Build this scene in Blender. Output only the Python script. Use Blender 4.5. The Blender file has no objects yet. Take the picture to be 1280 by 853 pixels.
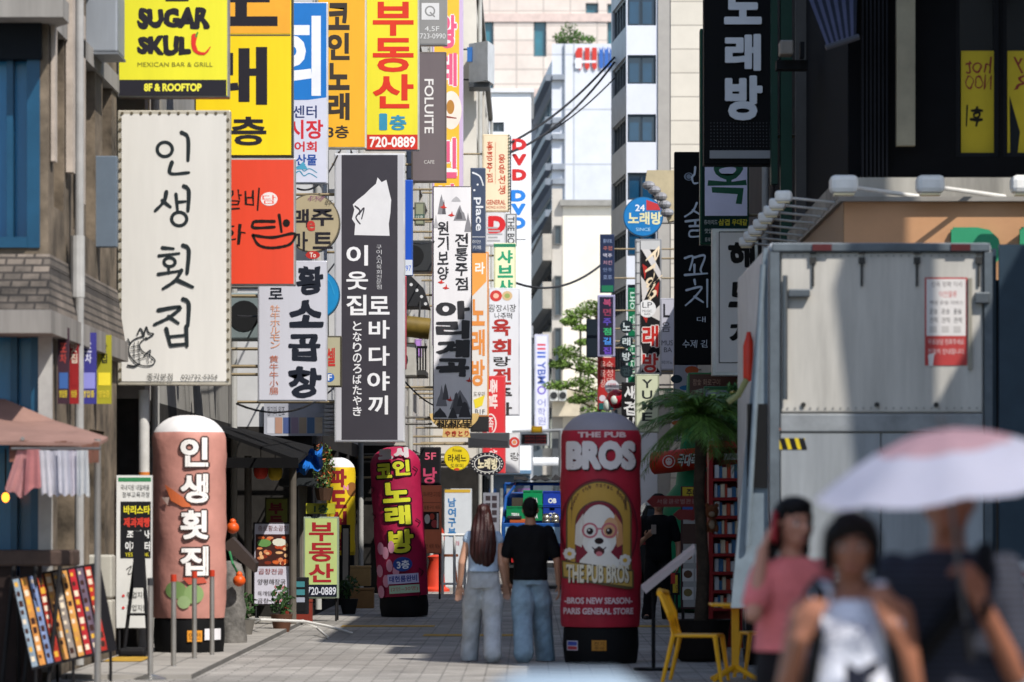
import bpy, bmesh, math, random
from mathutils import Vector, Matrix
R = math.radians
random.seed(7)
sc = bpy.context.scene
COL = sc.collection

# ------------------------------------------------------------------ camera, world, sun, exposure
F, VX, HY, CH = 4800.0, 660.0, 640.0, 1.6      # focal length in photo pixels, vanishing point, eye height
cam_d = bpy.data.cameras.new('camera'); cam = bpy.data.objects.new('camera', cam_d); COL.objects.link(cam)
cam.location = (0, 0, CH); cam.rotation_euler = (R(90), 0, 0)
cam_d.sensor_width = 36; cam_d.lens = F / 1280 * 36
cam_d.shift_x = (640 - VX) / 1280; cam_d.shift_y = (HY - 426.5) / 1280
cam_d.clip_start = .5; cam_d.clip_end = 3000
cam_d.dof.use_dof = True; cam_d.dof.focus_distance = 60; cam_d.dof.aperture_fstop = 2.5
sc.camera = cam
SUN_EL, SUN_AZ = 50, 40          # elevation; degrees to the right of straight behind the camera
w = bpy.data.worlds.new('World'); sc.world = w; w.use_nodes = True
nt = w.node_tree; bg = nt.nodes['Background']
sky = nt.nodes.new('ShaderNodeTexSky'); sky.sky_type = 'NISHITA'; sky.sun_disc = False
sky.sun_elevation = R(SUN_EL); sky.sun_rotation = R(180 - SUN_AZ)
nt.links.new(sky.outputs[0], bg.inputs[0]); bg.inputs[1].default_value = .15
sd = bpy.data.lights.new('sun', 'SUN'); sd.energy = 4.2; sd.angle = R(.5); sd.color = (1, .95, .88)
sun = bpy.data.objects.new('sun', sd); COL.objects.link(sun)
sv = Vector((-math.sin(R(SUN_AZ)) * math.cos(R(SUN_EL)), math.cos(R(SUN_AZ)) * math.cos(R(SUN_EL)), -math.sin(R(SUN_EL))))
sun.rotation_euler = sv.to_track_quat('-Z', 'Y').to_euler(); sun.location = (10, -10, 40)
sc.view_settings.view_transform = 'Standard'; sc.view_settings.look = 'None'
sc.view_settings.gamma = 1; sc.view_settings.use_curve_mapping = False
sc.view_settings.exposure = .5
sc.render.engine = 'CYCLES'; sc.cycles.use_denoising = True; sc.cycles.max_bounces = 6
sc.cycles.caustics_reflective = False; sc.cycles.caustics_refractive = False

# ------------------------------------------------------------------ helpers
def P(px, py, d): return Vector(((px - VX) * d / F, d, CH + (HY - py) * d / F))
def XX(px, d): return (px - VX) * d / F
def ZZ(py, d): return CH + (HY - py) * d / F
def lin(h):
    h = h.lstrip('#'); c = [int(h[i:i+2], 16) / 255 for i in (0, 2, 4)]
    return tuple(x / 12.92 if x <= .04045 else ((x + .055) / 1.055) ** 2.4 for x in c)
MATS = {}
def mat(hexcol, rough=.55, metal=0, noise=.12, scale=3.0, bump=0, bscale=40, streak=False, emit=0, alpha=None):
    key = (hexcol, rough, metal, noise, scale, bump, bscale, streak, emit)
    if key in MATS: return MATS[key]
    m = bpy.data.materials.new('paint_' + hexcol.lstrip('#')); m.use_nodes = True
    t = m.node_tree; b = t.nodes['Principled BSDF']; c = lin(hexcol)
    b.inputs['Roughness'].default_value = rough; b.inputs['Metallic'].default_value = metal; b.inputs['Specular IOR Level'].default_value = .3
    if max(c) < .03 and rough > .3: b.inputs['Roughness'].default_value = max(rough, .7); b.inputs['Specular IOR Level'].default_value = .18
    tc = t.nodes.new('ShaderNodeTexCoord'); src = tc.outputs['Object']
    if streak:
        mp = t.nodes.new('ShaderNodeMapping'); mp.inputs['Scale'].default_value = (1, 1, .12)
        t.links.new(src, mp.inputs[0]); src = mp.outputs[0]
    if noise:
        n = t.nodes.new('ShaderNodeTexNoise'); n.inputs['Scale'].default_value = scale; n.inputs['Detail'].default_value = 6
        n.inputs['Roughness'].default_value = .65
        t.links.new(src, n.inputs['Vector'])
        r = t.nodes.new('ShaderNodeValToRGB')
        r.color_ramp.elements[0].position = .3; r.color_ramp.elements[1].position = .7
        lo = tuple(max(0, x * (1 - 1.6 * noise)) for x in c); hi = tuple(min(.9, x * (1 + .7 * noise)) for x in c)
        r.color_ramp.elements[0].color = (*lo, 1); r.color_ramp.elements[1].color = (*hi, 1)
        t.links.new(n.outputs['Fac'], r.inputs['Fac']); t.links.new(r.outputs['Color'], b.inputs['Base Color'])
    else: b.inputs['Base Color'].default_value = (*c, 1)
    if bump:
        n2 = t.nodes.new('ShaderNodeTexNoise'); n2.inputs['Scale'].default_value = bscale; n2.inputs['Detail'].default_value = 4
        t.links.new(tc.outputs['Object'], n2.inputs['Vector'])
        bp = t.nodes.new('ShaderNodeBump'); bp.inputs['Strength'].default_value = bump; bp.inputs['Distance'].default_value = .02
        t.links.new(n2.outputs['Fac'], bp.inputs['Height']); t.links.new(bp.outputs['Normal'], b.inputs['Normal'])
    if emit:
        b.inputs['Emission Color'].default_value = (*c, 1); b.inputs['Emission Strength'].default_value = emit
    MATS[key] = m
    return m
def brickmat(name, c1, c2, mortar, bw, bh, ms=.008, rough=.8, axis='XZ', bump=.3, off=.5, var=.25):
    m = bpy.data.materials.new(name); m.use_nodes = True
    t = m.node_tree; b = t.nodes['Principled BSDF']; b.inputs['Roughness'].default_value = rough
    tc = t.nodes.new('ShaderNodeTexCoord'); src = tc.outputs['Object']
    sx = t.nodes.new('ShaderNodeSeparateXYZ'); cb = t.nodes.new('ShaderNodeCombineXYZ'); t.links.new(src, sx.inputs[0])
    t.links.new(sx.outputs[axis[0]], cb.inputs[0]); t.links.new(sx.outputs[axis[1]], cb.inputs[1])
    br = t.nodes.new('ShaderNodeTexBrick'); t.links.new(cb.outputs[0], br.inputs['Vector'])
    br.inputs['Scale'].default_value = 1; br.inputs['Brick Width'].default_value = bw; br.inputs['Row Height'].default_value = bh
    br.inputs['Mortar Size'].default_value = ms; br.inputs['Mortar Smooth'].default_value = .2; br.offset = off
    br.inputs['Color1'].default_value = (*lin(c1), 1); br.inputs['Color2'].default_value = (*lin(c2), 1); br.inputs['Mortar'].default_value = (*lin(mortar), 1)
    n = t.nodes.new('ShaderNodeTexNoise'); n.inputs['Scale'].default_value = .9; n.inputs['Detail'].default_value = 7; n.inputs['Roughness'].default_value = .7
    t.links.new(src, n.inputs['Vector'])
    mr = t.nodes.new('ShaderNodeMapRange'); mr.inputs[1].default_value = .3; mr.inputs[2].default_value = .7
    mr.inputs[3].default_value = 1 - var; mr.inputs[4].default_value = 1 + var * .5
    t.links.new(n.outputs['Fac'], mr.inputs[0])
    mx = t.nodes.new('ShaderNodeMix'); mx.data_type = 'RGBA'; mx.blend_type = 'MULTIPLY'; mx.inputs[0].default_value = 1
    t.links.new(br.outputs['Color'], mx.inputs[6]); t.links.new(mr.outputs[0], mx.inputs[7]); t.links.new(mx.outputs[2], b.inputs['Base Color'])
    if bump:
        bp = t.nodes.new('ShaderNodeBump'); bp.inputs['Strength'].default_value = bump; bp.inputs['Distance'].default_value = .01; bp.invert = True
        t.links.new(br.outputs['Fac'], bp.inputs['Height']); t.links.new(bp.outputs['Normal'], b.inputs['Normal'])
    return m
def glassmat(hexcol='#1d3a4c', rough=.06):
    key = ('glass', hexcol, rough)
    if key in MATS: return MATS[key]
    m = mat(hexcol, rough, 0, .25, .7).copy(); m.name = 'window_glass'
    b = m.node_tree.nodes['Principled BSDF']; b.inputs['Specular IOR Level'].default_value = .8
    MATS[key] = m; return m

def root_of(o):
    while o.parent: o = o.parent
    return o
def obj(name, bm, m, parent=None, smooth=False):
    me = bpy.data.meshes.new(name)
    off = root_of(parent).location.copy() if parent else Vector()
    if off.length: bmesh.ops.translate(bm, verts=bm.verts, vec=-off)
    bmesh.ops.recalc_face_normals(bm, faces=bm.faces)
    if smooth:
        for f in bm.faces: f.smooth = True
    bm.to_mesh(me); bm.free()
    for x in (m if isinstance(m, (list, tuple)) else [m]): me.materials.append(x)
    o = bpy.data.objects.new(name, me); COL.objects.link(o)
    if parent: o.parent = parent
    if smooth:
        try: me.set_sharp_from_angle(angle=R(50))
        except Exception: pass
    return o
def thing(name, label, cat, loc=(0, 0, 0), group=None, rz=0):
    o = bpy.data.objects.new(name, None); COL.objects.link(o); o.location = loc; o.rotation_euler = (0, 0, rz)
    o.empty_display_size = .2; o['label'] = label; o['category'] = cat
    if group: o['group'] = group
    return o
def tag(o, label, cat, group=None):
    o['label'] = label; o['category'] = cat
    if group: o['group'] = group
    return o
def struct(name, bm, m):
    o = obj(name, bm, m); o['kind'] = 'structure'; return o
def dup(root, loc, rz=0, label=None):
    r = root.copy(); COL.objects.link(r); r.location = loc; r.rotation_euler = (0, 0, rz)
    if label: r['label'] = label
    for ch in list(root.children):
        c = ch.copy(); COL.objects.link(c); c.parent = r
        for g in list(ch.children):
            e = g.copy(); COL.objects.link(e); e.parent = c
    return r
def BM(): return bmesh.new()
def box(bm, x0, y0, z0, x1, y1, z1, bev=0):
    r = bmesh.ops.create_cube(bm, size=1)
    x0, x1 = sorted((x0, x1)); y0, y1 = sorted((y0, y1)); z0, z1 = sorted((z0, z1))
    for v in r['verts']:
        v.co = Vector(((x0 + x1) / 2 + v.co.x * (x1 - x0), (y0 + y1) / 2 + v.co.y * (y1 - y0), (z0 + z1) / 2 + v.co.z * (z1 - z0)))
    if bev:
        es = list({e for v in r['verts'] for e in v.link_edges})
        bmesh.ops.bevel(bm, geom=es, offset=min(bev, .45 * min(x1 - x0, y1 - y0, z1 - z0)), segments=2, affect='EDGES', profile=.5)
    return r['verts']
def B(*a, **k):
    bm = BM(); box(bm, *a, **k); return bm
def cyl(bm, p0, p1, r0, r1=None, seg=12):
    r1 = r0 if r1 is None else r1
    p0, p1 = Vector(p0), Vector(p1); ax = p1 - p0
    r = bmesh.ops.create_cone(bm, cap_ends=True, segments=seg, radius1=r0, radius2=r1, depth=ax.length)
    q = ax.to_track_quat('Z', 'Y')
    for v in r['verts']: v.co = (p0 + p1) / 2 + q @ v.co
    return r['verts']
def tube(bm, pts, r, seg=8, closed=False):
    pts = [Vector(p) for p in pts]; rr = r if isinstance(r, (list, tuple)) else [r] * len(pts)
    rings = []; n = len(pts)
    for i, p in enumerate(pts):
        t = (pts[min(i + 1, n - 1)] - pts[max(i - 1, 0)]).normalized()
        up = Vector((0, 0, 1)) if abs(t.z) < .95 else Vector((0, 1, 0))
        a = t.cross(up).normalized(); b_ = a.cross(t)
        rings.append([bm.verts.new(p + (a * math.cos(2 * math.pi * k / seg) + b_ * math.sin(2 * math.pi * k / seg)) * rr[i]) for k in range(seg)])
    for i in range(n - 1):
        for k in range(seg): bm.faces.new((rings[i][k], rings[i][(k + 1) % seg], rings[i + 1][(k + 1) % seg], rings[i + 1][k]))
    bm.faces.new(rings[0][::-1]); bm.faces.new(rings[-1])
def ball(bm, c, r, seg=16, rings=10):
    rx, ry, rz = r if isinstance(r, (list, tuple)) else (r, r, r)
    V = [bm.verts.new((c[0], c[1], c[2] - rz))]
    for j in range(1, rings):
        a = -math.pi / 2 + math.pi * j / rings
        V += [bm.verts.new((c[0] + rx * math.cos(a) * math.cos(2 * math.pi * k / seg), c[1] + ry * math.cos(a) * math.sin(2 * math.pi * k / seg), c[2] + rz * math.sin(a))) for k in range(seg)]
    V.append(bm.verts.new((c[0], c[1], c[2] + rz)))
    for k in range(seg):
        k2 = (k + 1) % seg
        bm.faces.new((V[0], V[1 + k2], V[1 + k])); bm.faces.new((V[-1], V[1 + (rings - 2) * seg + k], V[1 + (rings - 2) * seg + k2]))
        for j in range(rings - 2): bm.faces.new((V[1 + j * seg + k], V[1 + j * seg + k2], V[1 + (j + 1) * seg + k2], V[1 + (j + 1) * seg + k]))
    return V
def lathe(bm, prof, seg=28, c=(0, 0), sq=1):
    rings = []
    for (r, z) in prof:
        rings.append([bm.verts.new((c[0] + r * math.cos(2 * math.pi * k / seg), c[1] + r * math.sin(2 * math.pi * k / seg) * sq, z)) for k in range(seg)])
    for i in range(len(rings) - 1):
        for k in range(seg): bm.faces.new((rings[i][k], rings[i][(k + 1) % seg], rings[i + 1][(k + 1) % seg], rings[i + 1][k]))
    bm.faces.new(rings[0][::-1]); bm.faces.new(rings[-1])
def prism(bm, pts, y0, y1):
    """polygon in XZ (list of (x,z)) extruded from y0 to y1"""
    a = [bm.verts.new((x, y0, z)) for x, z in pts]; b_ = [bm.verts.new((x, y1, z)) for x, z in pts]
    n = len(pts)
    bm.faces.new(a); bm.faces.new(b_[::-1])
    for i in range(n): bm.faces.new((a[i], a[(i + 1) % n], b_[(i + 1) % n], b_[i]))
def foot(bm, pts, z0, z1):
    """footprint polygon (x,y) extruded from z0 to z1"""
    a = [bm.verts.new((x, y, z0)) for x, y in pts]; b_ = [bm.verts.new((x, y, z1)) for x, y in pts]
    n = len(pts); bm.faces.new(a); bm.faces.new(b_[::-1])
    for i in range(n): bm.faces.new((a[i], a[(i + 1) % n], b_[(i + 1) % n], b_[i]))

# ---- flat artwork: lettering, strokes, shapes, drawn in photo pixels on a panel and laid on it as thin print
TXT = {}
_tc = bpy.data.curves.new('t', 'FONT'); _tc.size = 1; _tc.resolution_u = 3; _tc.fill_mode = 'FRONT'; _tc.dimensions = '2D'
_to = bpy.data.objects.new('t', _tc)
def text_geo(s, bold=.0):
    """outline of a word as flat faces; heavy weights are built from slightly shifted copies"""
    k = (s, bold)
    if k not in TXT:
        _tc.body = s; _tc.offset = min(bold, .018)
        me = bpy.data.meshes.new_from_object(_to)
        V = [(v.co.x, v.co.y) for v in me.vertices]; Fc = [tuple(p.vertices) for p in me.polygons]; lay = [0] * len(V)
        bpy.data.meshes.remove(me); r = bold - .018; n0 = len(V); F0 = list(Fc)
        if r > .004:
            m = 8 if r > .03 else 4
            for q in range(m):
                dx, dy = r * math.cos(2 * math.pi * (q + .5) / m), r * math.sin(2 * math.pi * (q + .5) / m); b0 = len(V)
                V += [(V[i][0] + dx, V[i][1] + dy) for i in range(n0)]; lay += [q + 1] * n0
                Fc += [tuple(b0 + i for i in f) for f in F0]
        TXT[k] = (V, Fc, lay)
    return TXT[k]
def catmull(pts, n=6):
    if len(pts) < 3: return pts
    out = []
    q = [pts[0]] + list(pts) + [pts[-1]]
    for i in range(1, len(q) - 2):
        for k in range(n):
            t = k / n; a, b_, c, d = q[i-1], q[i], q[i+1], q[i+2]
            out.append(tuple(.5 * (2 * b_[j] + (c[j] - a[j]) * t + (2 * a[j] - 5 * b_[j] + 4 * c[j] - d[j]) * t * t + (3 * b_[j] - a[j] - 3 * c[j] + d[j]) * t ** 3) for j in (0, 1)))
    out.append(pts[-1]); return out
class Art:
    def __init__(s): s.items = []
    def add(s, col, vs, fs, kind, ex=0): s.items.append((col, vs, fs, kind, ex)); return s
    def _fit(s, st, x0, y0, x1, y1, col, bold, rot, flip, skew, ex, wob=0):
        vs, fs, lay = text_geo(st, bold)
        if not vs: return
        a0, a1 = min(v[0] for v in vs), max(v[0] for v in vs); b0, b1 = min(v[1] for v in vs), max(v[1] for v in vs)
        out = []
        for (x, y), lz in zip(vs, lay):
            u = (x - a0) / max(1e-6, a1 - a0); t = (y - b0) / max(1e-6, b1 - b0)
            if flip: u = 1 - u
            if skew: u = u + skew * (t - .5)
            if rot: px, py = x0 + t * (x1 - x0), y0 + u * (y1 - y0)
            else: px, py = x0 + u * (x1 - x0), y1 - t * (y1 - y0)
            if wob:
                w_ = wob * (y1 - y0)
                px += w_ * math.sin(u * 5 + t * 9 + len(s.items)); py += w_ * math.sin(u * 7 + t * 4 + 1.7 * len(s.items))
            out.append((px, py, lz * .00005))
        s.add(col, out, fs, 'lettering', ex)
    def h(s, st, x0, y0, x1, y1, col, bold=.02, rot=False, flip=False, skew=0, ex=0, wob=0):
        s._fit(st, x0, y0, x1, y1, col, bold, rot, flip, skew, ex, wob); return s
    def v(s, st, x0, y0, x1, y1, col, bold=.02, ex=0, wob=0, gap=.12):
        n = len(st); H = (y1 - y0) / n
        for i, ch in enumerate(st):
            if ch == ' ': continue
            s._fit(ch, x0, y0 + i * H + gap * H / 2, x1, y0 + (i + 1) * H - gap * H / 2, col, bold, False, False, 0, ex, wob)
        return s
    def stroke(s, pts, w_, col, taper=.35, smooth=True, kind='lettering'):
        q = catmull(pts) if smooth else pts
        n = len(q); vs = []; fs = []
        for i, p in enumerate(q):
            a, b_ = q[max(0, i - 1)], q[min(n - 1, i + 1)]
            dx, dy = b_[0] - a[0], b_[1] - a[1]; L = math.hypot(dx, dy) or 1
            t = i / max(1, n - 1); ww = w_ / 2 * (1 - taper * t) * (1 + .12 * math.sin(7 * t + p[0]))
            vs += [(p[0] - dy / L * ww, p[1] + dx / L * ww), (p[0] + dy / L * ww, p[1] - dx / L * ww)]
        for i in range(n - 1): fs.append((2*i, 2*i+1, 2*i+3, 2*i+2))
        # rounded ends
        for (c, rr) in ((q[0], w_ / 2), (q[-1], w_ / 2 * (1 - taper))):
            b0 = len(vs); vs += [(c[0] + rr * math.cos(k * math.pi / 4), c[1] + rr * math.sin(k * math.pi / 4)) for k in range(8)]
            s.add(col, [vs[b0 + k] for k in range(8)], [tuple(range(8))], kind)
        s.add(col, vs[:2 * n], fs, kind); return s
    def ring(s, cx, cy, r, w_, col, ry=None, kind='lettering', n=20):
        ry = ry or r; vs = []
        for k in range(n):
            a = 2 * math.pi * k / n; c, q = math.cos(a), math.sin(a)
            vs += [(cx + (r + w_/2) * c, cy + (ry + w_/2) * q), (cx + (r - w_/2) * c, cy + (ry - w_/2) * q)]
        s.add(col, vs, [(2*k, 2*k+1, (2*k+3) % (2*n), (2*k+2) % (2*n)) for k in range(n)], kind); return s
    def poly(s, pts, col, kind='printed_picture'):
        s.add(col, list(pts), [tuple(range(len(pts)))], kind); return s
    def rect(s, x0, y0, x1, y1, col, kind='printed_panel'): return s.poly([(x0, y0), (x1, y0), (x1, y1), (x0, y1)], col, kind)
    def oval(s, cx, cy, rx, ry, col, kind='printed_panel', n=24, a0=0, a1=2 * math.pi):
        return s.poly([(cx + rx * math.cos(a0 + (a1 - a0) * k / n), cy + ry * math.sin(a0 + (a1 - a0) * k / n)) for k in range(n + (a1 - a0 < 6))], col, kind)
    def build(s, parent, d, rough=.5, wrap=None, step=.00013, base=.0025):
        """lay the print on the plane y=d (towards the camera); wrap=(cx,r): bend it round an upright cylinder"""
        groups = {}
        zo = 0.0; offs = []
        for (col, vs, fs, kind, ex) in s.items:
            offs.append(zo); zo += step + max((q[2] for q in vs if len(q) > 2), default=0) + (.0012 if ex else 0)
        for i, (col, vs, fs, kind, ex) in enumerate(s.items):
            groups.setdefault((kind, col, ex), []).append((i, vs, fs))
        for (kind, col, ex), lst in groups.items():
            bm = BM()
            for i, vs, fs in lst:
                off = base + offs[i]
                V = []
                for q in vs:
                    p = P(q[0], q[1], d); p.y = d - off - (q[2] if len(q) > 2 else 0)
                    V.append(bm.verts.new(p))
                for f in fs:
                    try: bm.faces.new([V[k] for k in f])
                    except ValueError: pass
            if ex:
                r = bmesh.ops.extrude_face_region(bm, geom=bm.faces[:])
                bmesh.ops.translate(bm, vec=(0, -ex, 0), verts=[e for e in r['geom'] if isinstance(e, bmesh.types.BMVert)])
            if wrap:
                cx, r = wrap
                bmesh.ops.triangulate(bm, faces=[f for f in bm.faces if len(f.verts) > 4])
                for k in range(-10, 11):
                    bmesh.ops.bisect_plane(bm, geom=bm.verts[:] + bm.edges[:] + bm.faces[:], plane_co=(cx + k * r / 11, 0, 0), plane_no=(1, 0, 0))
                for v_ in bm.verts:
                    o_ = d - v_.co.y; x = max(-.985 * r, min(.985 * r, v_.co.x - cx))
                    yy = math.sqrt(r * r - x * x); k = (r + o_ + .003) / r
                    v_.co.x = cx + x * k; v_.co.y = d - yy * k      # d = axis of the cylinder
            obj(kind, bm, mat(col, rough, noise=.05), parent)

SIGNS = []
def arms(bm, x_edge, x_wall, zs, y, r=.022):
    for z in zs: cyl(bm, (x_edge, y, z), (x_wall, y, z), r, seg=8)
def sign(label, rect, d, face, art=None, frame='#b9b9b6', side=None, thick=.2, border=2.0, rough=.35, name='blade_sign', cat='sign', wall=None, group=None, noise=.05):
    """a sign box across the street: frame, face panel, print, arms to the wall it hangs on"""
    x0, y0, x1, y1 = rect
    X0, X1, Z1, Z0 = XX(x0, d), XX(x1, d), ZZ(y0, d), ZZ(y1, d)
    t = thing(name, label, cat, ((X0 + X1) / 2, d + thick / 2, Z0), group)
    obj('frame', B(X0, d, Z0, X1, d + thick, Z1, bev=.012), mat(frame, .4, .3, .15), t)
    b_ = border * d / F
    obj('face_panel', B(X0 + b_, d - .006, Z0 + b_, X1 - b_, d - .0005, Z1 - b_), mat(face, rough, noise=max(noise, .08), scale=1.3, bump=.12, bscale=2.2, streak=True), t)
    if art: art.build(t, d - .006, rough)
    if side:
        wl = wall if wall is not None else (facade_left(d) if side < 0 else facade_right(d))
        e = X0 if side < 0 else X1
        if (e - wl) * side < -.02 or True:
            bm = BM(); zs = [Z0 + (Z1 - Z0) * k for k in ((.14, .86) if Z1 - Z0 > 2 else (.25, .75))]
            if abs(e - wl) > .03:
                arms(bm, e - side * .02, wl + side * .05, zs, d + thick / 2)
                obj('bracket', bm, mat('#8a7c62', .5, .5), t)
            else: bm.free()
    SIGNS.append(t); return t
def facade_left(d):
    return -4.5 if d < 44 else -4.4 if d < 57 else -3.3 if d < 75 else -2.4 if d < 93 else -1.25
def facade_right(d): return 3.35 if d < 66 else 4.4 if d < 84 else 4.2

# ------------------------------------------------------------------ the setting
def pave_mat():
    m = brickmat('paving', '#a5a19b', '#8d8983', '#565350', .42, .21, .01, .85, 'XY', .35, .5, .38)
    t = m.node_tree; b = t.nodes['Principled BSDF']; src = b.inputs['Base Color'].links[0].from_socket
    tc = t.nodes.new('ShaderNodeTexCoord'); vo = t.nodes.new('ShaderNodeTexVoronoi'); vo.inputs['Scale'].default_value = 2.6; t.links.new(tc.outputs['Object'], vo.inputs['Vector'])
    r1 = t.nodes.new('ShaderNodeMapRange'); r1.inputs[1].default_value = .05; r1.inputs[2].default_value = .09; r1.inputs[3].default_value = .45; r1.inputs[4].default_value = 1; t.links.new(vo.outputs['Distance'], r1.inputs[0])
    no = t.nodes.new('ShaderNodeTexNoise'); no.inputs['Scale'].default_value = .35; no.inputs['Detail'].default_value = 9; no.inputs['Roughness'].default_value = .75; t.links.new(tc.outputs['Object'], no.inputs['Vector'])
    r2 = t.nodes.new('ShaderNodeMapRange'); r2.inputs[1].default_value = .42; r2.inputs[2].default_value = .6; r2.inputs[3].default_value = .72; r2.inputs[4].default_value = 1.05; t.links.new(no.outputs['Fac'], r2.inputs[0])
    mu = t.nodes.new('ShaderNodeMath'); mu.operation = 'MULTIPLY'; t.links.new(r1.outputs[0], mu.inputs[0]); t.links.new(r2.outputs[0], mu.inputs[1])
    mx = t.nodes.new('ShaderNodeMix'); mx.data_type = 'RGBA'; mx.blend_type = 'MULTIPLY'; mx.inputs[0].default_value = 1
    t.links.new(src, mx.inputs[6]); t.links.new(mu.outputs[0], mx.inputs[7]); t.links.new(mx.outputs[2], b.inputs['Base Color'])
    return m
bm = BM(); bmesh.ops.create_grid(bm, x_segments=1, y_segments=1, size=600); bmesh.ops.translate(bm, verts=bm.verts, vec=(0, 300, 0))
struct('ground', bm, mat('#6f6c68', .9, noise=.2, scale=.3))
bm = BM(); r = [bm.verts.new(v) for v in ((-40, -20, .004), (40, -20, .004), (40, 135, .004), (-40, 135, .004))]; bm.faces.new(r)
struct('street', bm, pave_mat())
bm = BM(); foot(bm, [(-4.45, 36.6), (-3.2, 36.6), (-3.2, 57), (-4.45, 57)], .0, .05)
struct('pavement', bm, brickmat('pavement_slab', '#9a958e', '#8d8983', '#5a5855', .4, .4, .01, .9, 'XY', .3, 0, .25))
bm = BM()
for (a, b_, c, e) in ((-4.4, 39.6, -4.0, 41.2), (-1.35, 49.2, -.15, 50.0), (.5, 53.0, 2.4, 53.9), (-2.6, 53.2, -1.3, 53.9)):
    for k in range(3 if e - b_ > 3 else 1):
        L = (e - b_) / (3 if e - b_ > 3 else 1)
        vs = [bm.verts.new(v) for v in ((a, b_ + k * L + .05, .0565), (c, b_ + k * L + .05, .0565), (c, b_ + (k + 1) * L - .25, .0565), (a, b_ + (k + 1) * L - .25, .0565))] if a < -3 else \
             [bm.verts.new(v) for v in ((a, b_, .0085), (c, b_, .0085), (c, e, .0085), (a, e, .0085))]
        bm.faces.new(vs)
struct('road_marking', bm, mat('#b08a2e', .8, noise=.3, scale=6))

def wall_grid(bm, o, u, W, z0, z1, ops, depth, n):
    """a wall with real openings: ops = (u0, z0, u1, z1); reveals go in by depth"""
    us = sorted({0, W, *[q[0] for q in ops], *[q[2] for q in ops]}); zs = sorted({z0, z1, *[q[1] for q in ops], *[q[3] for q in ops]})
    us = [q for q in us if 0 <= q <= W]; zs = [q for q in zs if z0 <= q <= z1]
    V = {}
    def v(a, z, k=0):
        key = (round(a, 4), round(z, 4), k)
        if key not in V: V[key] = bm.verts.new((o[0] + u[0] * a - n[0] * depth * k, o[1] + u[1] * a - n[1] * depth * k, z))
        return V[key]
    for i in range(len(us) - 1):
        for j in range(len(zs) - 1):
            cu, cz = (us[i] + us[i+1]) / 2, (zs[j] + zs[j+1]) / 2
            if not any(q[0] < cu < q[2] and q[1] < cz < q[3] for q in ops):
                bm.faces.new((v(us[i], zs[j]), v(us[i+1], zs[j]), v(us[i+1], zs[j+1]), v(us[i], zs[j+1])))
    for (a, b_, c, e) in ops:
        for (p, q, r_, s_) in (((a, b_), (c, b_), (c, b_), (a, b_)), ((c, b_), (c, e), (c, e), (c, b_)), ((c, e), (a, e), (a, e), (c, e)), ((a, e), (a, b_), (a, b_), (a, e))):
            bm.faces.new((v(*p), v(*q), v(*r_, 1), v(*s_, 1)))
def oquad(bm, o, u, n, a0, z0, a1, z1, out0, out1):
    """a box on a wall: along u from a0 to a1, from out0 to out1 along the outward normal"""
    pts = [(o[0] + u[0] * a + n[0] * q, o[1] + u[1] * a + n[1] * q) for a, q in ((a0, out0), (a1, out0), (a1, out1), (a0, out1))]
    foot(bm, pts, z0, z1)
def windows(parent, o, u, n, ops, fmat, gmat, depth, fw=.06, mull=1, name='window'):
    for (a, b_, c, e) in ops:
        bm = BM(); k = -depth * .8
        for (p, q, r_, s_) in ((a, b_, a + fw, e), (c - fw, b_, c, e), (a + fw, b_, c - fw, b_ + fw), (a + fw, e - fw, c - fw, e)):
            oquad(bm, o, u, n, p, q, r_, s_, k - .04, k + .06)
        for i in range(1, mull + 1):
            x = a + (c - a) * i / (mull + 1); oquad(bm, o, u, n, x - fw / 2, b_ + fw, x + fw / 2, e - fw, k - .04, k + .05)
        f = obj(name, bm, fmat, parent)
        bm = BM(); oquad(bm, o, u, n, a + fw * .5, b_ + fw * .5, c - fw * .5, e - fw * .5, k - .03, k - .01)
        obj('pane', bm, gmat, f)
def norm(a, b_):
    d = Vector((b_[0] - a[0], b_[1] - a[1])); L = d.length; d /= L
    return (d.x, d.y), L

GL_BLUE = glassmat('#15405e'); GL_TEAL = glassmat('#2f6f80', .12); GL_DARK = glassmat('#0e141a'); GL_GREY = glassmat('#3a4650', .15)

# ---- pink tiled tower that closes the street
D = 250
t = thing('tower_block', 'pale pink tiled tower with narrow teal strip windows closing the street', 'building', (1, D, 0))
tile = brickmat('tower_tile', '#dcd2c8', '#d2c4ba', '#b5aba3', 1.75, .95, .05, .6, 'XZ', .2, 0, .12)
ops = []
for (a, b_, c, e) in ((601, 22, 617, 116), (667, 22, 683, 71), (732, 4, 748, 28), (759, 5, 775, 70), (601, 97, 602, 98), (690, 140, 706, 230), (560, 22, 576, 116), (601, 150, 617, 240)):
    if c - a > 3: ops.append((XX(a, D) + 8, ZZ(e, D), XX(c, D) + 8, ZZ(b_, D)))
bm = BM(); wall_grid(bm, (-8, D), (1, 0), 19, 0, 44, ops, .35, (0, -1))
for (x0, y0, x1, y1) in ((-8, D + .01, -7.98, D + 16), (10.98, D + .01, 11, D + 16), (-8, D + 15.9, 11, D + 16)): box(bm, x0, y0, 0, x1, y1, 44)
box(bm, -8, D + .4, 43.9, 11, D + 16, 44)
obj('wall', bm, tile, t)
windows(t, (-8, D), (1, 0), (0, -1), ops, mat('#5b7078', .4), GL_TEAL, .35, .1, 0)
bm = BM()
for z in (38.2, 33.5, 28.6): box(bm, -8.05, D - .09, z, 11.05, D - .004, z + .55)
obj('band', bm, mat('#d3bfb6', .6, noise=.1), t)

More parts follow.
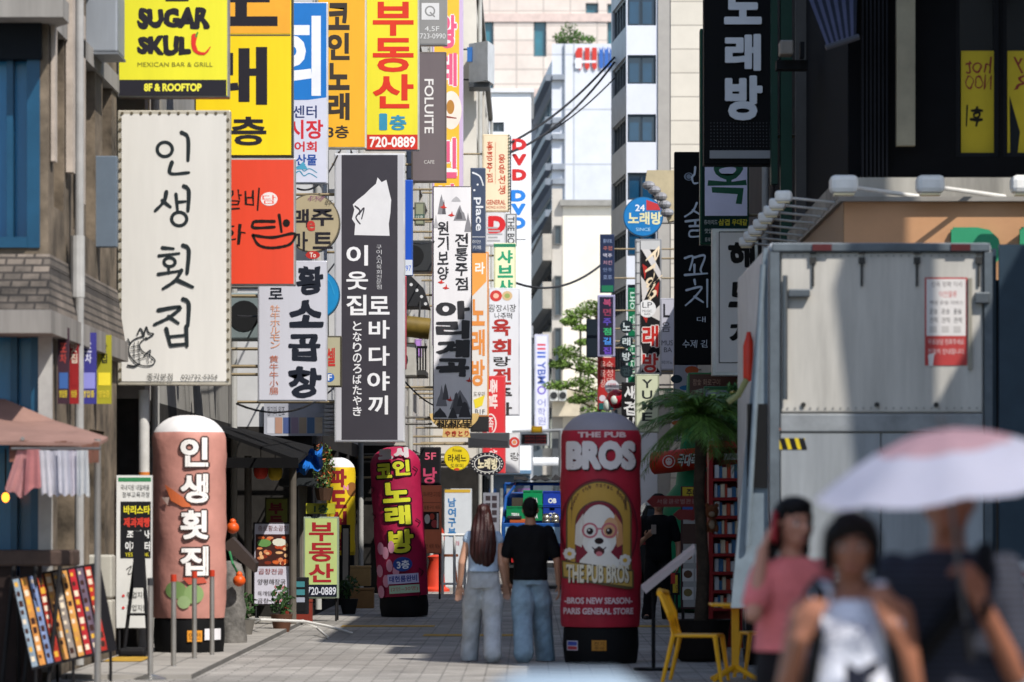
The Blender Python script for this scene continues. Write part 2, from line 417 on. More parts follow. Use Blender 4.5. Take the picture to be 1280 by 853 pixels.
# ---- bright white building behind the left row
D = 132
t = thing('white_building', 'bright white rendered building with one small window above the cable', 'building', (-.8, D, 0))
X0, X1, Z1 = XX(598, D), XX(664, D), ZZ(116, D)
ops = [(XX(615, D) - X0, ZZ(165, D), XX(630, D) - X0, ZZ(153, D))]
bm = BM(); wall_grid(bm, (X0, D), (1, 0), X1 - X0, 0, Z1, ops, .18, (0, -1))
box(bm, X0, D + .01, 0, X0 + .2, D + 9, Z1); box(bm, X1 - .2, D + .01, 0, X1, D + 9, Z1); box(bm, X0 + .2, D + .2, Z1 - .2, X1 - .2, D + 9, Z1 - .01)
obj('wall', bm, mat('#e6e7e8', .8, noise=.03, scale=.5), t)
windows(t, (X0, D), (1, 0), (0, -1), ops, mat('#55606a', .4), GL_GREY, .18, .04, 1)
bm = BM(); box(bm, X0 - .12, D - .1, Z1 + .002, X1 + .1, D + 9, Z1 + .14); obj('parapet', bm, mat('#d8d9da', .7), t)
obj('shop_front', B(X0 + .05, D - .12, 0, X1 - .02, D - .004, 2.85), mat('#4d5a68', .5, noise=.25, scale=2), t)
for k_, c_ in enumerate(('#2f5f9c', '#d8d4c8', '#7a5a8c')): obj('shop_window', B(X0 + .15 + k_ * .6, D - .16, .4, X0 + .62 + k_ * .6, D - .125, 2.4), mat(c_, .3, noise=.3, scale=4), t)
obj('shop_canopy', B(X0 - .05, D - .9, 2.9, X1, D - .004, 3.02), mat('#5f7f9c', .6), t)
obj('ledge', B(XX(598, D) - .3, D - .06, ZZ(140, D), XX(603, D), D + 2, ZZ(125, D)), mat('#8a8d90', .6), t)

# ---- pale office block with rooftop emblem, its banded side turned to us
D = 168
t = thing('office_block', 'pale panelled office block with red and blue emblem near its roof', 'building', (2, D, 0))
A, Bc, Cc = (XX(664, 187), 187), (XX(690, D), D), (XX(790, D), D)
u, L = norm(A, Bc); n = (u[1], -u[0])
ZT = ZZ(55, D)
panel = brickmat('office_panel', '#d2d5dc', '#ccd0d7', '#aeb3ba', 1.9, 2.4, .04, .5, 'XZ', .15, 0, .1)
bands = [(ZZ(y1, D), ZZ(y0, D)) for y0, y1 in ((102, 146), (176, 204), (232, 262), (290, 320), (345, 376), (400, 430))]
ops = [(.4, a, L - .3, b_) for a, b_ in bands]
bm = BM(); wall_grid(bm, A, u, L, 0, ZT - .35 * 2, ops, .4, n)
foot(bm, [Bc, Cc, (Cc[0], D + 20), (A[0] + .3, 187.5), (Bc[0] + .35, D + .6)], 0, ZT)
obj('wall', bm, panel, t)
windows(t, A, u, n, ops, mat('#8a949e', .4), glassmat('#4f7f90', .12), .4, .12, 3)
bm = BM()
for a, b_ in bands:
    oquad(bm, A, u, n, -.2, b_ + .02, L + .15, b_ + .3, .01, .3); oquad(bm, A, u, n, -.2, a - .32, L + .15, a - .02, .01, .3)
obj('cornice', bm, mat('#7d858f', .5), t)
bm = BM()
for a, b_ in bands:
    box(bm, Bc[0] + .02, D - .25, b_ + .05, XX(706, D), D - .01, b_ + .28); box(bm, Bc[0] + .02, D - .25, a - .3, XX(706, D), D - .01, a - .05)
box(bm, XX(705, D), D - .12, 0, XX(706.5, D), D - .004, ZT)
obj('string_course', bm, mat('#8d949d', .5), t)
a = Art()
for k in range(3):
    x = 722 + k * 9; a.poly([(x, 60), (x + 6, 60), (x + 6, 85), (x + 3, 88), (x, 84), (x - (3 if k == 0 else 0), 66)], '#c23b33', 'emblem')
a.rect(718, 76, 745, 79, '#d9dde2', 'emblem'); a.rect(719, 73, 727, 86, '#d9dde2', 'emblem')
for k in range(3):
    x = 749 + k * 6.5; a.poly([(x, 59), (x + 2, 63), (x + 5, 58), (x + 5, 84), (x + 2.5, 87), (x, 84)], '#3a66b0', 'emblem')
a.build(t, D - .03, base=.06)
t2 = thing('roof_shrub', 'small green shrubs growing on the office block roof', 'plant', (XX(715, D), D + 2, ZT))
def leaves(bm, c, r, n, s, flat=1):
    for _ in range(n):
        v = Vector((random.gauss(0, 1), random.gauss(0, 1), random.gauss(0, 1))).normalized() * random.random() ** .4
        p = Vector((c[0] + v.x * r[0], c[1] + v.y * r[1], c[2] + v.z * r[2]))
        a, b_ = [Vector((random.gauss(0, 1), random.gauss(0, 1), random.gauss(0, 1) * flat)).normalized() * s * random.uniform(.6, 1.3) for _ in (0, 1)]
        bm.faces.new([bm.verts.new(q) for q in (p - a, p + b_ * .5, p + a, p - b_ * .5)])
LEAF = mat('#4a6b2c', .6, noise=.35, scale=1.5); LEAF2 = mat('#31502a', .6, noise=.35, scale=1.5); PINE = mat('#6c8a3c', .7, noise=.4, scale=.8)
bm = BM()
for (px, py, rx, rz) in ((700, 48, .35, .3), (712, 40, .45, .45), (720, 48, .4, .35), (733, 50, .5, .22), (707, 52, .5, .2)):
    p = P(px, py, D + 2); leaves(bm, p, (rx, .4, rz), 130, .09)
obj('foliage', bm, LEAF, t2)
bm = BM()
for px in (703, 713, 722): cyl(bm, (XX(px, D), D + 2, ZT), (XX(px, D) + .1, D + 2, ZT + .55), .03)
obj('stem', bm, mat('#5a4a38', .8), t2)

# ---- beige building in the middle with a concrete side
D = 142
t = thing('beige_building', 'cream rendered building with balconied grey side and air conditioners', 'building', (2, D, 0))
A, Bc = (XX(661, 168), 168), (XX(690, D), D)
u, L = norm(A, Bc); n = (u[1], -u[0]); ZT = ZZ(258, D); ZS = ZZ(236, D)
bands = [(ZZ(y1, D), ZZ(y0, D)) for y0, y1 in ((262, 292), (318, 352), (380, 415), (440, 476), (510, 560))]
ops = [(.5, a, L - .4, b_) for a, b_ in bands]
bm = BM(); wall_grid(bm, A, u, L, 0, ZS - 1, ops, .5, n)
foot(bm, [(Bc[0], D), (XX(703, D), D), (XX(703, D), D + 8), (Bc[0] + .4, D + 6)], 0, ZS)
obj('side_wall', bm, mat('#b9b4ac', .8, noise=.12, scale=.6), t)
windows(t, A, u, n, ops, mat('#7b7d7e', .5), glassmat('#5d6a72', .2), .5, .1, 3)
bm = BM()
for a, b_ in bands: oquad(bm, A, u, n, -.1, a - 1.0, L + .1, a - .02, .01, .35)
obj('balcony_front', bm, mat('#aaa59c', .8, noise=.1), t)
X0, X1 = XX(703.3, D), XX(775, D)
ops = [(XX(724, D) - X0, ZZ(500, D), XX(727, D) - X0, ZZ(395, D))]
bm = BM(); wall_grid(bm, (X0, D - .02), (1, 0), X1 - X0, 0, ZT, ops, .4, (0, -1))
box(bm, X0, D + .5, 0, X1, D + 9, ZT - .01); obj('wall', bm, mat('#dcd6c8', .8, noise=.07, scale=.7), t)
obj('shop_front', B(XX(690, D), D - .35, 0, X1, D - .1, 4.3), mat('#4a4d50', .5, noise=.25, scale=2), t)
for k_ in range(3): obj('shop_window', B(XX(693, D) + k_ * .8, D - .4, .5, XX(693, D) + .62 + k_ * .8, D - .36, 2.7), glassmat('#2f3a44', .1), t)
obj('pipe_duct', B(XX(645, D), D - 1.9, ZZ(583, D), XX(702, D), D - 1.6, ZZ(573, D), bev=.1), mat('#d2d4d6', .4), t)
obj('roof_slab', B(X0 - .1, D - .25, ZT + .003, X1 + .1, D + 9, ZT + .22), mat('#8e8d88', .8), t)
WF = [(XX(693, D), ZZ(y1, D), XX(702, D), ZZ(y0, D)) for y0, y1 in ((282, 306), (345, 395), (410, 480))]
windows(t, (0, D - .06), (1, 0), (0, -1), WF, mat('#5b5d5e', .5), GL_GREY, .02, .04, 0)
obj('balcony', B(XX(690, D), D - 1.1, ZZ(522, D), XX(748, D), D - .04, ZZ(488, D), bev=.03), mat('#bdb29c', .8, noise=.12), t)
for px in (692, 703, 740):
    bm = BM(); box(bm, XX(px - 5, D), D - 1.5, ZZ(503, D), XX(px + 5, D), D - 1.13, ZZ(489, D), bev=.02)
    ac = obj('air_conditioner', bm, mat('#b9bab6', .5), t)
    bm = BM(); cyl(bm, (XX(px, D), D - 1.53, ZZ(496, D)), (XX(px, D), D - 1.505, ZZ(496, D)), .13, seg=18); obj('fan_grille', bm, mat('#2c2d2e', .6), ac)

# ---- blue-grey glass block far down the street
D = 205
t = thing('glass_block', 'blue grey glass block far down the street behind the banner', 'building', (0, D, 0))
ops = [(.3 + i * 1.0, z, 1.1 + i * 1.0, z + 1.5) for i in range(3) for z in (1.2, 3.4, 5.6, 7.8)]
X0 = XX(634, D); bm = BM(); wall_grid(bm, (X0, D), (1, 0), 3.4, 0, 13.5, ops, .2, (0, -1)); box(bm, X0, D + .3, 0, X0 + 3.4, D + 8, 13.4)
obj('wall', bm, mat('#64727e', .5, noise=.1), t); windows(t, (X0, D), (1, 0), (0, -1), ops, mat('#4c5760', .4), glassmat('#34536a', .1), .2, .05, 0)

# ---- corner tower on the right: white spandrels, blue windows, beige flank
D = 100
t = thing('corner_tower', 'tall office tower with square blue windows between pale metal spandrels', 'building', (3.4, D, 0))
A, Bc = (XX(764, 104), 104), (XX(783, D), D); u, L = norm(A, Bc); n = (u[1], -u[0]); ZT = 16.6
rows = [(-8, 32), (69, 105), (143, 178), (216, 250), (286, 320), (356, 390), (426, 460)]
X0, X1 = XX(783, D), XX(822, D)
ops = [(.03, ZZ(b_, D), XX(820, D) - X0, ZZ(a, D)) for a, b_ in rows]
bm = BM(); wall_grid(bm, (X0, D), (1, 0), X1 - X0, 0, ZT, ops, .15, (0, -1)); obj('spandrel_wall', bm, mat('#d3d6de', .4, .1, .06, .8), t)
windows(t, (X0, D), (1, 0), (0, -1), ops, mat('#39444e', .4, .5), GL_BLUE, .15, .05, 1)
ops2 = [(.3, ZZ(b_, D), L - .2, ZZ(a, D)) for a, b_ in rows]
bm = BM(); wall_grid(bm, A, u, L, 0, ZT, ops2, .15, n); obj('side_wall', bm, mat('#a3a7ad', .5, .1, .1), t)
windows(t, A, u, n, ops2, mat('#4d545c', .4, .4), glassmat('#39434c', .1), .15, .06, 4)
beige = brickmat('tower_cladding', '#cdc6b8', '#c7c0b2', '#a39c90', 3.4, .62, .02, .5, 'XZ', .2, 0, .08)
bm = BM(); box(bm, X1 + .01, D - .05, 0, XX(838, D), D + 10, ZT); obj('corner_pier', bm, mat('#a09c96', .5, noise=.06), t)
bm = BM(); box(bm, XX(838.3, D), D - .08, 0, XX(1010, D), D + 10, ZT); obj('flank', bm, beige, t)
bm = BM(); box(bm, X0 + .02, D + .3, 0, X1, D + 10, ZT - .02); obj('core', bm, mat('#20262c', .6), t)

# ---- rows of buildings lining the street (the fronts behind the hanging signs)
def row_building(label, side, x, y0, y1, zt, wallm, lowm=None, depth=6.0, floors=4, front=True, shop='#17181a', bays=3, gl=None):
    """a street building: its street wall at x, from y0 to y1, plus the end wall facing the camera"""
    t = thing('street_building', label, 'building', (x + side * depth / 2, (y0 + y1) / 2, 0))
    n = (-side, 0); L = y1 - y0
    o, u = ((x, y0), (0, 1))
    fh = (zt - 3.0) / floors
    ops = [(L * (i + .18) / bays, 3.2 + f * fh + .5, L * (i + .82) / bays, 3.2 + f * fh + fh * .72) for i in range(bays) for f in range(floors)]
    shopops = [(L * (i + .08) / bays, .15, L * (i + .92) / bays, 2.65) for i in range(bays)]
    lowm = lowm or mat('#2b2927', .8, noise=.3)
    bm = BM(); wall_grid(bm, o, u, L, 0, 2.9, shopops, .22, n); wall_grid(bm, (min(x, x + side * depth), y0), (1, 0), depth, 0, 2.9, [], .2, (0, -1)); obj('shop_front', bm, lowm, t)
    bm = BM(); wall_grid(bm, o, u, L, 2.9, zt, ops, .22, n)
    xo = x + side * depth
    fo = []; W = depth
    if front:
        fo = [(W * k, 3.5 + f * fh, W * k + 1.1, 3.5 + f * fh + fh * .5) for k in (.2, .6) for f in range(floors)]
    wall_grid(bm, (min(x, xo), y0), (1, 0), depth, 2.9, zt, fo, .2, (0, -1))
    box(bm, min(x, xo) + .25, y0 + .25, 0, max(x, xo) - .25, y1, zt - .3)
    box(bm, min(x, xo), y0 + .01, zt - .29, max(x, xo), y1, zt - .02)
    obj('wall', bm, wallm, t)
    fm = mat('#3c3f42', .4, .4); windows(t, o, u, n, ops, fm, gl or GL_DARK, .22, .05, 1)
    windows(t, o, u, n, shopops, mat(shop, .5), GL_DARK, .22, .08, 2, 'shop_window')
    if fo: windows(t, (min(x, xo), y0), (1, 0), (0, -1), fo, fm, gl or GL_DARK, .2, .05, 1)
    bm = BM(); box(bm, min(x - .12, xo), y0 - .12, zt + .002, max(x + .12, xo), y1 - .02, zt + .2) if side < 0 else box(bm, x - .12, y0 - .12, zt + .002, xo, y1 - .02, zt + .2)
    obj('parapet', bm, mat('#8b8883', .8), t)
    for yp in (y0 + .4, y1 - .6):
        bm = BM(); cyl(bm, (x - side * .08, yp, .1), (x - side * .08, yp, zt), .05); obj('drain_pipe', bm, mat('#a9a9a5', .5), t)
    return t
row_building('left street building in stained concrete behind the fish banner', -1, -4.8, 42.2, 43.9, 14, mat('#6f6a5c', .9, noise=.4, scale=1.2), floors=4, bays=1, front=False)
row_building('left street building in grey render over dark shop fronts', -1, -4.4, 44.1, 57, 13, mat('#8f8d88', .85, noise=.2, scale=.9), floors=3, bays=4)
row_building('left street building in white panels with a dark covered entrance', -1, -3.3, 58.6, 74.6, 15, mat('#c4c5c6', .8, noise=.12, scale=.8), floors=4, bays=4)
row_building('left street building in pale grey tile past the magenta pillar', -1, -2.4, 75.2, 92.5, 16, mat('#b9b5ae', .8, noise=.15, scale=.9), floors=4, bays=4)
row_building('farthest left street building in cream stucco before the white block', -1, -1.25, 93, 124, 14.2, mat('#cfcac0', .8, noise=.1, scale=.7), floors=4, bays=5)
row_building('right street building in dark brick beyond the corner shop', 1, 3.35, 52.5, 66, 13.2, mat('#3a3431', .85, noise=.25, scale=1), floors=3, bays=3)
row_building('right street building in beige tile above the green inflatable', 1, 4.4, 66.4, 84, 7.0, mat('#8e857a', .85, noise=.15), floors=2, bays=4)
row_building('farthest right street building in grey panels below the tower', 1, 4.2, 84.5, 98, 7.5, mat('#7f8388', .7, noise=.15), floors=2, bays=5)

# ---- the tall building to the right of the square that shades it
t = thing('shop_building', 'plain concrete building standing to the right of the small square', 'building', (11, 12, 0))
ops = [(2 + i * 4, 4 + f * 3.2, 4.6 + i * 4, 5.8 + f * 3.2) for i in range(6) for f in range(2)]
bm = BM(); wall_grid(bm, (7.2, 8.4), (0, 1), 12.6, 0, 15.5, [(a, b_, c, e) for a, b_, c, e in ops if c < 12.3], .2, (-1, 0)); box(bm, 7.5, 8.4, 0, 14, 21, 15.4)
ops = [o_ for o_ in ops if o_[2] < 12.3]
box(bm, 7.2, -6, 0, 14, 8.39, 6); box(bm, 7.2, 21.01, 0, 14, 31.1, 9.2); box(bm, 7.2, 31.11, 0, 8.3, 33.7, 15.5)  # unseen heights and thin slab shaped to shade some spots, light others
obj('wall', bm, mat('#7c7872', .85, noise=.2), t); windows(t, (7.2, 8.4), (0, 1), (-1, 0), ops, mat('#3c3f42', .4), GL_DARK, .2)

t = thing('shade_panel', 'tilted grey panel added out of view on the low roof to shade the truck', 'billboard', (7.4, 29, 9.2))  # unseen panel added to throw shade bands on the truck's rear
bm = BM(); v_ = [(28.75, 9.6), (29.35, 9.6), (29.15, 13.2), (28.45, 12.2)]; a_ = [bm.verts.new((7.35, y, z)) for y, z in v_]; b_ = [bm.verts.new((7.5, y, z)) for y, z in v_]; bm.faces.new(a_); bm.faces.new(b_[::-1])
for k in range(4): bm.faces.new((a_[k], a_[(k+1) % 4], b_[(k+1) % 4], b_[k]))
obj('panel', bm, mat('#8a8d90', .6), t)
for y in (28.85, 29.25): bm = BM(); cyl(bm, (7.55, y, 9.2), (7.55, y, 11.5), .04); obj('post', bm, mat('#55585b', .5, .5), t)

# ---- corner building on the left, cafe with blue windows
D = 36
t = thing('corner_building', 'old corner building with tall blue windows, slate canopy and stained wall', 'building', (-7, 39, 0))
stone = mat('#6f6354', .9, noise=.55, scale=1.9, bump=.5, bscale=9); XC = -4.5
ops = [(0.2, ZZ(310, D), XX(50, D) + 9, ZZ(-40, D)), (.2, .6, XX(55, D) + 9, ZZ(402, D))]
bm = BM(); wall_grid(bm, (-9, D), (1, 0), 4.5, 0, 9.2, ops, .3, (0, -1))
sops = [(.7, .3, 2.2, 2.45), (3.4, .3, 4.8, 2.45), (.45, 4.5, 1.2, 7.6), (2.0, 4.4, 2.5, 8.0), (3.1, 4.4, 3.9, 6.9), (4.6, 4.7, 5.5, 6.3)]
wall_grid(bm, (XC, D), (0, 1), 6.0, 0, 9.2, sops, .3, (1, 0)); box(bm, -9, D + 5.8, 0, XC - .01, D + 6, 9.2); box(bm, -9, D + .01, 9.0, XC - .01, D + 5.8, 9.19)
box(bm, -9, D + .5, 3.0, XC - .4, D + 5.7, 3.2)
obj('wall', bm, stone, t)
# blue window of vertical strips
for (a, b_, c, e) in ops:
    bm = BM(); oquad(bm, (-9, D), (1, 0), (0, -1), c - .12, b_, c, e, -.2, .02); oquad(bm, (-9, D), (1, 0), (0, -1), a, b_, c - .12, b_ + .1, -.2, .04)
    for k in range(6): oquad(bm, (-9, D), (1, 0), (0, -1), c - .32 - k * .42, b_ + .1, c - .26 - k * .42, e, -.2, -.05)
    f = obj('window', bm, mat('#1c4a66', .35, .1), t)
    bm = BM(); oquad(bm, (-9, D), (1, 0), (0, -1), a, b_, c, e, -.22, -.2); obj('pane', bm, mat('#2f82b4', .2, .0, .3, 1.5, streak=True), f)
    if e > 5:
        bm = BM(); oquad(bm, (-9, D), (1, 0), (0, -1), a, ZZ(75, D), c + .02, ZZ(22, D), -.15, .08); obj('header_panel', bm, mat('#0c1218', .5), t)
obj('white_post', B(XX(49, D), D - .07, .1, XX(66, D), D - .004, ZZ(408, D)), mat('#a9a7a3', .7, noise=.15), t)
for (a, b_, c, e) in sops:
    bm = BM(); oquad(bm, (XC, D), (0, 1), (1, 0), a, b_, c, e, -.28, -.2); obj('side_window', bm, GL_DARK, t)
# canopy: sloping slate skirt that wraps the corner
bm = BM()
zt_, zb = ZZ(318, D), ZZ(388, D - .6)
front = [((-9.0, D - .05), (-9.0, D - .75)), ((XC + .02, D - .02), (XC + .1, D - .75)), ((XC + .02, D + 5.9), (XC + .1, D + 5.95))]
V = [(bm.verts.new((*a, zt_)), bm.verts.new((*b_, zb)), bm.verts.new((a[0], a[1], zb))) for a, b_ in front]
for i in range(2):
    bm.faces.new((V[i][0], V[i+1][0], V[i+1][1], V[i][1])); bm.faces.new((V[i][1], V[i+1][1], V[i+1][2], V[i][2])); bm.faces.new((V[i][2], V[i+1][2], V[i+1][0], V[i][0]))
bm.faces.new(V[0]); bm.faces.new(V[2])
obj('slate_canopy', bm, brickmat('slate', '#7d7267', '#5f574f', '#3d3732', .17, .075, .012, .95, 'XZ', 1, .5, .9), t)
bm = BM(); foot(bm, [(-9, D - .82), (XC + .13, D - .82), (XC + .13, D + 5.98), (XC - .3, D + 5.98), (XC - .3, D + .0), (-9, D)], zb - .22, zb - .006)
obj('canopy_ledge', bm, mat('#8b8680', .8, noise=.3, scale=2, streak=True), t)
bm = BM(); foot(bm, [(-9, D - .5), (XC + .2, D - .5), (XC + .2, D - .02), (XC + .03, D + .3), (XC + .03, D + 6), (XC - .2, D + 6), (XC - .2, D + .01), (-9, D - .01)], ZZ(30, D), ZZ(5, D))
obj('upper_ledge', bm, mat('#8f8b85', .8, noise=.25, scale=2, streak=True), t)
bm = BM(); box(bm, XC + .012, D + .12, 4.9, XC + .05, D + .3, 9); box(bm, XC + .012, D + 1.3, 4.9, XC + .08, D + 1.5, 9); box(bm, XC + .012, D + 2.3, 4.7, XC + .03, D + 2.8, 6.6)
obj('pilaster', bm, mat('#b3a79b', .8, noise=.2), t)
bm = BM(); cyl(bm, (XX(99, 37.6), 37.6, .1), (XX(99, 37.6), 37.6, 9.1), .045); obj('drain_pipe', bm, mat('#9d9c9a', .5, noise=.15), t)
bm = BM(); cyl(bm, (XX(97, 37.4), 37.4, ZZ(372, 37.4)), (XX(97, 37.4), 37.4, ZZ(295, 37.4)), .07); obj('pipe_box', bm, mat('#a9a8a5', .5, noise=.15), t)
t_ = thing('metal_duct', 'galvanised square duct hanging beside the yellow bar sign', 'duct', tuple(P(122, 64, 39.5)))
obj('casing', B(XX(98, 39.5), 39.5, ZZ(65, 39.5), XX(147, 39.5), 40.2, ZZ(-30, 39.5), bev=.02), mat('#a3a8ae', .45, .5, .15, 2, streak=True), t_)
bm = BM(); box(bm, XX(97, 39.5), 39.49, ZZ(68, 39.5), XX(148, 39.5), 40.22, ZZ(65.2, 39.5)); obj('flange', bm, mat('#7d8186', .5, .5), t_)
t_ = thing('blank_sign_box', 'plain slate grey sign box beside the drain pipe', 'sign', tuple(P(125, 308, 40)))
obj('box', B(XX(104, 40), 40, ZZ(309, 40), XX(146, 40), 40.15, ZZ(195, 40), bev=.01), mat('#64707c', .45, .1, .08), t_)
bm = BM(); arms(bm, XX(106, 40), XC, (ZZ(220, 40), ZZ(290, 40)), 40.08); obj('bracket', bm, mat('#555555', .5), t_)
# poster boards on the side wall under the ledge
PB = [(72, 86, '#3b2430', '#b0423a', '#d8d0c0', 'red and black'), (87, 98, '#8e1f22', '#d9c9b8', '#d8a040', 'dark red'), (101, 120, '#3a3884', '#d8d8ee', '#8a8ad0', 'violet'), (121, 139, '#a09a2a', '#222222', '#e6d23a', 'mustard')]
for i, (a, b_, fc, c1, c2, nm) in enumerate(PB):
    d_ = .992 * 4.5 * F / (VX - a); tp = thing('poster_board', f'{nm} poster board under the stained ledge of the corner building', 'poster', tuple(P((a + b_) / 2, 500, d_)), 'posters under the ledge')
    c1 = '#222222' if c1 == '#222222' else c1
    obj('board', B(XX(a, d_), d_, ZZ(505, d_), XX(b_, d_), d_ + .06, ZZ(410 + i * 3, d_)), mat(fc, .5, noise=.1), tp)
    ar = Art(); m_ = (a + b_) / 2
    ar.v('맛집' if i % 2 else '포차', m_ - 4, 428, m_ + 4, 455, c1); ar.rect(a + 2, 466, b_ - 1, 486 - 4 * (i % 2), c2 if i > 1 else '#3a5f9c' if i == 0 else '#8e1f22'); ar.h('영업중', a + 2, 488, b_ - 2, 497, '#d8c23a')
    ar.build(tp, d_)
# brown awning
t_ = thing('awning', 'brown fabric awning over the cafe counter, corner building', 'awning', tuple(P(60, 560, 35)))
bm = BM(); z1_, z0_ = ZZ(503, 35.6), ZZ(549, 34.6)
pts = [(-7.5, 35.95, z1_ + .2), (XX(0, 35.6), 35.95, z1_ + .04), (XX(60, 35.4), 35.9, ZZ(524, 35.4)), (XX(126, 34.6), 35.2, z0_ + .03), (XX(126, 34.6), 34.4, z0_ - .04), (XX(20, 34.3), 34.3, z0_ - .03), (-7.5, 34.2, z0_ + .02)]
vt = [bm.verts.new(p) for p in pts]; vb = [bm.verts.new((p[0], p[1], p[2] - .03)) for p in pts]
bm.faces.new(vt); bm.faces.new(vb[::-1])
for i in range(7): bm.faces.new((vt[i], vt[(i+1) % 7], vb[(i+1) % 7], vb[i]))
obj('canopy', bm, mat('#84665c', .85, noise=.15, scale=3), t_)
bm = BM(); n_ = 14
for k in range(n_):
    xa = XX(14, 34.5) + (XX(126, 34.5) - XX(14, 34.5)) * k / n_; xb = XX(14, 34.5) + (XX(126, 34.5) - XX(14, 34.5)) * (k + 1) / n_
    za = z0_ - .04 + .02 * math.sin(k); box(bm, xa, 34.38, za - .17 - .015 * (k % 2), xb - .004, 34.395, za)
obj('valance', bm, mat('#6f4a3d', .9, noise=.2), t_)
bm = BM(); cyl(bm, (XX(30, 34.5), 34.4, z0_), (XX(30, 35.8), 35.9, z0_ - .1), .018); cyl(bm, (XX(122, 34.6), 34.6, .05), (XX(122, 34.6), 34.6, z0_), .03)
obj('frame', bm, mat('#83807c', .5, .4), t_)

# ---- corner shop on the right
D = 40
t = thing('corner_shop', 'black corner shop with wooden fascia, stained parapet and dark upper windows', 'building', (7, 46, 0))
blk = mat('#0b0c0f', .95, 0, .2); blk.node_tree.nodes['Principled BSDF'].inputs['Specular IOR Level'].default_value = .15; XR = XX(1060, D)
ops = [(XX(1195, D) - XR, ZZ(196, D), XX(1250, D) - XR, ZZ(-60, D)), (XX(1254, D) - XR, ZZ(196, D), XX(1330, D) - XR, ZZ(-60, D))]
dops = [(XX(1110, D) - XR, .1, XX(1230, D) - XR, 2.6)]
bm = BM(); wall_grid(bm, (XR, D), (1, 0), 6, 0, 11, ops + dops, .2, (0, -1)); wall_grid(bm, (XR, D), (0, 1), 12, 0, 11, [(.6, .2, 4, 2.6), (5, .2, 8, 2.6)], .25, (-1, 0))
box(bm, XR + .4, D + .6, 0, XR + 6, D + 11.9, 10.9); box(bm, XR, D + 11.9, 0, XR + 6, D + 12, 11)
obj('wall', bm, blk, t)
obj('added_shade_canopy', B(XR - .3, D - 2.3, 8.4, XR + 6, D - .01, 8.6), mat('#3a3a3c', .8), t)  # added above the view to shade the upper wall and window posters
windows(t, (XR, D), (1, 0), (0, -1), ops, mat('#15161a', .4), glassmat('#131517'), .2, .05, 0)
windows(t, (XR, D), (1, 0), (0, -1), dops, mat('#15161a', .4), GL_DARK, .2, .05, 1, 'shop_window')
windows(t, (XR, D), (0, 1), (-1, 0), [(.6, .2, 4, 2.6), (5, .2, 8, 2.6)], mat('#3a1414', .4), GL_DARK, .25, .06, 2, 'shop_window')
bm = BM()
for k in range(7): box(bm, XX(1076 + k * 5, D), D - .12, ZZ(222, D), XX(1078.6 + k * 5, D), D - .004, 10.9)
obj('rib', bm, mat('#1c1d22', .4, .3), t)
obj('pillar_cladding', B(XX(1118, D), D - .25, ZZ(185, D), XX(1141, D), D - .13, 10.5), mat('#8d8672', .6, noise=.15), t)
bm = BM(); foot(bm, [(XX(1048, 39.2), 39.2), (XR + 6, 39.2), (XR + 6, 39.98), (XR - .02, 39.98), (XR - .02, D + 8), (XX(1048, 39.2), D + 8)], ZZ(247, 39.2), ZZ(222, 39.2)); obj('parapet', bm, mat('#99958c', .8, noise=.35, scale=1.5, streak=True), t)
FW = brickmat('fascia_wood', '#b98a62', '#ad8059', '#80603f', 1.9, 1.4, .012, .5, 'XZ', .2, .5, .15)
bm = BM(); foot(bm, [(XX(1054, 39), 39.0), (XR + 6, 39.0), (XR + 6, 39.15), (XX(1054, 39) + .15, 39.15), (XX(1054, 39) + .15, D + 8), (XX(1054, 39), D + 8)], ZZ(350, 39), ZZ(252, 39))
obj('fascia', bm, FW, t)
bm = BM(); foot(bm, [(XX(1050, 38.9), 38.9), (XR + 6, 38.9), (XR + 6, 39.3), (XX(1050, 38.9) + .4, 39.3), (XX(1050, 38.9) + .4, D + 8), (XX(1050, 38.9), D + 8)], ZZ(251.5, 38.9), ZZ(246, 38.9)); obj('fascia_cap', bm, mat('#8f8b84', .6, .2), t)
ar = Art(); g1, g2, g3 = '#0f3a2a', '#d8d8ea', '#2f8a62'
for x in (1188, 1273):
    ar.h('P' if x < 1200 else 'R', x, 285, x + 62, 372, g3, .06, ex=.05)
    ar.h('P' if x < 1200 else 'R', x + 1, 288, x + 56, 372, g2, .05, ex=.012); ar.h('P' if x < 1200 else 'R', x + 3, 290, x + 53, 372, g1, .03, ex=.004)
ar.build(t, 39.0, base=.02, step=.012)
# stairs rail / green frames at its street side
bm = BM(); box(bm, XX(964, 47), 47, ZZ(230, 47), XX(972, 47), 47.2, 10); box(bm, XX(976, 47), 47, ZZ(330, 47), XX(990, 47), 47.2, 10)
obj('green_frame', bm, mat('#0c3a2c', .5), t)
bm = BM(); box(bm, XX(995, 46), 46, ZZ(330, 46), XX(1013, 46), 46.2, 10); obj('grey_pier', bm, mat('#4c4a48', .6), t)
bm = BM(); box(bm, XX(1013.3, 45.8), 45.8, ZZ(330, 46), XX(1017, 45.8), 46.2, 10); obj('pale_trim', bm, mat('#8c8a88', .6), t)
bm = BM(); box(bm, XX(1018, 45.9), 45.9, ZZ(330, 46), XX(1062, 45.9), 46.2, 10); obj('black_panel', bm, mat('#111318', .5), t)
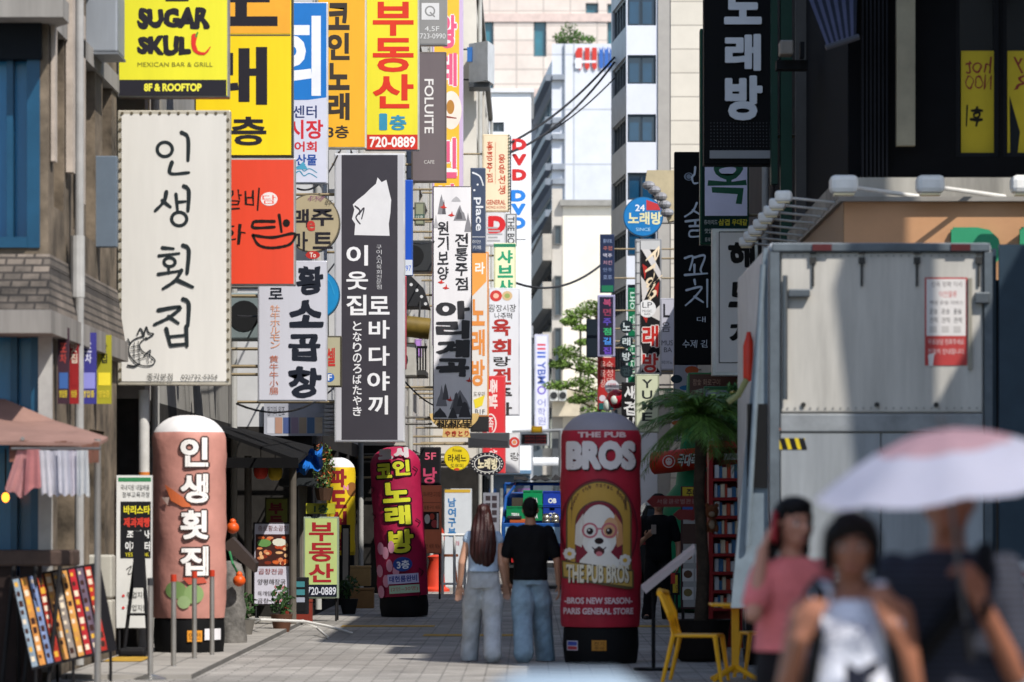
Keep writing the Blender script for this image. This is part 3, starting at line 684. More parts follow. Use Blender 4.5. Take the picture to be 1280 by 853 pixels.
# yellow window posters (mirrored writing as seen from outside)
for i, (a, b_, lines) in enumerate(((1203, 1246, [('hot', 72, 92), ('NOO', 94, 112)]), (1261, 1310, [('sy', 72, 92), ('R', 94, 112)]))):
    lab = ['yellow window poster with mirrored red writing beside the beige pillar', 'yellow window poster with mirrored red writing and a black shape, cut by the frame edge'][i]
    tp = thing('window_poster', lab, 'poster', (XX((a + b_) / 2, D), D + .1, ZZ(195, D)), 'yellow window posters')
    obj('sheet', B(XX(a, D), D + .12, ZZ(194, D), XX(b_, D), D + .135, ZZ(62, D)), mat('#b8a21c', .6, noise=.1, scale=1.2), tp)
    ar = Art()
    for s_, y0, y1 in lines: ar.h(s_, a + 4 if i == 0 else b_ - 44, y0, a + 36 if i == 0 else b_ - 20, y1, '#7a2414', .0, flip=True, wob=.05)
    if i == 0: ar.h('후', a + 10, 134, a + 26, 158, '#1d1a10', .03, wob=.04); ar.stroke([(a + 6, 132), (a + 5, 158)], 2, '#1d1a10')
    else: ar.poly([(1262, 120), (1275, 165), (1272, 192), (1263, 194)], '#14181c'); 
    ar.build(tp, D + .12)
t_ = thing('striped_awning', 'slate striped retractable awning folded above the black corner wall', 'awning', tuple(P(1040, 50, 40.5)))
bm = BM(); top = [(1004, -20), (1072, -20), (1072, 44), (1058, 58), (1040, 58)]
for k in range(12):
    t0, t1 = k / 12, (k + 1) / 12
    a = [(1004 + 68 * t0, -20), (1004 + 68 * t1, -20), (1034 + 36 * t1, 58 - 10 * t1), (1034 + 36 * t0, 58 - 10 * t0)]
    q = [P(x, y, 40.0 if y < 0 else 39.0) for x, y in a]; vv = [bm.verts.new(p) for p in q] + [bm.verts.new(p + Vector((0, .03, 0))) for p in q]
    fs = [bm.faces.new(vv[:4]), bm.faces.new(vv[7:3:-1])]
    for f in fs: f.material_index = k % 2
obj('fabric', bm, [mat('#4a4c62', .8), mat('#22242f', .8)], t_)
bm = BM(); cyl(bm, P(1032, 60, 39), P(1074, 46, 39), .03); obj('front_bar', bm, mat('#3a3b42', .5), t_)
t_ = thing('floodlight', 'beige floodlight box bracketed to the dark wall by the karaoke sign', 'floodlight', tuple(P(985, 70, 44)))
obj('housing', B(XX(973, 44), 43.7, ZZ(72, 44), XX(990, 44), 44, ZZ(54, 44), bev=.02), mat('#8d857c', .5), t_)
bm = BM(); box(bm, XX(971, 44), 44.01, ZZ(86, 44), XX(1010, 44), 44.3, ZZ(75, 44)); box(bm, XX(999, 44), 43.8, ZZ(74.5, 44), XX(1004, 44), 44, ZZ(55, 44)); obj('bracket', bm, mat('#121316', .5), t_)
# goose-neck lamps on the fascia
lampA = None
def fascia_lamp(loc, rz, label, group):
    global lampA
    if lampA: return dup(lampA, loc, rz, label)
    t = thing('fascia_lamp', label, 'lamp', loc, group)
    x, y, z = loc
    bm = BM(); tube(bm, [(x, y, z), (x - .35, y - .3, z + .02), (x - .75, y - .65, z + .04)], .022); obj('arm', bm, mat('#d2cfc8', .4), t)
    bm = BM(); box(bm, x - .98, y - .86, z - .03, x - .7, y - .6, z + .15, bev=.05); obj('head', bm, mat('#d8d6d0', .4), t)
    bm = BM(); box(bm, x - .94, y - .82, z - .05, x - .74, y - .64, z - .032); obj('glass', bm, mat('#e8d9b0', .3), t)
    lampA = t; return t
for i, (px, py) in enumerate(((1150, 246), (1256, 246), (1372, 246))):
    p = P(px, py, 39.2); fascia_lamp((p.x, p.y, p.z), 0, ['white fascia lamp at the corner end of the wooden front', 'white fascia lamp above the first green letter of the shop', 'white fascia lamp half out of view on the wooden front'][i], 'lamps on the shop fascia')
for k in range(8):
    d_ = 39.6 + k * .95; z = ZZ(250, 39.2)
    l_ = fascia_lamp((XX(1048, 39.2) + .02, d_, z), R(-8), f'white lamp on the side fascia, number {k + 1} of eight counted from the corner', 'lamps on the shop fascia')
    l_.scale = (.62, .62, .62)

# ------------------------------------------------------------------ hanging signs, left row
K = '#26242b'
a = Art().rect(149, 100, 283, 120, '#25242c').h('SUGAR', 172, 10, 262, 36, K, .07, wob=.05).h('SKUL', 172, 45, 238, 69, K, .07, wob=.05)
a.stroke([(243, 46), (242, 56), (246, 65), (256, 67), (263, 59)], 8, '#d8342c', .85).stroke([(245, 46), (247, 41)], 2.5, '#4a8a3a', .2)
a.h('MEXICAN BAR & GRILL', 172, 78, 266, 83.5, '#8a8730', .0).h('8F & ROOFTOP', 180, 104.5, 252, 114.5, '#e6df4a', .05)
a.rect(207, -4, 236, 1.5, K)
sign('yellow bar sign with a red chili pepper and a dark strip at its foot', (147, -30, 286, 122), 43.5, '#e2dc35', a, '#8f8f8c', -1, .22)

a = Art(); INK = '#232a2d'
for c in ((206, 187, 9.5, 9), (224, 274, 9.5, 8.5), (212, 328, 7, 5.5)): a.ring(c[0], c[1], c[2], 4.4, INK, c[3])
for st, w_ in (([(227, 166), (235, 173), (235, 201)], 5.5), ([(215, 203), (213, 217), (236, 216)], 5),
    ([(208, 240), (205, 252), (194, 264)], 5), ([(203, 251), (213, 259)], 5), ([(220, 243), (222, 263)], 4.5), ([(222, 253), (232, 252)], 4), ([(230, 233), (236, 239), (235, 264)], 5.5),
    ([(203, 310), (217, 311)], 4.5), ([(199, 320), (224, 317)], 4.5), ([(211, 335), (211, 342)], 4), ([(198, 343), (224, 339)], 4.5), ([(229, 307), (236, 313), (234, 342)], 5.5), ([(227, 338), (219, 351), (204, 361)], 5), ([(221, 350), (241, 359)], 5),
    ([(198, 388), (225, 384), (213, 396), (193, 406)], 5), ([(211, 396), (223, 404)], 5), ([(229, 374), (236, 380), (235, 408)], 5.5), ([(208, 411), (213, 432)], 5), ([(212, 421), (233, 419)], 4), ([(214, 432), (234, 430)], 4.5), ([(233, 408), (234, 433)], 5)):
    a.stroke(st, w_, INK, .25)
for st, w_ in (([(180, 420), (166, 426), (161, 438), (166, 450), (177, 457), (189, 457), (194, 451), (187, 444), (178, 439), (175, 430), (183, 422)], 1.6), ([(180, 421), (183, 409), (186, 416), (192, 418), (183, 424)], 2), ([(172, 418), (176, 411), (180, 420)], 2.2),
    ([(160, 457), (168, 458), (174, 455)], 2.5), ([(163, 430), (160, 424)], 2), ([(180, 445), (188, 438), (187, 446)], 1.6), ([(164, 434), (174, 432)], 1), ([(163, 439), (176, 437)], 1), ([(165, 445), (179, 442)], 1), ([(169, 451), (183, 446)], 1),
    ([(168, 428), (168, 452)], 1), ([(173, 427), (175, 455)], 1), ([(186, 455), (184, 445)], 1)):
    a.stroke(st, w_, '#2d3032', .1, kind='fish_drawing')
a.ring(190, 450, .8, .9, '#2d3032', kind='fish_drawing')
a.h('종각본점', 184, 467, 216, 476, '#54534f', .0).h('02)732-5354', 227, 468.5, 272, 476, '#54534f', .0)
t = sign('cream banner with brushed black letters and a fish drawing in its corner', (147, 138, 288, 482), 43.2, '#d5d2cb', a, '#b9b2a2', -1, .16, border=5)
bm = BM()
for k in range(12):
    for (px, py) in ((153 + k * 11.7, 142),): p = P(px, py, 43.2); cyl(bm, (p.x, p.y + .02, p.z), (p.x, p.y - .012, p.z), .018, seg=8)
for k in range(27):
    for px in (150.5, 285): p = P(px, 150 + k * 12.5, 43.2); cyl(bm, (p.x, p.y + .02, p.z), (p.x, p.y - .012, p.z), .018, seg=8)
obj('eyelet', bm, mat('#6f6552', .4, .4), t)  # eyelets along the banner edge, all in one mesh
# the pole under the banner
p = P(180, 482, 43.5); t = thing('white_pole', 'white painted pole with an orange sticker below the cream fish banner', 'pole', (p.x, p.y, 0))
bm = BM(); cyl(bm, (p.x, p.y, 0), (p.x, p.y, 2.98), .062, seg=16); obj('shaft', bm, mat('#c9c7c2', .5, noise=.15), t)
bm = BM(); cyl(bm, (p.x, p.y, 1.75), (p.x, p.y, 2.05), .0635, seg=16); obj('sticker', bm, mat('#c9762f', .5), t)

a = Art().rect(246, -60, 363, 42, '#eaa733').rect(246, 43.2, 363, 45, '#5b5545').v('노', 256, -46, 347, 38, K, .035).v('래', 250, 54, 334, 136, K, .03).h('3층', 263, 146, 333, 182, K, .03)
sign('yellow karaoke sign with heavy black letters and a third floor line', (243, -60, 366, 196), 46.3, '#f0cf1e', a, '#48453c', -1, .25)
a = Art().h('뽀갈비', 258, 236, 324, 263, '#1d1714', .0, wob=.04).oval(336.5, 249, 10.5, 8.5, '#e8dfdc').h('담', 328, 244, 345, 255, '#e5503c', .0)
a.stroke([(343, 277), (320, 277), (316, 280), (318, 285), (343, 284)], 4, '#1d1714', .1).stroke([(349, 269), (352, 290)], 4, '#1d1714', .3).oval(358, 279, 4.5, 4.8, '#1d1714', 'lettering')
a.stroke([(316, 294), (340, 297), (367, 292), (367, 300), (359, 307), (338, 310), (323, 306), (316, 294)], 3.6, '#1d1714', .1).h('화', 268, 280, 308, 305, '#1d1714', .0, wob=.05)
sign('coral red rib restaurant sign with brushed bowl shaped lettering', (243, 198, 369, 357), 46, '#e0492f', a, '#aaa9a6', -1, .2)
a = Art().rect(342, 4, 408, 125, '#2576c4').poly([(342, 140), (355, 133), (380, 126), (408, 122), (408, 228), (342, 228)], '#cfd2e2').h('회', 334, 20, 401, 120, '#e9ecf2', .03)
a.h('센터', 366, 132, 396, 148, '#2d3a6a', .02).h('시장', 360, 150, 404, 174, '#c9303a', .03).h('어회', 368, 177, 396, 190, '#c9303a', .03).h('산물', 370, 193, 396, 207, '#2a4f9c', .03)
for y in (214, 220): a.stroke([(366, y), (374, y - 6), (380, y), (387, y - 3), (396, y + 2)], 1.5, '#3c8fb0')
a.poly([(370, 212), (379, 202), (385, 212)], '#4f9fbd')
sign('blue and pale lilac seafood market banner with white and red letters', (338, 3, 410, 230), 52, '#cfd2e2', a, '#d7d8de', -1, .12, wall=-4.4)
a = Art().v('코인노래', 409, 2, 437, 152, '#3f362f', .045, gap=.1).h('3층', 409, 157, 436, 173, '#3f362f', .02)
sign('amber coin karaoke sign with four stacked dark grey letters', (396, -10, 458, 186), 58.6, '#eeb232', a, '#d9d4c6', -1, .2, wall=-3.3)
a = Art().v('부동산', 466, 1, 517, 137, '#d83a24', .03, gap=.06).h('1', 474, 142, 484, 163, '#3d93b4', .06).h('층', 487, 144, 508, 163, '#3d93b4', .04).rect(458, 168.5, 522, 187, '#cf3a2c').h('720-0889', 462, 171, 519, 184.5, '#f1efec', .03)
sign('bright yellow real estate sign with red letters and a red telephone strip', (456, -20, 524, 188), 61, '#ece03a', a, '#c9c8bf', -1, .2)
a = Art().rect(527, 4, 549, 25, '#d8d8d8').ring(537.5, 14, 5.6, 2, '#8f8f8e').stroke([(538, 16), (543, 21)], 2, '#8f8f8e', .1).h('4,5F', 531, 33, 549, 40, '#dededd', .0).h('723-0990', 525, 42, 557, 48.5, '#dededd', .0)
sign('small grey sign with a white rounded square, above the taupe cafe sign', (523, -30, 559, 57), 66.5, '#8f8e8c', a, '#9a9997', -1, .18)
a = Art().h('FOLUITE', 530.5, 99, 542, 167, '#e3e0dd', .02, rot=True).h('CAFE', 530, 200.5, 543, 205, '#d8d4d0', .0)
sign('tall taupe cafe sign with white letters turned on their side', (514, 65, 558, 228), 65.5, '#72686a', a, '#6a615c', -1, .2)
a = Art().rect(543, -10, 574, 428, '#efb93c').v('왕테', 547, 15, 572, 112, '#f3e9e6', .1).v('왕테', 548, 16, 571, 111, '#de5f80', .045)
a.oval(564, 138, 13, 24, '#ecdfd2').oval(563, 134, 5, 9, '#b5803c').stroke([(556, 146), (570, 148)], 2.5, '#8c3328').v('민박구이', 547, 168, 572, 400, '#f3e9e6', .1).v('민박구이', 548, 169, 571, 399, '#de5f80', .045)
sign('long yellow sign with pink letters and an oval dish picture, lilac edged', (540, -20, 579, 432), 75.4, '#c9b3d0', a, '#c9b9d2', -1, .2, border=1)
a = Art().rect(427, 194, 497, 550, '#3e3b42')
a.poly([(443, 294), (444, 280), (440, 274), (443, 262), (441, 256), (447, 250), (456, 243), (463, 236), (470, 230), (472, 222), (477, 228), (483, 225), (486, 238), (489, 250), (488, 266), (486, 280), (487, 295)], '#dfdfe2').stroke([(449, 268), (455, 260), (452, 274)], 2, '#3e3b42').stroke([(444, 258), (450, 264), (445, 272), (450, 280)], 2.2, '#3e3b42', .2)
for ch, r_ in (('이', (433, 305, 460, 334)), ('웃', (433, 338, 460, 364)), ('집', (433, 367, 458, 396)), ('로', (461, 369, 487, 395)), ('바', (461, 399, 487, 425)), ('다', (461, 431, 487, 459)), ('야', (459, 463, 487, 490)), ('끼', (460, 493, 485, 520))): a.v(ch, *r_, '#e9e9ec', .025)
a.v('구이스시목회전문점', 470.5, 306, 477, 362, '#c9c9cd', .0).v('となりのろばたやき', 441, 401, 452, 521, '#e2e2e5', .02)
sign('tall charcoal sign with a white cat silhouette and two white letter columns', (418, 192, 506, 553), 57.6, '#c3c3c9', a, '#d2d3d6', -1, .25, wall=-4.4)
# round signs
def round_sign(label, cx, cy, rx, ry, d, face, rim, art, wall=None, side=-1, thick=.18, name='round_sign', cat='sign', group=None):
    c = P(cx, cy, d); sx, sz = rx * d / F, ry * d / F
    t = thing(name, label, cat, (c.x, d + thick / 2, c.z - sz), group)
    def disc(y0, y1, k):
        bm = BM(); prism(bm, [(c.x + sx * k * math.cos(2 * math.pi * i / 40), c.z + sz * k * math.sin(2 * math.pi * i / 40)) for i in range(40)], y0, y1); return bm
    obj('rim', disc(d, d + thick, 1), mat(rim, .4, .3), t); obj('face_panel', disc(d - .006, d - .0005, .955), mat(face, .4, noise=.08), t)
    if art: art.build(t, d - .006)
    if wall is not None:
        bm = BM(); arms(bm, c.x + side * sx * .8, wall, (c.z - sz * .3, c.z + sz * .3), d + thick / 2); obj('bracket', bm, mat('#6d6a66', .5, .6), t)
    return t
a = Art().v('맥', 366, 260, 386, 286, K, .03).v('주', 389, 260, 417, 284, K, .03).v('마', 364, 288, 385, 316, K, .02).v('트', 391, 289, 416, 313, K, .03).h('e', 383.5, 276, 394, 289, '#c23b34', .03).oval(391, 319, 9, 5, '#b5302c').h('To', 387, 316, 395, 322, '#e9e3d6', .02).h('직거래', 385, 245, 404, 252, '#8a4a7a', .0, skew=.3).h('맥주', 406, 250, 415, 258, '#33302b', .0, skew=.4)
round_sign('round beige beer shop sign with four black letters and a red oval', 390, 279, 35, 37, 50, '#aea183', '#6b6353', a, -4.4)
a = Art()
for ch, r_ in (('황', (371, 333, 405, 369)), ('소', (361, 375, 404, 409)), ('곱', (360, 417, 401, 452)), ('창', (360, 459, 401, 497))): a.v(ch, *r_, '#1d222e', .05, gap=0, wob=.03)
a.h('로', 336, 360, 354, 374, '#1d222e', .02).v('牡牛ホルモン', 338, 381, 350, 436, '#d79a78', .0).v('黄牛牛小腸', 337, 444, 348, 494, '#b8694a', .0)
sign('pale lilac tripe restaurant banner with chunky black brush letters', (322, 326, 409, 502), 49, '#c9cad4', a, '#c1c2ca', -1, .12, wall=-4.4)
round_sign('plain bright blue round sign half hidden behind the tripe banner', 395, 368, 29.5, 31, 52, '#1f86bf', '#2b6f96', Art().stroke([(400, 345), (412, 352), (418, 368)], 2, '#2f97cc'), -4.4)
a = Art().h('셀', 408, 435, 419, 458, '#c03a34', .03).oval(412, 472, 6, 5.5, '#2f66b8').h('F', 410, 468, 415, 476, '#e8e8e8', .02)
sign('little beige hotel sign box with a red letter and blue oval', (402, 420, 427, 484), 54, '#b0ab90', a, '#4f4b40', -1, .2, wall=-4.4)
# ink painting sign
a = Art(); g = ['#b5b4b8', '#8d8c91', '#5f5e63', '#414045']
def peak(x, y, w_, h, c): 
    pts = [(x - w_ / 2, y)]; n = 6
    for i in range(1, n): pts.append((x - w_ / 2 + w_ * i / n, y - h * (1 - abs(i / n - .5) * 1.7) * random.uniform(.75, 1.05)))
    a.poly(pts + [(x + w_ / 2, y)], c, 'ink_mountain')
for q in ((552, 268, 10, 26, g[1]), (555, 268, 5, 20, g[2]), (575, 276, 16, 20, g[1]), (574, 274, 8, 16, g[2]), (585, 290, 9, 24, g[1]), (545, 285, 6, 16, g[0]), (570, 252, 12, 8, g[0])): peak(*q)
for q in ((552, 508, 14, 26, g[1]), (557, 500, 8, 26, g[2]), (575, 512, 26, 28, g[1]), (571, 518, 14, 34, g[2]), (581, 522, 16, 26, g[3]), (550, 522, 18, 14, g[3]), (566, 523, 12, 16, g[3]), (575, 508, 8, 16, g[3])): peak(*q)
for (x, y) in ((554, 259), (564, 269), (551, 353), (557, 360), (586, 476), (562, 500), (551, 412)):
    a.poly([(x - 4, y), (x, y - 1.5), (x + 1, y - 5), (x + 2, y - .5), (x + 5, y + .5), (x, y + 2)], '#cf3f38', 'red_bird')
a.v('원기보양', 547, 276, 561, 351, '#39383c', .02, wob=.03).v('전통주점', 569, 291, 585, 364, '#39383c', .02, wob=.03)
a.v('아리계곡', 545, 376, 587, 472, '#37363a', .055, gap=.04, wob=.02)
sign('narrow white sign with ink painted mountains, red birds and bold grey letters', (541, 233, 590, 525), 70, '#eeecf0', a, '#3a393c', -1, .2, border=1.2)
# gold half round sign
t = thing('tavern_sign', 'gold half round tavern sign with three black characters under the ink painted sign', 'sign', tuple(P(568, 547, 73)))
bm = BM(); pts = [(XX(568 + 31 * math.cos(k * math.pi / 16), 73), ZZ(517 + 22 * math.sin(k * math.pi / 16), 73)) for k in range(17)]; prism(bm, pts, 73, 73.15); obj('panel', bm, mat('#d9b878', .5, noise=.1), t)
bm = BM(); prism(bm, [(XX(x, 73), ZZ(y, 73)) for x, y in ((554, 536), (586, 536), (588, 547), (553, 547))], 72.96, 72.995); obj('lower_plate', bm, mat('#d9b878', .5, noise=.1), t)
a = Art().h('桃桃里', 546, 523.5, 591, 535.5, '#1d1a18', .03).h('やきとり', 556, 538.5, 586, 545.5, '#b23428', .02); a.build(t, 72.955)
bm = BM(); arms(bm, XX(540, 73), -3.25, (ZZ(522, 73), ZZ(530, 73)), 73.08); obj('bracket', bm, mat('#6d6a66', .5, .6), t)
a = Art().poly([(585, 317), (608, 317), (608, 352), (585, 376)], '#eaa052').h('라', 594, 328, 606, 343, '#f0ece4', .03).v('노래방', 589, 372, 606, 485, '#dd8d48', .04).h('도우미', 592, 490, 606, 496, '#6b5a46', .0).poly([(592, 500), (606, 494), (603, 507), (594, 511)], '#e8d23a').h('B1F', 594, 512, 606, 518, '#3a3a44', .0)
sign('white and orange karaoke sign with stacked orange letters beside the white menu sign', (584, 315, 611, 521), 81, '#dedbd6', a, '#e0985a', -1, .2, wall=-2.4)
a = Art().stroke([(591, 216), (600, 221), (604, 232)], 2.2, '#dfe2e6').oval(593, 238, 1.3, 1.3, '#dfe2e6', 'lettering').oval(597, 231, 1.3, 1.3, '#dfe2e6', 'lettering').h('place', 592, 247, 604, 289, '#dfe2e6', .02, rot=True).h('라이브', 590, 300, 601, 305, '#cfd3d8', .0).h('카페', 591, 307, 601, 312, '#cfd3d8', .0).rect(589, 296, 606, 296.8, '#cfd3d8')
sign('slate blue cafe sign with white lettering turned on its side', (588, 210, 607, 316), 77, '#465066', a, '#545e72', -1, .2, wall=-2.4)
a = Art().v('홍콩주점', 608.5, 176, 616, 229, '#c05038', .02, wob=.04).v('용용선생', 623, 192, 631.5, 244, '#c05038', .02, wob=.04).rect(619, 178, 619.6, 230, '#c99a78').h('GENERAL', 608, 250, 632, 256, '#b8503c', .02).h('HONG KONG', 608, 257.5, 632, 261, '#b8503c', .0)
t = sign('cream noodle bar sign with two columns of small red brush letters', (603, 168, 637, 265), 87, '#e9d6b6', a, '#e4d0ae', -1, .18, wall=-2.4)
bm = BM()
for k in range(24): box(bm, XX(635.2, 87), 86.98, ZZ(170 + k * 4, 87), XX(637.5, 87), 86.994, ZZ(168.5 + k * 4, 87))
obj('lacing_stitch', bm, mat('#55604f', .6), t)
# dvd letters
d = 97; t = thing('channel_letter_sign', 'vertical red and blue three letter sign on a thin dark mast', 'sign', tuple(P(649, 305, d)))
bm = BM(); box(bm, XX(637.5, d), d + .02, ZZ(305, d), XX(639, d), d + .08, ZZ(170, d)); box(bm, XX(639, d), d + .04, ZZ(300, d), XX(657, d), d + .07, ZZ(299, d)); obj('mast', bm, mat('#4b4e52', .5, .5), t)
bm = BM(); arms(bm, XX(638, d), -1.25, (ZZ(290, d), ZZ(190, d)), d + .05); obj('bracket', bm, mat('#6d6a66', .5, .6), t)
a = Art()
for ch, y in (('D', 174), ('V', 193), ('D', 212)): a.h(ch, 640, y, 658, y + 14.5, '#c92c2e', .07, ex=.1)
for ch, y in (('D', 238), ('V', 255), ('D', 272)): a.h(ch, 639, y, 657, y + 14.5, '#2a7fd6', .07, ex=.1)
a.build(t, d)
a = Art().h('D', 610, 270, 632, 292, '#cf2f34', .08)
for k in range(5): a.rect(609 + k % 2, 284 + k * 4, 622 + 3 * (k % 3), 286 + k * 4, '#a9a9ac')
sign('white card sign with a red capital over grey print', (606, 264, 632, 308), 88.5, '#d9d9dc', a, '#cfcfd2', -1, .1, wall=-2.4)
a = Art().h('THE BO', 634.5, 271, 643, 305, '#2b2c2f', .01, rot=True)
sign('narrow white sign with black capitals turned on their side', (632, 267, 646, 308), 89, '#d6d7d8', a, '#88898a', -1, .1, wall=-2.4)
a = Art().rect(617.5, 305, 644.5, 309, '#2a7d5c').v('샤브샤', 622, 312, 641, 367, '#2a9a70', .04, wob=.02)
sign('cream hotpot sign with green letters and green top edge', (617, 304, 645, 366), 86.5, '#ecebc2', a, '#dcdcb4', -1, .15, wall=-2.4)
a = Art().oval(620, 370, 7.5, 7, '#c8423c').oval(620, 370, 3.5, 3.2, '#e8b8a0').oval(634, 370, 6.5, 6, '#d2b48a').oval(634, 370, 3.5, 3, '#9aa864').h('광장시장', 611, 381, 645, 390, '#2d2b2b', .0, wob=.04).h('나주떡', 618, 391, 640, 399, '#2d2b2b', .0, wob=.04)
a.v('육', 615, 399, 638, 420, '#a93430', .04, gap=0).v('회', 615, 424, 639, 444, '#a93430', .04, gap=0).v('랑', 617, 446, 638, 458, '#33302f', .02, gap=0).v('전', 616, 460, 639, 481, '#a93430', .04, gap=0).v('주가', 617, 484, 640, 520, '#3a3735', .03)
t = sign('tall white raw beef restaurant sign with red and black brush letters', (610, 360, 650, 520), 85.2, '#dfe0e4', a, '#d5d6da', -1, .15, wall=-2.4)
a = Art().ring(643, 553, 5, 3, '#c8423c').oval(643, 553, 2.5, 2.5, '#d98a5a').h('랑', 638, 566, 649, 576, '#3a3735', .0, wob=.06)
sign('low white sign with a red orange roundel beside the grey overhead board', (630, 541, 650, 592), 85.8, '#dfe0e2', a, '#d0d0d2', -1, .12, wall=-2.4)
a = Art().h('족발', 610, 474, 622, 511, '#f0dcd8', .04, rot=True).ring(613, 530, 7, 1.8, '#f0dcd8', 12).h('족', 609, 522, 617, 538, '#f0dcd8', .02).h('보쌈', 612, 548, 622, 575, '#f0dcd8', .02, rot=True)
sign('pinkish red pork sign with white letters turned on their side', (603, 470, 632, 592), 83, '#dd3c42', a, '#e0585a', -1, .15, wall=-2.4)
a = Art().h('5F', 531, 566, 545, 575, '#d8607a', .02).v('낭', 529, 583, 546, 607, '#c2486a', .03)
sign('small black sign with dim pink lettering above the orange standing sign', (525, 559, 551, 610), 74, '#17161a', a, '#2a2a2e', -1, .2)
a = Art().h('라세느', 560, 568, 583, 578, '#2a2418', .02).h('도우미', 563, 580, 579, 585, '#3a3020', .0).oval(571, 586.8, 3.5, 1.6, '#c2452c').h('Private', 566, 561, 577, 565, '#6b5a1c', .0)
round_sign('round yellow karaoke sign with small dark letters', 571, 573, 16, 15.5, 74.6, '#e8d022', '#c9b11c', a, -3.25)
a = Art().ring(609, 580, 16, 1.2, '#cfcfca', 10.5).h('노래방', 597, 573, 622, 587, '#e0d6b4', .05, wob=.03)
for k in range(22): q = 2 * math.pi * k / 22; a.oval(609 + 18.6 * math.cos(q), 580 + 12.3 * math.sin(q), .9, .9, '#cfcfca', 'bulb_dot', 6)
round_sign('oval dark karaoke sign ringed with pale dots', 609, 580, 21, 14.5, 78, '#22212a', '#4a4a4e', a, -2.4)
sign('blank dark grey overhead board with light painted across its upper half', (585, 541, 637, 560), 80, '#35363a', Art().poly([(587, 542.5), (635, 542.5), (635, 552), (587, 548)], '#45474b'), '#5a5b5d', -1, .3, wall=-2.4)  # light on the upper half is laid on as a paler patch
sign('dark shuttered box behind the white and orange karaoke sign', (588, 519, 611, 540), 82, '#2c2c2e', None, '#3a3a3a', -1, .3, wall=-2.4)
a = Art().rect(504.5, 325, 515.5, 344, '#d4dbe6').h('97', 507, 332, 514, 339, '#2a5fd0', .0)
sign('slim cobalt blue sign with a pale foot beside the charcoal sign', (503, 225, 516, 345), 63, '#2456c4', a, '#3a62bb', -1, .15)
sign('slim crimson sign edge beside the charcoal sign', (503, 345, 508, 462), 60, '#b9304a', None, '#c04a5c', -1, .12)
sign('small lilac sign between the dark balcony rails', (518, 424, 527, 447), 74, '#b98ad8', None, '#a98abf', -1, .1)
sign('small olive sign with pale lettering above a round lamp', (518, 253, 531, 282), 72, '#8b8f78', Art().rect(518.5, 268, 530.5, 276, '#3f5a52').h('대흥', 520, 269.5, 529, 274.5, '#d8dcd0', .0), '#6b6e60', -1, .12)
sign('slim dark banner hanging behind the taupe cafe sign', (508, 185, 516, 225), 69, '#343c4c', None, '#3c4454', -1, .1)
# silver billboard box high on the left
d = 92; t = thing('billboard_box', 'silver billboard box angled out high over the cream noodle bar sign', 'billboard', tuple(P(600, 104, d)))
bm = BM(); foot(bm, [(XX(586, d), d), (XX(610, d), d - .6), (XX(618, d), d + .4), (XX(592, d), d + 1)], ZZ(104, d), ZZ(55, d)); obj('box', bm, mat('#cdd0d2', .4, .1), t)
bm = BM(); box(bm, XX(586, d), d - .2, ZZ(110, d), XX(612, d), d + .8, ZZ(104.3, d)); arms(bm, XX(590, d), -2.4, (ZZ(98, d), ZZ(60, d)), d + .3); obj('bracket', bm, mat('#44474a', .5, .4), t)
obj('blue_panel', B(XX(584, d), d - .12, ZZ(78, d), XX(597, d), d - .03, ZZ(60, d)), mat('#2f66a8', .5), t)
# banner on the glass block, led board, cables
a = Art()
for k in range(4): a.rect(671.5, 430 + k * 5, 682, 432.5 + k * 5, '#b8404a' if k < 2 else '#3a58a8')
a.h('YBM', 672, 452, 682, 480, '#44589c', .02, rot=True).ring(677, 488, 4.5, 2, '#6a5aa8').v('어학원', 672, 498, 682, 532, '#6a6c98', .0)
sign('pale lilac academy banner with red and blue bars far down the street', (668, 418, 686, 541), 136, '#c3c4d6', a, '#b4b6c4', None, .15)
bm = BM(); p = P(664, 541, 136.2)
t = thing('banner_post', 'grey lamp post with a red lamp holding the pale lilac banner', 'post', (p.x, p.y, 0)); cyl(bm, (p.x, p.y, 0), (p.x, p.y, 8.2), .07); obj('shaft', bm, mat('#8d9095', .5, .4), t)
bm = BM(); arms(bm, p.x, XX(669, 136), (4.6, 7.8), 136.1); obj('arm', bm, mat('#8d9095', .5, .4), t)
a = Art()
for k in range(3): a.h('정체구간 안전운행', 656, 544.5 + k * 4, 682, 547 + k * 4, '#c8403c', .0)
t = sign('overhead traffic board with dim red text in a white frame', (650, 541, 686, 557), 118, '#2a2528', a, '#c9cacc', None, .25)
p = P(688, 560, 118.3); bm = BM(); cyl(bm, (XX(701, 118.3), p.y, 0), (XX(701, 118.3), p.y, ZZ(538, 118.3)), .07); cyl(bm, (XX(640, 118.3), p.y, ZZ(540, 118.3)), (XX(704, 118.3), p.y, ZZ(538, 118.3)), .05)
t = thing('gantry_pole', 'grey pole with a long arm that carries the traffic board', 'pole', (XX(701, 118.3), p.y, 0)); obj('mast', bm, mat('#8a8d90', .5, .5), t)
sign('small yellow plate hanging on the long pole arm', (664, 533, 678, 542), 118, '#d8a820', None, '#b08a2a', None, .05)
for i, (A_, B_, dA, dB, sag) in enumerate(((( 600, 195), (768, 72), 95, 103, .35), ((606, 200), (768, 78), 95, 103, .5), ((618, 196), (768, 98), 96, 103, .3), ((640, 352), (766, 318), 93, 101, .45))):
    p, q = P(*A_, dA), P(*B_, dB); bm = BM()
    tube(bm, [p.lerp(q, k / 16) - Vector((0, 0, sag * 4 * (k / 16) * (1 - k / 16))) for k in range(17)], .03 if i != 2 else .02, 6)
    tag(obj('cable', bm, mat('#2c2d30', .6), None), ['thick dark cable, upper of two sagging from the left row to the corner tower', 'thick dark cable, lower of two sagging from the left row to the corner tower', 'thin cable rising most steeply to the corner tower', 'lone sagging cable low in front of the cream building'][i], 'cable', 'cables over the street')

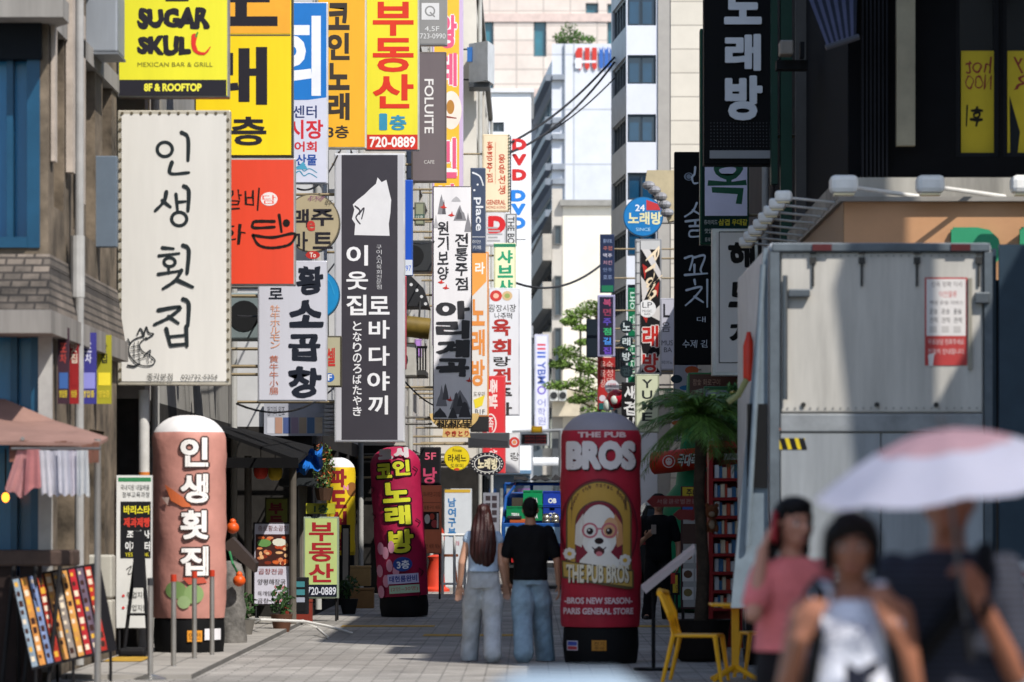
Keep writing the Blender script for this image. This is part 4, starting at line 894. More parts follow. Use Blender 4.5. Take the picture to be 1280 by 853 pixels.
for i, (A_, B_, dA, dB, sag) in enumerate((((296, 505), (432, 470), 47, 62, .3), ((296, 395), (418, 330), 47.5, 60, .25), ((505, 300), (585, 262), 63, 80, .3), ((500, 470), (590, 500), 63, 82, .35), ((372, 236), (424, 190), 50, 58, .2))):
    p, q = P(*A_, dA), P(*B_, dB); bm = BM()
    tube(bm, [p.lerp(q, k / 14) - Vector((0, 0, sag * 4 * (k / 14) * (1 - k / 14))) for k in range(15)], .014, 6)
    tag(obj('wire', bm, mat('#1e1e20', .6), None), ['black wire sagging below the tripe banner', 'black wire looping past the air conditioner behind the tripe banner', 'black wire between the taupe and slate blue cafe signs', 'black wire sagging behind the foot of the ink painted sign', 'black wire above the round beige beer sign'][i], 'wire', 'wires along the left row')

# ------------------------------------------------------------------ hanging signs, right row
LG = '#d9dce0'
a = Art().h('노', 905, -16, 952, 31, LG, .05, ex=.03).h('래', 906, 43, 951, 89, LG, .05, ex=.03).h('방', 906, 95, 953, 151, LG, .05, ex=.03)
for r_ in range(8):
    for c in range(20): a.oval(888.5 + c * 4.1, 154 + r_ * 4.2, .7, .7, '#4b4e55', 'grille_dot', 5)
a.rect(887, 188.5, 966, 198.5, '#8b8d90')
sign('black karaoke sign with thick raised grey letters and a dotted foot', (880, -60, 972, 206), 47.4, '#08090c', a, '#0c0d11', 1, .35)
a = Art().rect(881, 208, 934, 270, '#dddcf0').h('옥', 886, 202, 934, 254, '#1c5a40', .025, wob=.03)
a.h('쥬라이드', 880, 275, 897, 281, '#c9cdc8', .0).h('삼겹', 898, 274, 912, 282, '#d6c832', .02).h('우대갈', 915, 274, 934, 282, '#d6c832', .02).h('맛있는 연탄구이', 881, 286, 915, 292, '#c9cdc8', .0).h('종로본점', 881, 297, 896, 302, '#c9cdc8', .0)
sign('dark green grill sign with a lilac panel and one big green letter', (875, 36, 936, 306), 53, '#0f2f29', a, '#0f4a36', 1, .25)
a = Art(); W_ = '#d2dce6'
for st in ([(871, 254), (866, 264), (856, 271)], [(866, 263), (878, 270)], [(857, 277), (882, 274)], [(869, 276), (869, 282)], [(862, 283), (876, 283), (875, 288), (863, 289), (863, 296), (879, 295)],
    [(856, 323), (866, 321), (862, 338)], [(868, 322), (881, 320), (876, 336), (877, 341)], [(868, 331), (868, 342)], [(856, 344), (884, 342)],
    [(868, 350), (869, 356)], [(858, 363), (877, 359), (868, 372), (857, 382)], [(868, 371), (879, 378)], [(884, 350), (884, 384)]): a.stroke(st, 3, W_, .3)
a.h('대', 871, 396, 882, 403, W_, .0).h('수제 김', 853, 425, 884, 435, W_, .0, wob=.05).oval(861, 221, 6, 5, '#8c98a6').ring(861, 221, 3.5, 1, '#1a1e22').stroke([(869, 209), (868, 218), (865, 222), (867, 229), (872, 229)], 2.5, W_, .1)
sign('tall black skewer bar sign with chalky handwritten letters and a bottle drawing', (843, 190, 890, 456), 63, '#0a0c0f', a, '#121417', 1, .2)
a = Art()
a.ring(918, 371.5, .1, .1, '#2a2a28')
a.rect(898.5, 289.5, 942, 290.8, '#3a3733').rect(898.5, 289.5, 899.6, 454, '#3a3733').rect(898.5, 453, 942, 454.2, '#3a3733')
for ch, y0, y1 in (('해', 302, 337), ('도', 352, 384), ('지', 402, 432)): a.v(ch, 911, y0, 944, y1, '#151412', .055, gap=0, wob=.03)
sign('white framed sign with three fat black brush letters behind the truck', (890, 286, 948, 470), 49, '#dcd8d2', a, '#cfd1cc', 1, .2, border=5)
a = Art().h('24', 794, 256, 806, 264, '#dfe4ea', .02).poly([(808, 250), (822, 255), (826, 263), (808, 263)], '#b8363c').h('노래방', 785, 265, 827, 281, '#d8d4a8', .04).h('SINCE', 795, 285, 813, 289, '#a9d0e6', .0)
round_sign('round sky blue karaoke sign with a red patch, high on the right row', 804, 271, 25, 25, 82, '#1f76b6', '#2d5f86', a, 4.4, 1)
d = 80.5; t = thing('cloth_canopy', 'cream fabric shop canopy with silver folds behind the round blue sign', 'canopy', tuple(P(825, 275, d)))
bm = BM(); prism(bm, [(XX(x, d), ZZ(y, d)) for x, y in ((809, 213), (843, 213), (843, 276), (836, 277), (828, 252), (806, 232))], d, d + .4); obj('panel', bm, mat('#b3a687', .7), t)
bm = BM()
for (x, y) in ((811, 232), (818, 238), (826, 246), (831, 256), (834, 266)): p = P(x, y, d - .05); ball(bm, p, (.14, .1, .1), 10, 6)
obj('fold', bm, mat('#8f8e90', .35, .4), t)
obj('rail', B(XX(843, d), d + .1, ZZ(230, d), 4.4, d + .2, ZZ(222, d)), mat('#5a5a58', .5), t)
# brush and photo karaoke sign
a = Art().rect(801, 312, 825, 466, '#151316')
for q in (((802, 312), (812, 312), (826, 340), (826, 352)), ((801, 345), (812, 360), (803, 380)), ((812, 395), (826, 380), (826, 402)), ((801, 430), (806, 455), (801, 466)), ((818, 455), (826, 440), (826, 466))): a.poly(q, '#c9c5c2')
for q in (((803, 395), (812, 388), (808, 404)), ((803, 330), (809, 334), (806, 350)), ((818, 360), (824, 352), (822, 372))): a.poly(q, '#a32a24')
a.h('Praha', 808, 317, 826, 376, '#e2cfb0', .0, rot=True, skew=-.3, wob=.03).v('래', 802, 404, 824, 437, '#d9d4d0', .09).v('래', 803, 405, 823, 436, '#b3261f', .04).v('방', 802, 439, 824, 469, '#d9d4d0', .09).v('방', 803, 440, 823, 468, '#b3261f', .04)
a.oval(809, 386, 11, 11, '#dcdcdc').h('LP', 803, 378, 815, 385, '#33343a', .0).h('MUSIC', 803, 387.5, 815, 390.5, '#33343a', .0).h('BAR', 805.5, 391.5, 813, 394, '#33343a', .0)
for k in range(13): a.rect(794.6, 302 + k * 13, 799.5, 303 + k * 13, '#55575a')
a.rect(800, 301, 800.8, 467, '#2c2d30')
sign('black brush painted music bar sign with cream script and red letters', (794, 299, 827, 470), 89, '#b9b9b8', a, '#8d8e90', 1, .2)
a = Art().h('L', 829, 380, 837, 397, '#26262c', .02).h('음', 827, 403, 838, 415, '#26262c', .0).h('MUS', 827, 425.5, 841, 432, '#26262c', .0).h('BA', 830, 434.5, 840, 440.5, '#26262c', .0).h('피아노', 827, 451, 841, 455.5, '#26262c', .0)
sign('pale lilac music bar sign with plain black print', (825, 373, 844, 463), 86, '#b9b9c4', a, '#a4a5ae', 1, .15)
a = Art().v('YUME', 802.5, 473, 815.5, 528, '#2d3130', .02, gap=.22).h('おでん', 801.5, 531, 816.5, 536, '#2d3130', .0)
sign('pale green sign with four dark capitals above the red pillar', (794, 468, 824, 541), 77, '#c6cbae', a, '#a6ab92', 1, .2)
a = Art()
for k, ch in enumerate('동대문집'): a.v(ch, 787, 364 + k * 28, 794, 388 + k * 28, '#c9e0d2', .0)
sign('slim green vertical sign behind four black roundels', (785, 360, 796, 482), 96, '#0f6b46', a, '#1c7a54', 1, .15)
for k, ch in enumerate('노래방관'):
    cy = 408.5 + k * 18.7
    round_sign(f'black roundel of a vertical karaoke set, ' + ['topmost of the four', 'second from the top', 'third from the top', 'lowest of the four'][k], 783, cy, 8, 8, 93, '#16242a', '#203038', Art().h(ch, 778, cy - 5, 788, cy + 5, '#c6d2d4' if k < 3 else '#2d3d42', .02), 4.2, 1, .1, group='black karaoke roundels')
a = Art().v('새겹살', 780, 481, 795, 540, '#d6d6d4', .03, wob=.04)
sign('black pork restaurant sign with white brush letters beside the pale green sign', (777, 478, 797, 545), 85, '#131315', a, '#222224', 1, .15)
a = Art()
for k, c in enumerate(('#8a98b8', '#b86a5a', '#d0ccd8', '#b88a9a', '#7a88a8', '#8a98b8')): a.h(['홍대포', '주점', '맥주', '치킨', '안주', '호프'][k], 754, 299 + k * 9, 765, 304 + k * 9, c, .0)
a.rect(752, 357, 766.5, 365, '#1f6b4a'); sign('narrow navy sign with small pastel print on the far right row', (750, 293, 768, 366), 96.5, '#1d2844', a, '#2a3450', 1, .15, wall=4.2)
a = Art()
for k, c in enumerate(('#a8486a', '#8a3a52', '#5a4aa8', '#3aa86a', '#4a8ad8', '#6a4ab8')): a.h('복면주점길집'[k], 754, 374 + k * 12, 764, 383 + k * 12, c, .03)
sign('lilac framed dark sign with multicoloured letters on the far right row', (747, 369, 769, 446), 95.5, '#241f34', a, '#a3a0c0', 1, .15, border=2.5, wall=4.2)
a = Art().v('숙성돼지', 758, 451, 766, 492, '#dcb8b0', .0).v('육목장', 750.5, 451, 757, 485, '#dcb8b0', .0).oval(753, 498, 4, 4, '#c9c2cc').rect(748.5, 504, 767.5, 512, '#1f5a5a')
sign('brick red sign with two columns of pale print on the far right row', (747, 447, 769, 513), 96, '#a82a2a', a, '#a83a3a', 1, .15, wall=4.2)
sign('plain dark square board hanging before the tree', (733, 399, 750, 447), 97.5, '#14202a', None, '#1c2630', 1, .15, wall=4.2)
round_sign('white round sign with faint print over a red blob', 765, 484, 9, 9, 94, '#d2d2d8', '#b8b8c0', Art().h('대박', 760, 479, 770, 484, '#b84a5a', .0).h('포차', 760, 486, 770, 490, '#6a6a74', .0), 4.2, 1, .1)
d = 93.5; t = thing('tomato_model', 'glossy red round advertising ball with white eye shapes beside the white round sign', 'figure', tuple(P(771, 512, d)))
bm = BM(); ball(bm, P(770, 499, d), .24); obj('ball', bm, mat('#a3182a', .25), t, True)
bm = BM(); ball(bm, P(768, 500, d - .2), (.09, .05, .11)); ball(bm, P(759, 507, d - .05), (.1, .1, .16)); obj('white_patch', bm, mat('#c9cfc6', .3), t, True)
bm = BM(); cyl(bm, P(770, 512, d), (XX(770, d), d, 0), .04); cyl(bm, (XX(770, d), d, 0), (XX(770, d), d, .05), .3, seg=20); obj('stand', bm, mat('#55606a', .5), t)
a = Art()
random.seed(5)
for k in range(9):
    x, y = random.uniform(845, 866), 452 + k * 11; a.oval(x, y, random.uniform(5, 10), random.uniform(3, 5.5), ['#1c6a9a', '#b8562c', '#12303e'][k % 3], 'printed_picture', 12)
sign('white sign printed with orange and blue blobs behind the palm', (842, 446, 872, 552), 67, '#a8a8b0', a, '#8d8d94', 1, .15)
sign('brown wooden board over a green edged white board behind the palm', (860, 466, 940, 500), 51, '#4a2418', Art().h('참숯 화로구이', 866, 474, 900, 482, '#a8826a', .0), '#2f6a3a', 1, .12)
sign('white board with green upper edge behind the palm fronds', (880, 483, 945, 540), 50.5, '#8d90a4', Art().rect(881, 484, 944, 488, '#1d5a34'), '#3a6a4a', 1, .12)
# little clutter on the left fronts: lamp, shutters, railing, air conditioners

# ------------------------------------------------------------------ inflatable pillars on the street
def pillar(label, cx, w_, ytop, yfab, d, fab, art, cap=None, base='#0c0c0e', lean=0, dome=.22, base_art=None, bw=1.0):
    c = P(cx, 0, d).x; r = w_ * d / F / 2; zb = ZZ(yfab, d); zt = ZZ(ytop, d)
    t = thing('inflatable_pillar', label, 'inflatable sign', (c, d, 0))
    h = zt - zb
    prof = [(r * .97, zb), (r * .985, zb + .04)]
    for k in range(1, 12): prof.append((r * (1 + .012 * math.sin(k * 2.3)), zb + .04 + (h - r * dome * 2 - .04) * k / 12))
    n = 9
    for k in range(n):
        q = math.pi / 2 * k / n; prof.append((r * (.8 * math.cos(q) + .2 * math.cos(q) ** .4 if k else 1), zt - r * dome * 2 * (1 - math.sin(q))))
    bm = BM(); cut = zt - r * dome * 2 * .62
    lathe(bm, prof, 40, (c, d))
    for v in bm.verts:          # soft wrinkles of the sewn cloth
        a = math.atan2(v.co.y - d, v.co.x - c); e_ = max(math.exp(-abs(v.co.z - zb) * 7), math.exp(-abs(v.co.z - cut) * 9)); k = .007 * math.sin(5 * a + 9 * v.co.z) + .004 * math.sin(11 * a - 17 * v.co.z) + .011 * e_ * math.sin(20 * a)
        v.co.x += k * math.cos(a); v.co.y += k * math.sin(a)
    if cap:
        for f in bm.faces: f.material_index = 1 if f.calc_center_median().z > cut else 0
    obj('fabric', bm, [mat(fab, .6, noise=.14, scale=2.2, bump=.5, bscale=6)] + ([mat(cap, .6, noise=.06)] if cap else []), t, True)
    bm = BM(); lathe(bm, [(r * .9 * bw, 0), (r * .93 * bw, .04), (r * .97 * bw, zb * .5), (r * .95 * bw, zb - .01), (r * .7, zb + .02)], 40, (c, d)); obj('base', bm, mat(base, .45, noise=.2), t, True)
    if art: art.build(t, d, .6, wrap=(c, r * 1.014), base=.004)
    if base_art: base_art.build(t, d, .5, wrap=(c, r * .985 * bw), base=.002)
    if lean: t.rotation_euler = (0, R(lean), 0)
    return t
a = Art()
a.poly([(210, 606), (222, 614), (236, 624), (244, 634), (232, 634), (218, 626)], '#c9683c').poly([(206, 622), (216, 622), (214, 632)], '#c9b0a4').oval(224, 737, 13, 11, '#6f8a52').oval(246, 742, 12, 12, '#7d9660').oval(234, 752, 8, 8, '#8aa070').poly([(232, 722), (256, 718), (262, 728), (240, 730)], '#b8503c')
for ch, y in zip('인생횟집', (547, 592, 637, 682)):
    a.v(ch, 228, y - 1, 265, y + 39, '#3c2c2a', .085, gap=0).v(ch, 230, y + 1, 263, y + 37, '#e6e2de', .04, gap=0)
b_ = Art().rect(238, 787, 256, 801, '#d08a2a').rect(259, 785, 277, 799, '#d5d3d6').h('안전', 240, 790, 254, 798, '#2a2018', .0)
pillar('dusty pink inflatable pillar with a white dome and outlined white letters', 236.5, 92, 519, 772, 42.6, '#bb8478', a, '#d5d3d2', base_art=b_, dome=.36)
# red pillar with the dog emblem
a = Art()
a.h('THE PUB', 722, 541, 781, 548, '#d3b6b6', .05)
a.h('BROS', 709, 554, 795, 590, '#3a1418', .075).h('BROS', 708, 552, 793, 588, '#d6cfcd', .075)
def arch(cx, y0, y1, hw, col, kind='emblem'):
    a.poly([(cx - hw, y1)] + [(cx - hw * math.cos(math.pi * k / 20), y0 + hw - hw * math.sin(math.pi * k / 20)) for k in range(21)] + [(cx + hw, y1)], col, kind)
cx = 748
a.ring(cx, 662, 47, 2.2, '#6c1426', 62, 'emblem', 36)
arch(cx, 602, 722, 40, '#5a4a30'); arch(cx, 604, 721, 38, '#b58f3e'); arch(cx, 626, 718, 29, '#5a3a34'); arch(cx, 628, 717, 27.5, '#7a2030')
for k, ch in enumerate('enjoy the magic moment'):
    q = math.pi * (1 - (k + 1.2) / 23.4); x, y = cx + 33.5 * math.cos(q), 641 - 33.5 * math.sin(q)
    if ch != ' ': a.h(ch, x - 1.5, y - 2.2, x + 1.5, y + 2.2, '#5a3a2a', .02)
# dog: shoulders, head, ears, glasses, muzzle
a.poly([(722, 718), (725, 700), (735, 690), (762, 690), (772, 700), (776, 718)], '#d9d3ca', 'emblem').oval(cx, 664, 23, 33, '#d9d3ca', 'emblem')
a.poly([(729, 642), (720, 656), (719, 680), (727, 684), (731, 662)], '#cfc6ba', 'emblem').poly([(767, 642), (776, 656), (777, 680), (770, 684), (764, 662)], '#c08a5c', 'emblem').oval(762, 660, 9, 13, '#c99a70', 'emblem')
a.ring(737, 663, 8.5, 2.4, '#b8606a', kind='emblem').ring(760, 663, 8.5, 2.4, '#b8606a', kind='emblem').stroke([(745, 661), (752, 661)], 2.2, '#b8606a', 0, kind='emblem')
for x in (737, 760): a.oval(x, 664, 4, 4.2, '#2a2020', 'emblem').oval(x - 1, 662.6, 1.2, 1.2, '#d8d0c8', 'emblem')
a.oval(cx, 682, 14, 11, '#e0dbd3', 'emblem').oval(cx, 676, 5.5, 4, '#2a1c1c', 'emblem').oval(cx, 689, 6.5, 5, '#4a1c1c', 'emblem').oval(cx, 692, 4, 3, '#c06a70', 'emblem').stroke([(740, 684), (744, 687), (748, 683), (752, 687), (756, 684)], 1.4, '#3a2626', 0, kind='emblem')
a.poly([(703, 700), (790, 712), (790, 735), (782, 736), (704, 722)], '#5a4a30', 'emblem').poly([(705, 702), (788, 714), (788, 733), (706, 720)], '#b5964a', 'emblem').h('THE PUB BROS', 709, 706, 785, 729, '#4a3a22', .07, ex=0).h('THE PUB BROS', 709, 705, 784, 728, '#d6cdb8', .04)
for (x, y) in ((713, 692), (779, 700)):
    for k in range(8): q = k * math.pi / 4; a.oval(x + 5 * math.cos(q), y + 5 * math.sin(q), 2.8, 2.8, '#d6d0c8', 'emblem', 8)
    a.oval(x, y, 2.8, 2.8, '#c9a03a', 'emblem', 10)
a.h('-BROS NEW SEASON-', 707, 746, 788, 754, '#cfb4b6', .04).h('PARIS GENERAL STORE', 706, 759, 789, 767, '#cfb4b6', .04)
b_ = Art().rect(709, 800, 722, 812, '#bcb8c2').rect(710, 801, 721, 806, '#3a4a9a').rect(710, 807, 721, 811, '#a8343c').rect(739, 799, 757, 812, '#a8701c').h('전기', 742, 801, 754, 806, '#1c1410', .0).h('주의', 742, 807, 754, 811, '#1c1410', .0)
pillar('red inflatable pillar with a dog in glasses inside a mustard arch', 751, 100, 515, 783, 40.6, '#a51f33', a, '#8f8a90', base_art=b_, dome=.36, bw=.98)
# leaning magenta pillar: the print is drawn on the upright pillar, which is then leaned
SH = (770, -.068)
def U(x, y): return x + (770 - y) * .068
a = Art()
def vs(ch, x0, y0, x1, y1, c, b2): 
    k = (770 - (y0 + y1) / 2) * .068; a.v(ch, x0 + k, y0, x1 + k, y1, c, b2, gap=0)
def two(ch, x0, y0, x1, y1): vs(ch, x0 - 2, y0 - 2, x1 + 2, y1 + 2, '#20120f', .09); vs(ch, x0, y0, x1, y1, '#c3c42c', .05)
two('코', 471, 579, 490, 597); two('인', 491, 576, 512, 595); two('노', 479, 603, 512, 628); two('래', 482, 632, 513, 656); two('방', 487, 662, 517, 691)
vs('코', 473, 561, 491, 574, '#c9c0c4', .12); vs('시', 492, 560, 510, 573, '#c9c0c4', .12)
for (x, y) in ((477, 684), (483, 690), (490, 683), (476, 712), (488, 706), (496, 714), (484, 725), (478, 738)): a.oval(U(x, y), y, 4, 8, '#c98aa0', 'printed_picture', 10)
for (x, y) in ((464, 606), (466, 640), (520, 650), (524, 712), (521, 738), (516, 585)): a.stroke([(U(x, y), y), (U(x, y) + 4, y + 4), (U(x, y) + 1, y + 9)], 1.6, '#4a0f22')
a.oval(U(504, 705), 705, 11.5, 9, '#24408c').h('3층', U(497, 705), 700, U(512, 705), 711, '#d8dce4', .03)
a.rect(U(486, 722), 717, U(523, 722), 729, '#b9b4d4').h('태현룸완비', U(488, 722), 719, U(521, 722), 727, '#2a3a8a', .03).rect(U(488, 734), 731, U(524, 734), 741, '#a8c2a8').h('(2인~30명)', U(490, 734), 733, U(522, 734), 739, '#b03a4a', .0)
pillar('magenta inflatable pillar leaning to one side with lime green outlined letters', 506, 63, 558, 745, 58.5, '#9c1440', a, None, lean=-3.6, dome=.4)
a = Art().rect(432 - 18, 590, 443, 690, '#d8b81c')
a.oval(412, 590, 7, 9, '#8a5a2c', 'printed_picture').oval(440, 612, 6, 9, '#8a5a2c', 'printed_picture').v('파도식당', 414, 585, 434, 690, '#8a1c24', .06).h('N', 430, 607, 436, 613, '#d88aa0', .06)
pillar('yellow inflatable pillar with a white dome and dark red letters', 423, 42, 572, 694, 66, '#cfae18', a, '#cfcfd2', dome=.45)

# ------------------------------------------------------------------ standing signs and boards at street level
def board(name, label, rect, d, face, art, frame='#1a1a1c', legs=True, lean=6, cat='sign', thick=.05, border=3, zfoot=0.0, group=None):
    """a free standing board, leaning back a little"""
    x0, y0, x1, y1 = rect; X0, X1 = XX(x0, d), XX(x1, d); Z1, Z0 = ZZ(y0, d), ZZ(y1, d)
    t = thing(name, label, cat, ((X0 + X1) / 2, d, zfoot), group)
    obj('frame', B(X0, d, Z0, X1, d + thick, Z1, bev=.008), mat(frame, .45, .1), t)
    b_ = border * d / F
    obj('face_panel', B(X0 + b_, d - .006, Z0 + b_, X1 - b_, d - .0005, Z1 - b_), mat(face, .45, noise=.07, scale=2), t)
    if art: art.build(t, d - .006)
    if legs:
        for x in (X0 + .04, X1 - .04):
            bm = BM(); cyl(bm, (x, d + thick + .02, Z1 - .15), (x, d + thick + .4, zfoot + .01), .015, seg=8); obj('leg', bm, mat('#2a2a2c', .5, .4), t)
            if Z0 > zfoot + .03:
                bm = BM(); cyl(bm, (x, d + thick / 2, Z0), (x, d + thick / 2, zfoot), .015, seg=8); obj('leg', bm, mat('#2a2a2c', .5, .4), t)
    t.rotation_euler = (R(-lean), 0, 0)
    return t
a = Art().rect(147, 597, 188, 602, '#2f7a4c').h('국내지원 내일배움', 150, 606, 186, 613, '#3a3a3a', .0).h('정부교육과정', 152, 615, 186, 622, '#3a3a3a', .0).rect(150, 627, 188, 698, '#16171a')
a.h('바리스타', 154, 632, 187, 643, '#d8cc2c', .04).h('제과제빵', 154, 647, 187, 659, '#c93a2c', .04).h('조리사', 158, 663, 187, 673, '#e0e0de', .03).h('이제부터', 156, 677, 187, 689, '#e0e0de', .03).h('YES COOK', 156, 691, 186, 696, '#d8cc2c', .0)
a.stroke([(158, 712), (164, 708), (160, 718), (170, 714)], 1.2, '#4a4a4a').h('취업지원', 158, 740, 184, 748, '#4a4a4a', .0).h('창업지원', 158, 756, 184, 764, '#4a4a4a', .0).oval(154, 745, 1.8, 1.8, '#c93a3a').oval(154, 760, 1.8, 1.8, '#c93a3a')
board('banner_stand', 'white banner stand with yellow and red lines on a black block', (144, 594, 190, 786), 41.7, '#d2d2ce', a, '#a9aaa8', lean=2, border=1)
a = Art().h('종로황소곱창', 322, 657, 360, 664, '#6a3430', .0).rect(319, 668, 362, 708, '#3a1a14', 'printed_picture')
random.seed(3)
for k in range(34): a.oval(random.uniform(324, 358), random.uniform(672, 705), random.uniform(2, 5), random.uniform(1.5, 3.5), random.choice(['#a8401c', '#c9622c', '#d8a878', '#7a2a14', '#c97a50']), 'printed_picture', 8)
a.oval(330, 679, 9, 5, '#5f8a4a', 'printed_picture', 10).oval(349, 678, 9, 5, '#d2d0c0', 'printed_picture', 10)
a.h('곱창전골', 323, 711, 354, 718, '#8a3430', .0).h('양평해장국', 322, 724, 357, 731, '#3a3230', .0).h('9.000', 343, 732, 357, 737, '#b8342c', .0).h('육개탕', 322, 739, 340, 745, '#3a3230', .0).h('9.000', 343, 740, 357, 745, '#b8342c', .0).h('곱창', 322, 748, 336, 754, '#3a3230', .0).h('9.000', 343, 749, 357, 754, '#b8342c', .0)
board('menu_board', 'white menu board with a photo of spicy stew and small red prices', (316, 653, 366, 757), 53, '#c2c0cc', a, '#2e2a2c', lean=3, border=2)
a = Art().v('부동산', 386, 652, 417, 729, '#9a1c24', .03, gap=.08).rect(382, 731, 421, 746, '#101626').h('720-0889', 384, 734, 420, 744, '#c9ccd6', .02)
t = board('standing_sign', 'pale green real estate standing sign with dark red letters and a navy strip', (379, 646, 423, 748), 56, '#b0c07a', a, '#8d9a86', lean=3, border=2, thick=.2)
bm = BM(); box(bm, XX(382, 56), 56.02, ZZ(642, 56) - .0, XX(418, 56), 56.18, ZZ(629, 56)); o = obj('top_box', bm, mat('#a8a828', .5), t); a = Art().h('1층', 392, 631, 410, 641, '#2a4a2a', .03); a.build(t, 56.015)
bm = BM(); box(bm, XX(396, 56), 56.05, ZZ(646, 56), XX(399, 56), 56.12, ZZ(642, 56)); obj('stem', bm, mat('#4a4a48', .5), t)
a = Art().v('부동', 336, 628, 354, 660, '#7a1420', .05)
sign('dim olive real estate sign in the shade above the stew menu board', (331, 622, 361, 662), 57.5, '#7c8030', a, '#4a4a30', None, .08)
a = Art().rect(370, 727, 381, 734, '#3f7f86').rect(370, 737, 381, 744, '#3f7f86').rect(370, 747, 381, 753, '#9aa0b0')
board('leaflet_box', 'small black box with three teal and grey leaflets next to the menu board', (366, 722, 385, 768), 54, '#141417', a, '#1c1c20', lean=0, legs=False, thick=.25, zfoot=ZZ(768, 54))
board('chalk_board', 'tall black easel board turned edge on beside the yellow pillar', (426, 655, 437, 745), 62, '#18181a', Art().rect(428, 660, 435, 735, '#8e8a80'), '#1c1b1a', lean=8)
# orange standing sign, orange bollard sign, white information panel
a = Art().h('대나무관 고깃집', 529, 615, 550, 621, '#7a2c18', .0).rect(528, 628, 551, 629, '#a8503a').h('숯불구이 세트', 530, 632, 550, 637, '#5a2c1c', .0).rect(528, 640, 549, 662, '#2a1c1a', 'printed_picture').oval(534, 649, 3.5, 6, '#c9c0b8', 'printed_picture').oval(540, 646, 3, 4, '#b8402c', 'printed_picture').oval(543, 655, 4, 5, '#a83a3a', 'printed_picture').rect(546, 642, 548, 660, '#c9bfb5').h('4인 세트 메뉴', 530, 680, 550, 686, '#7a2c18', .0)
board('standing_sign', 'salmon orange standing sign with a picture of lunch boxes behind the magenta pillar', (526, 607, 552, 692), 70, '#d8744e', a, '#c96a48', lean=1, border=1.5, zfoot=0)
p = P(544, 735, 77); r0 = .17
t = thing('bollard_sign', 'red orange plastic bollard sign with a round head and pale lettering', 'bollard', (p.x, p.y, 0))
bm = BM(); lathe(bm, [(.29, 0), (.29, .05), (.21, .1), (.17, .4), (.12, .62), (.16, .7), (.05, .74)], 24, (p.x, p.y)); obj('body', bm, mat('#c8402a', .45), t, True)
bm = BM(); zc = ZZ(671, 77); prism(bm, [(p.x + .19 * math.cos(k * math.pi / 12), zc + .25 * math.sin(k * math.pi / 12)) for k in range(24)], 76.94, 77.06); obj('head', bm, mat('#d0452e', .45), t)
a = Art().rect(535, 666, 553, 675, '#d8a49a').h('주차금지', 536, 667.5, 552, 673.5, '#b8342c', .0); a.build(t, 76.935)
a = Art().v('남여구분', 560, 622, 570, 672, '#3a78b0', .04).rect(556, 612, 588, 616, '#c9a43a').h('화장실', 566, 676, 574, 682, '#c0405a', .0)
board('information_panel', 'white panel with a column of blue letters behind the orange bollard', (555, 611, 590, 738), 82, '#ccd2d8', a, '#aeb2b4', lean=0, border=1, zfoot=0)
# black shelf with bottles behind, phone poster column
p = P(612, 735, 84)
t = thing('display_rack', 'grey poster rack with rows of dark pictures behind the walking woman', 'rack', (p.x, p.y, 0)); obj('panel', B(XX(604, 84), 84, .3, XX(624, 84), 84.1, ZZ(616, 84)), mat('#8c8f9a', .5), t)
a = Art()
for i in range(2):
    for j in range(4): a.rect(607 + i * 8, 620 + j * 9, 613 + i * 8, 626 + j * 9, '#3a3136', 'printed_picture')
a.build(t, 84)
bm = BM(); cyl(bm, (XX(606, 84), 84.05, 0), (XX(606, 84), 84.05, .3), .02); cyl(bm, (XX(622, 84), 84.05, 0), (XX(622, 84), 84.05, .3), .02); obj('post', bm, mat('#3a3a3c', .5), t)
# white barrier
d = 74; t = thing('barrier', 'white tubular barrier with a wooden stool behind it', 'barrier', (XX(567, d), d, 0))
bm = BM()
for px in (553, 568, 581): cyl(bm, (XX(px, d), d, 0), (XX(px, d), d, ZZ(668, d)), .028)
cyl(bm, (XX(552, d), d, ZZ(669, d)), (XX(582, d), d, ZZ(669, d)), .028); cyl(bm, (XX(552, d), d, ZZ(730, d)), (XX(582, d), d, ZZ(730, d)), .022); obj('rail', bm, mat('#cfcfcd', .4), t)
t = thing('stool', 'dark wooden bar stool standing behind the white barrier', 'stool', (XX(561, 77), 77, 0))
bm = BM(); cyl(bm, (XX(561, 77), 77, .7), (XX(561, 77), 77, .75), .19, seg=20); obj('seat', bm, mat('#6a3c26', .5), t)
for sx in (-1, 1):
    for sy in (-1, 1):
        bm = BM(); cyl(bm, (XX(561, 77) + sx * .1, 77 + sy * .1, .7), (XX(561, 77) + sx * .19, 77 + sy * .19, 0), .018); obj('leg', bm, mat('#5a3020', .5), t)
# stanchions with red tops
st0 = None
for i, (px, yb, yt) in enumerate(((188, 850, 731), (217, 839, 727), (243, 829, 718), (265, 824.5, 720))):
    d = CH * F / (yb - 640); x = XX(px, d)
    lab = ['steel barrier post with a bare top, nearest of four', 'steel barrier post with a red cap, second from the nearest', 'steel barrier post with a red cap, third from the nearest', 'steel barrier post with a red cap, farthest of four'][i]
    if not st0:
        t = st0 = thing('stanchion', lab, 'post', (x, d, 0), 'steel barrier posts')
        bm = BM(); lathe(bm, [(.16, 0), (.16, .012), (.12, .03), (.03, .05), (.024, .06)], 28, (x, d)); obj('foot_plate', bm, mat('#8d8c8a', .3, .8), t, True)
        bm = BM(); cyl(bm, (x, d, .05), (x, d, .9), .026, seg=16); obj('post', bm, mat('#a5a29d', .33, .6), t, True)
        bm = BM(); cyl(bm, (x, d, .9), (x, d, .97), .03, seg=16); cap = obj('cap', bm, mat('#4a4a4c', .4, .5), t)
    else:
        r_ = dup(st0, (x, d, 0), 0, lab)
        for c in r_.children:
            if c.name.startswith('cap'):
                c.data = c.data.copy(); c.data.materials[0] = mat('#b83a22', .4)
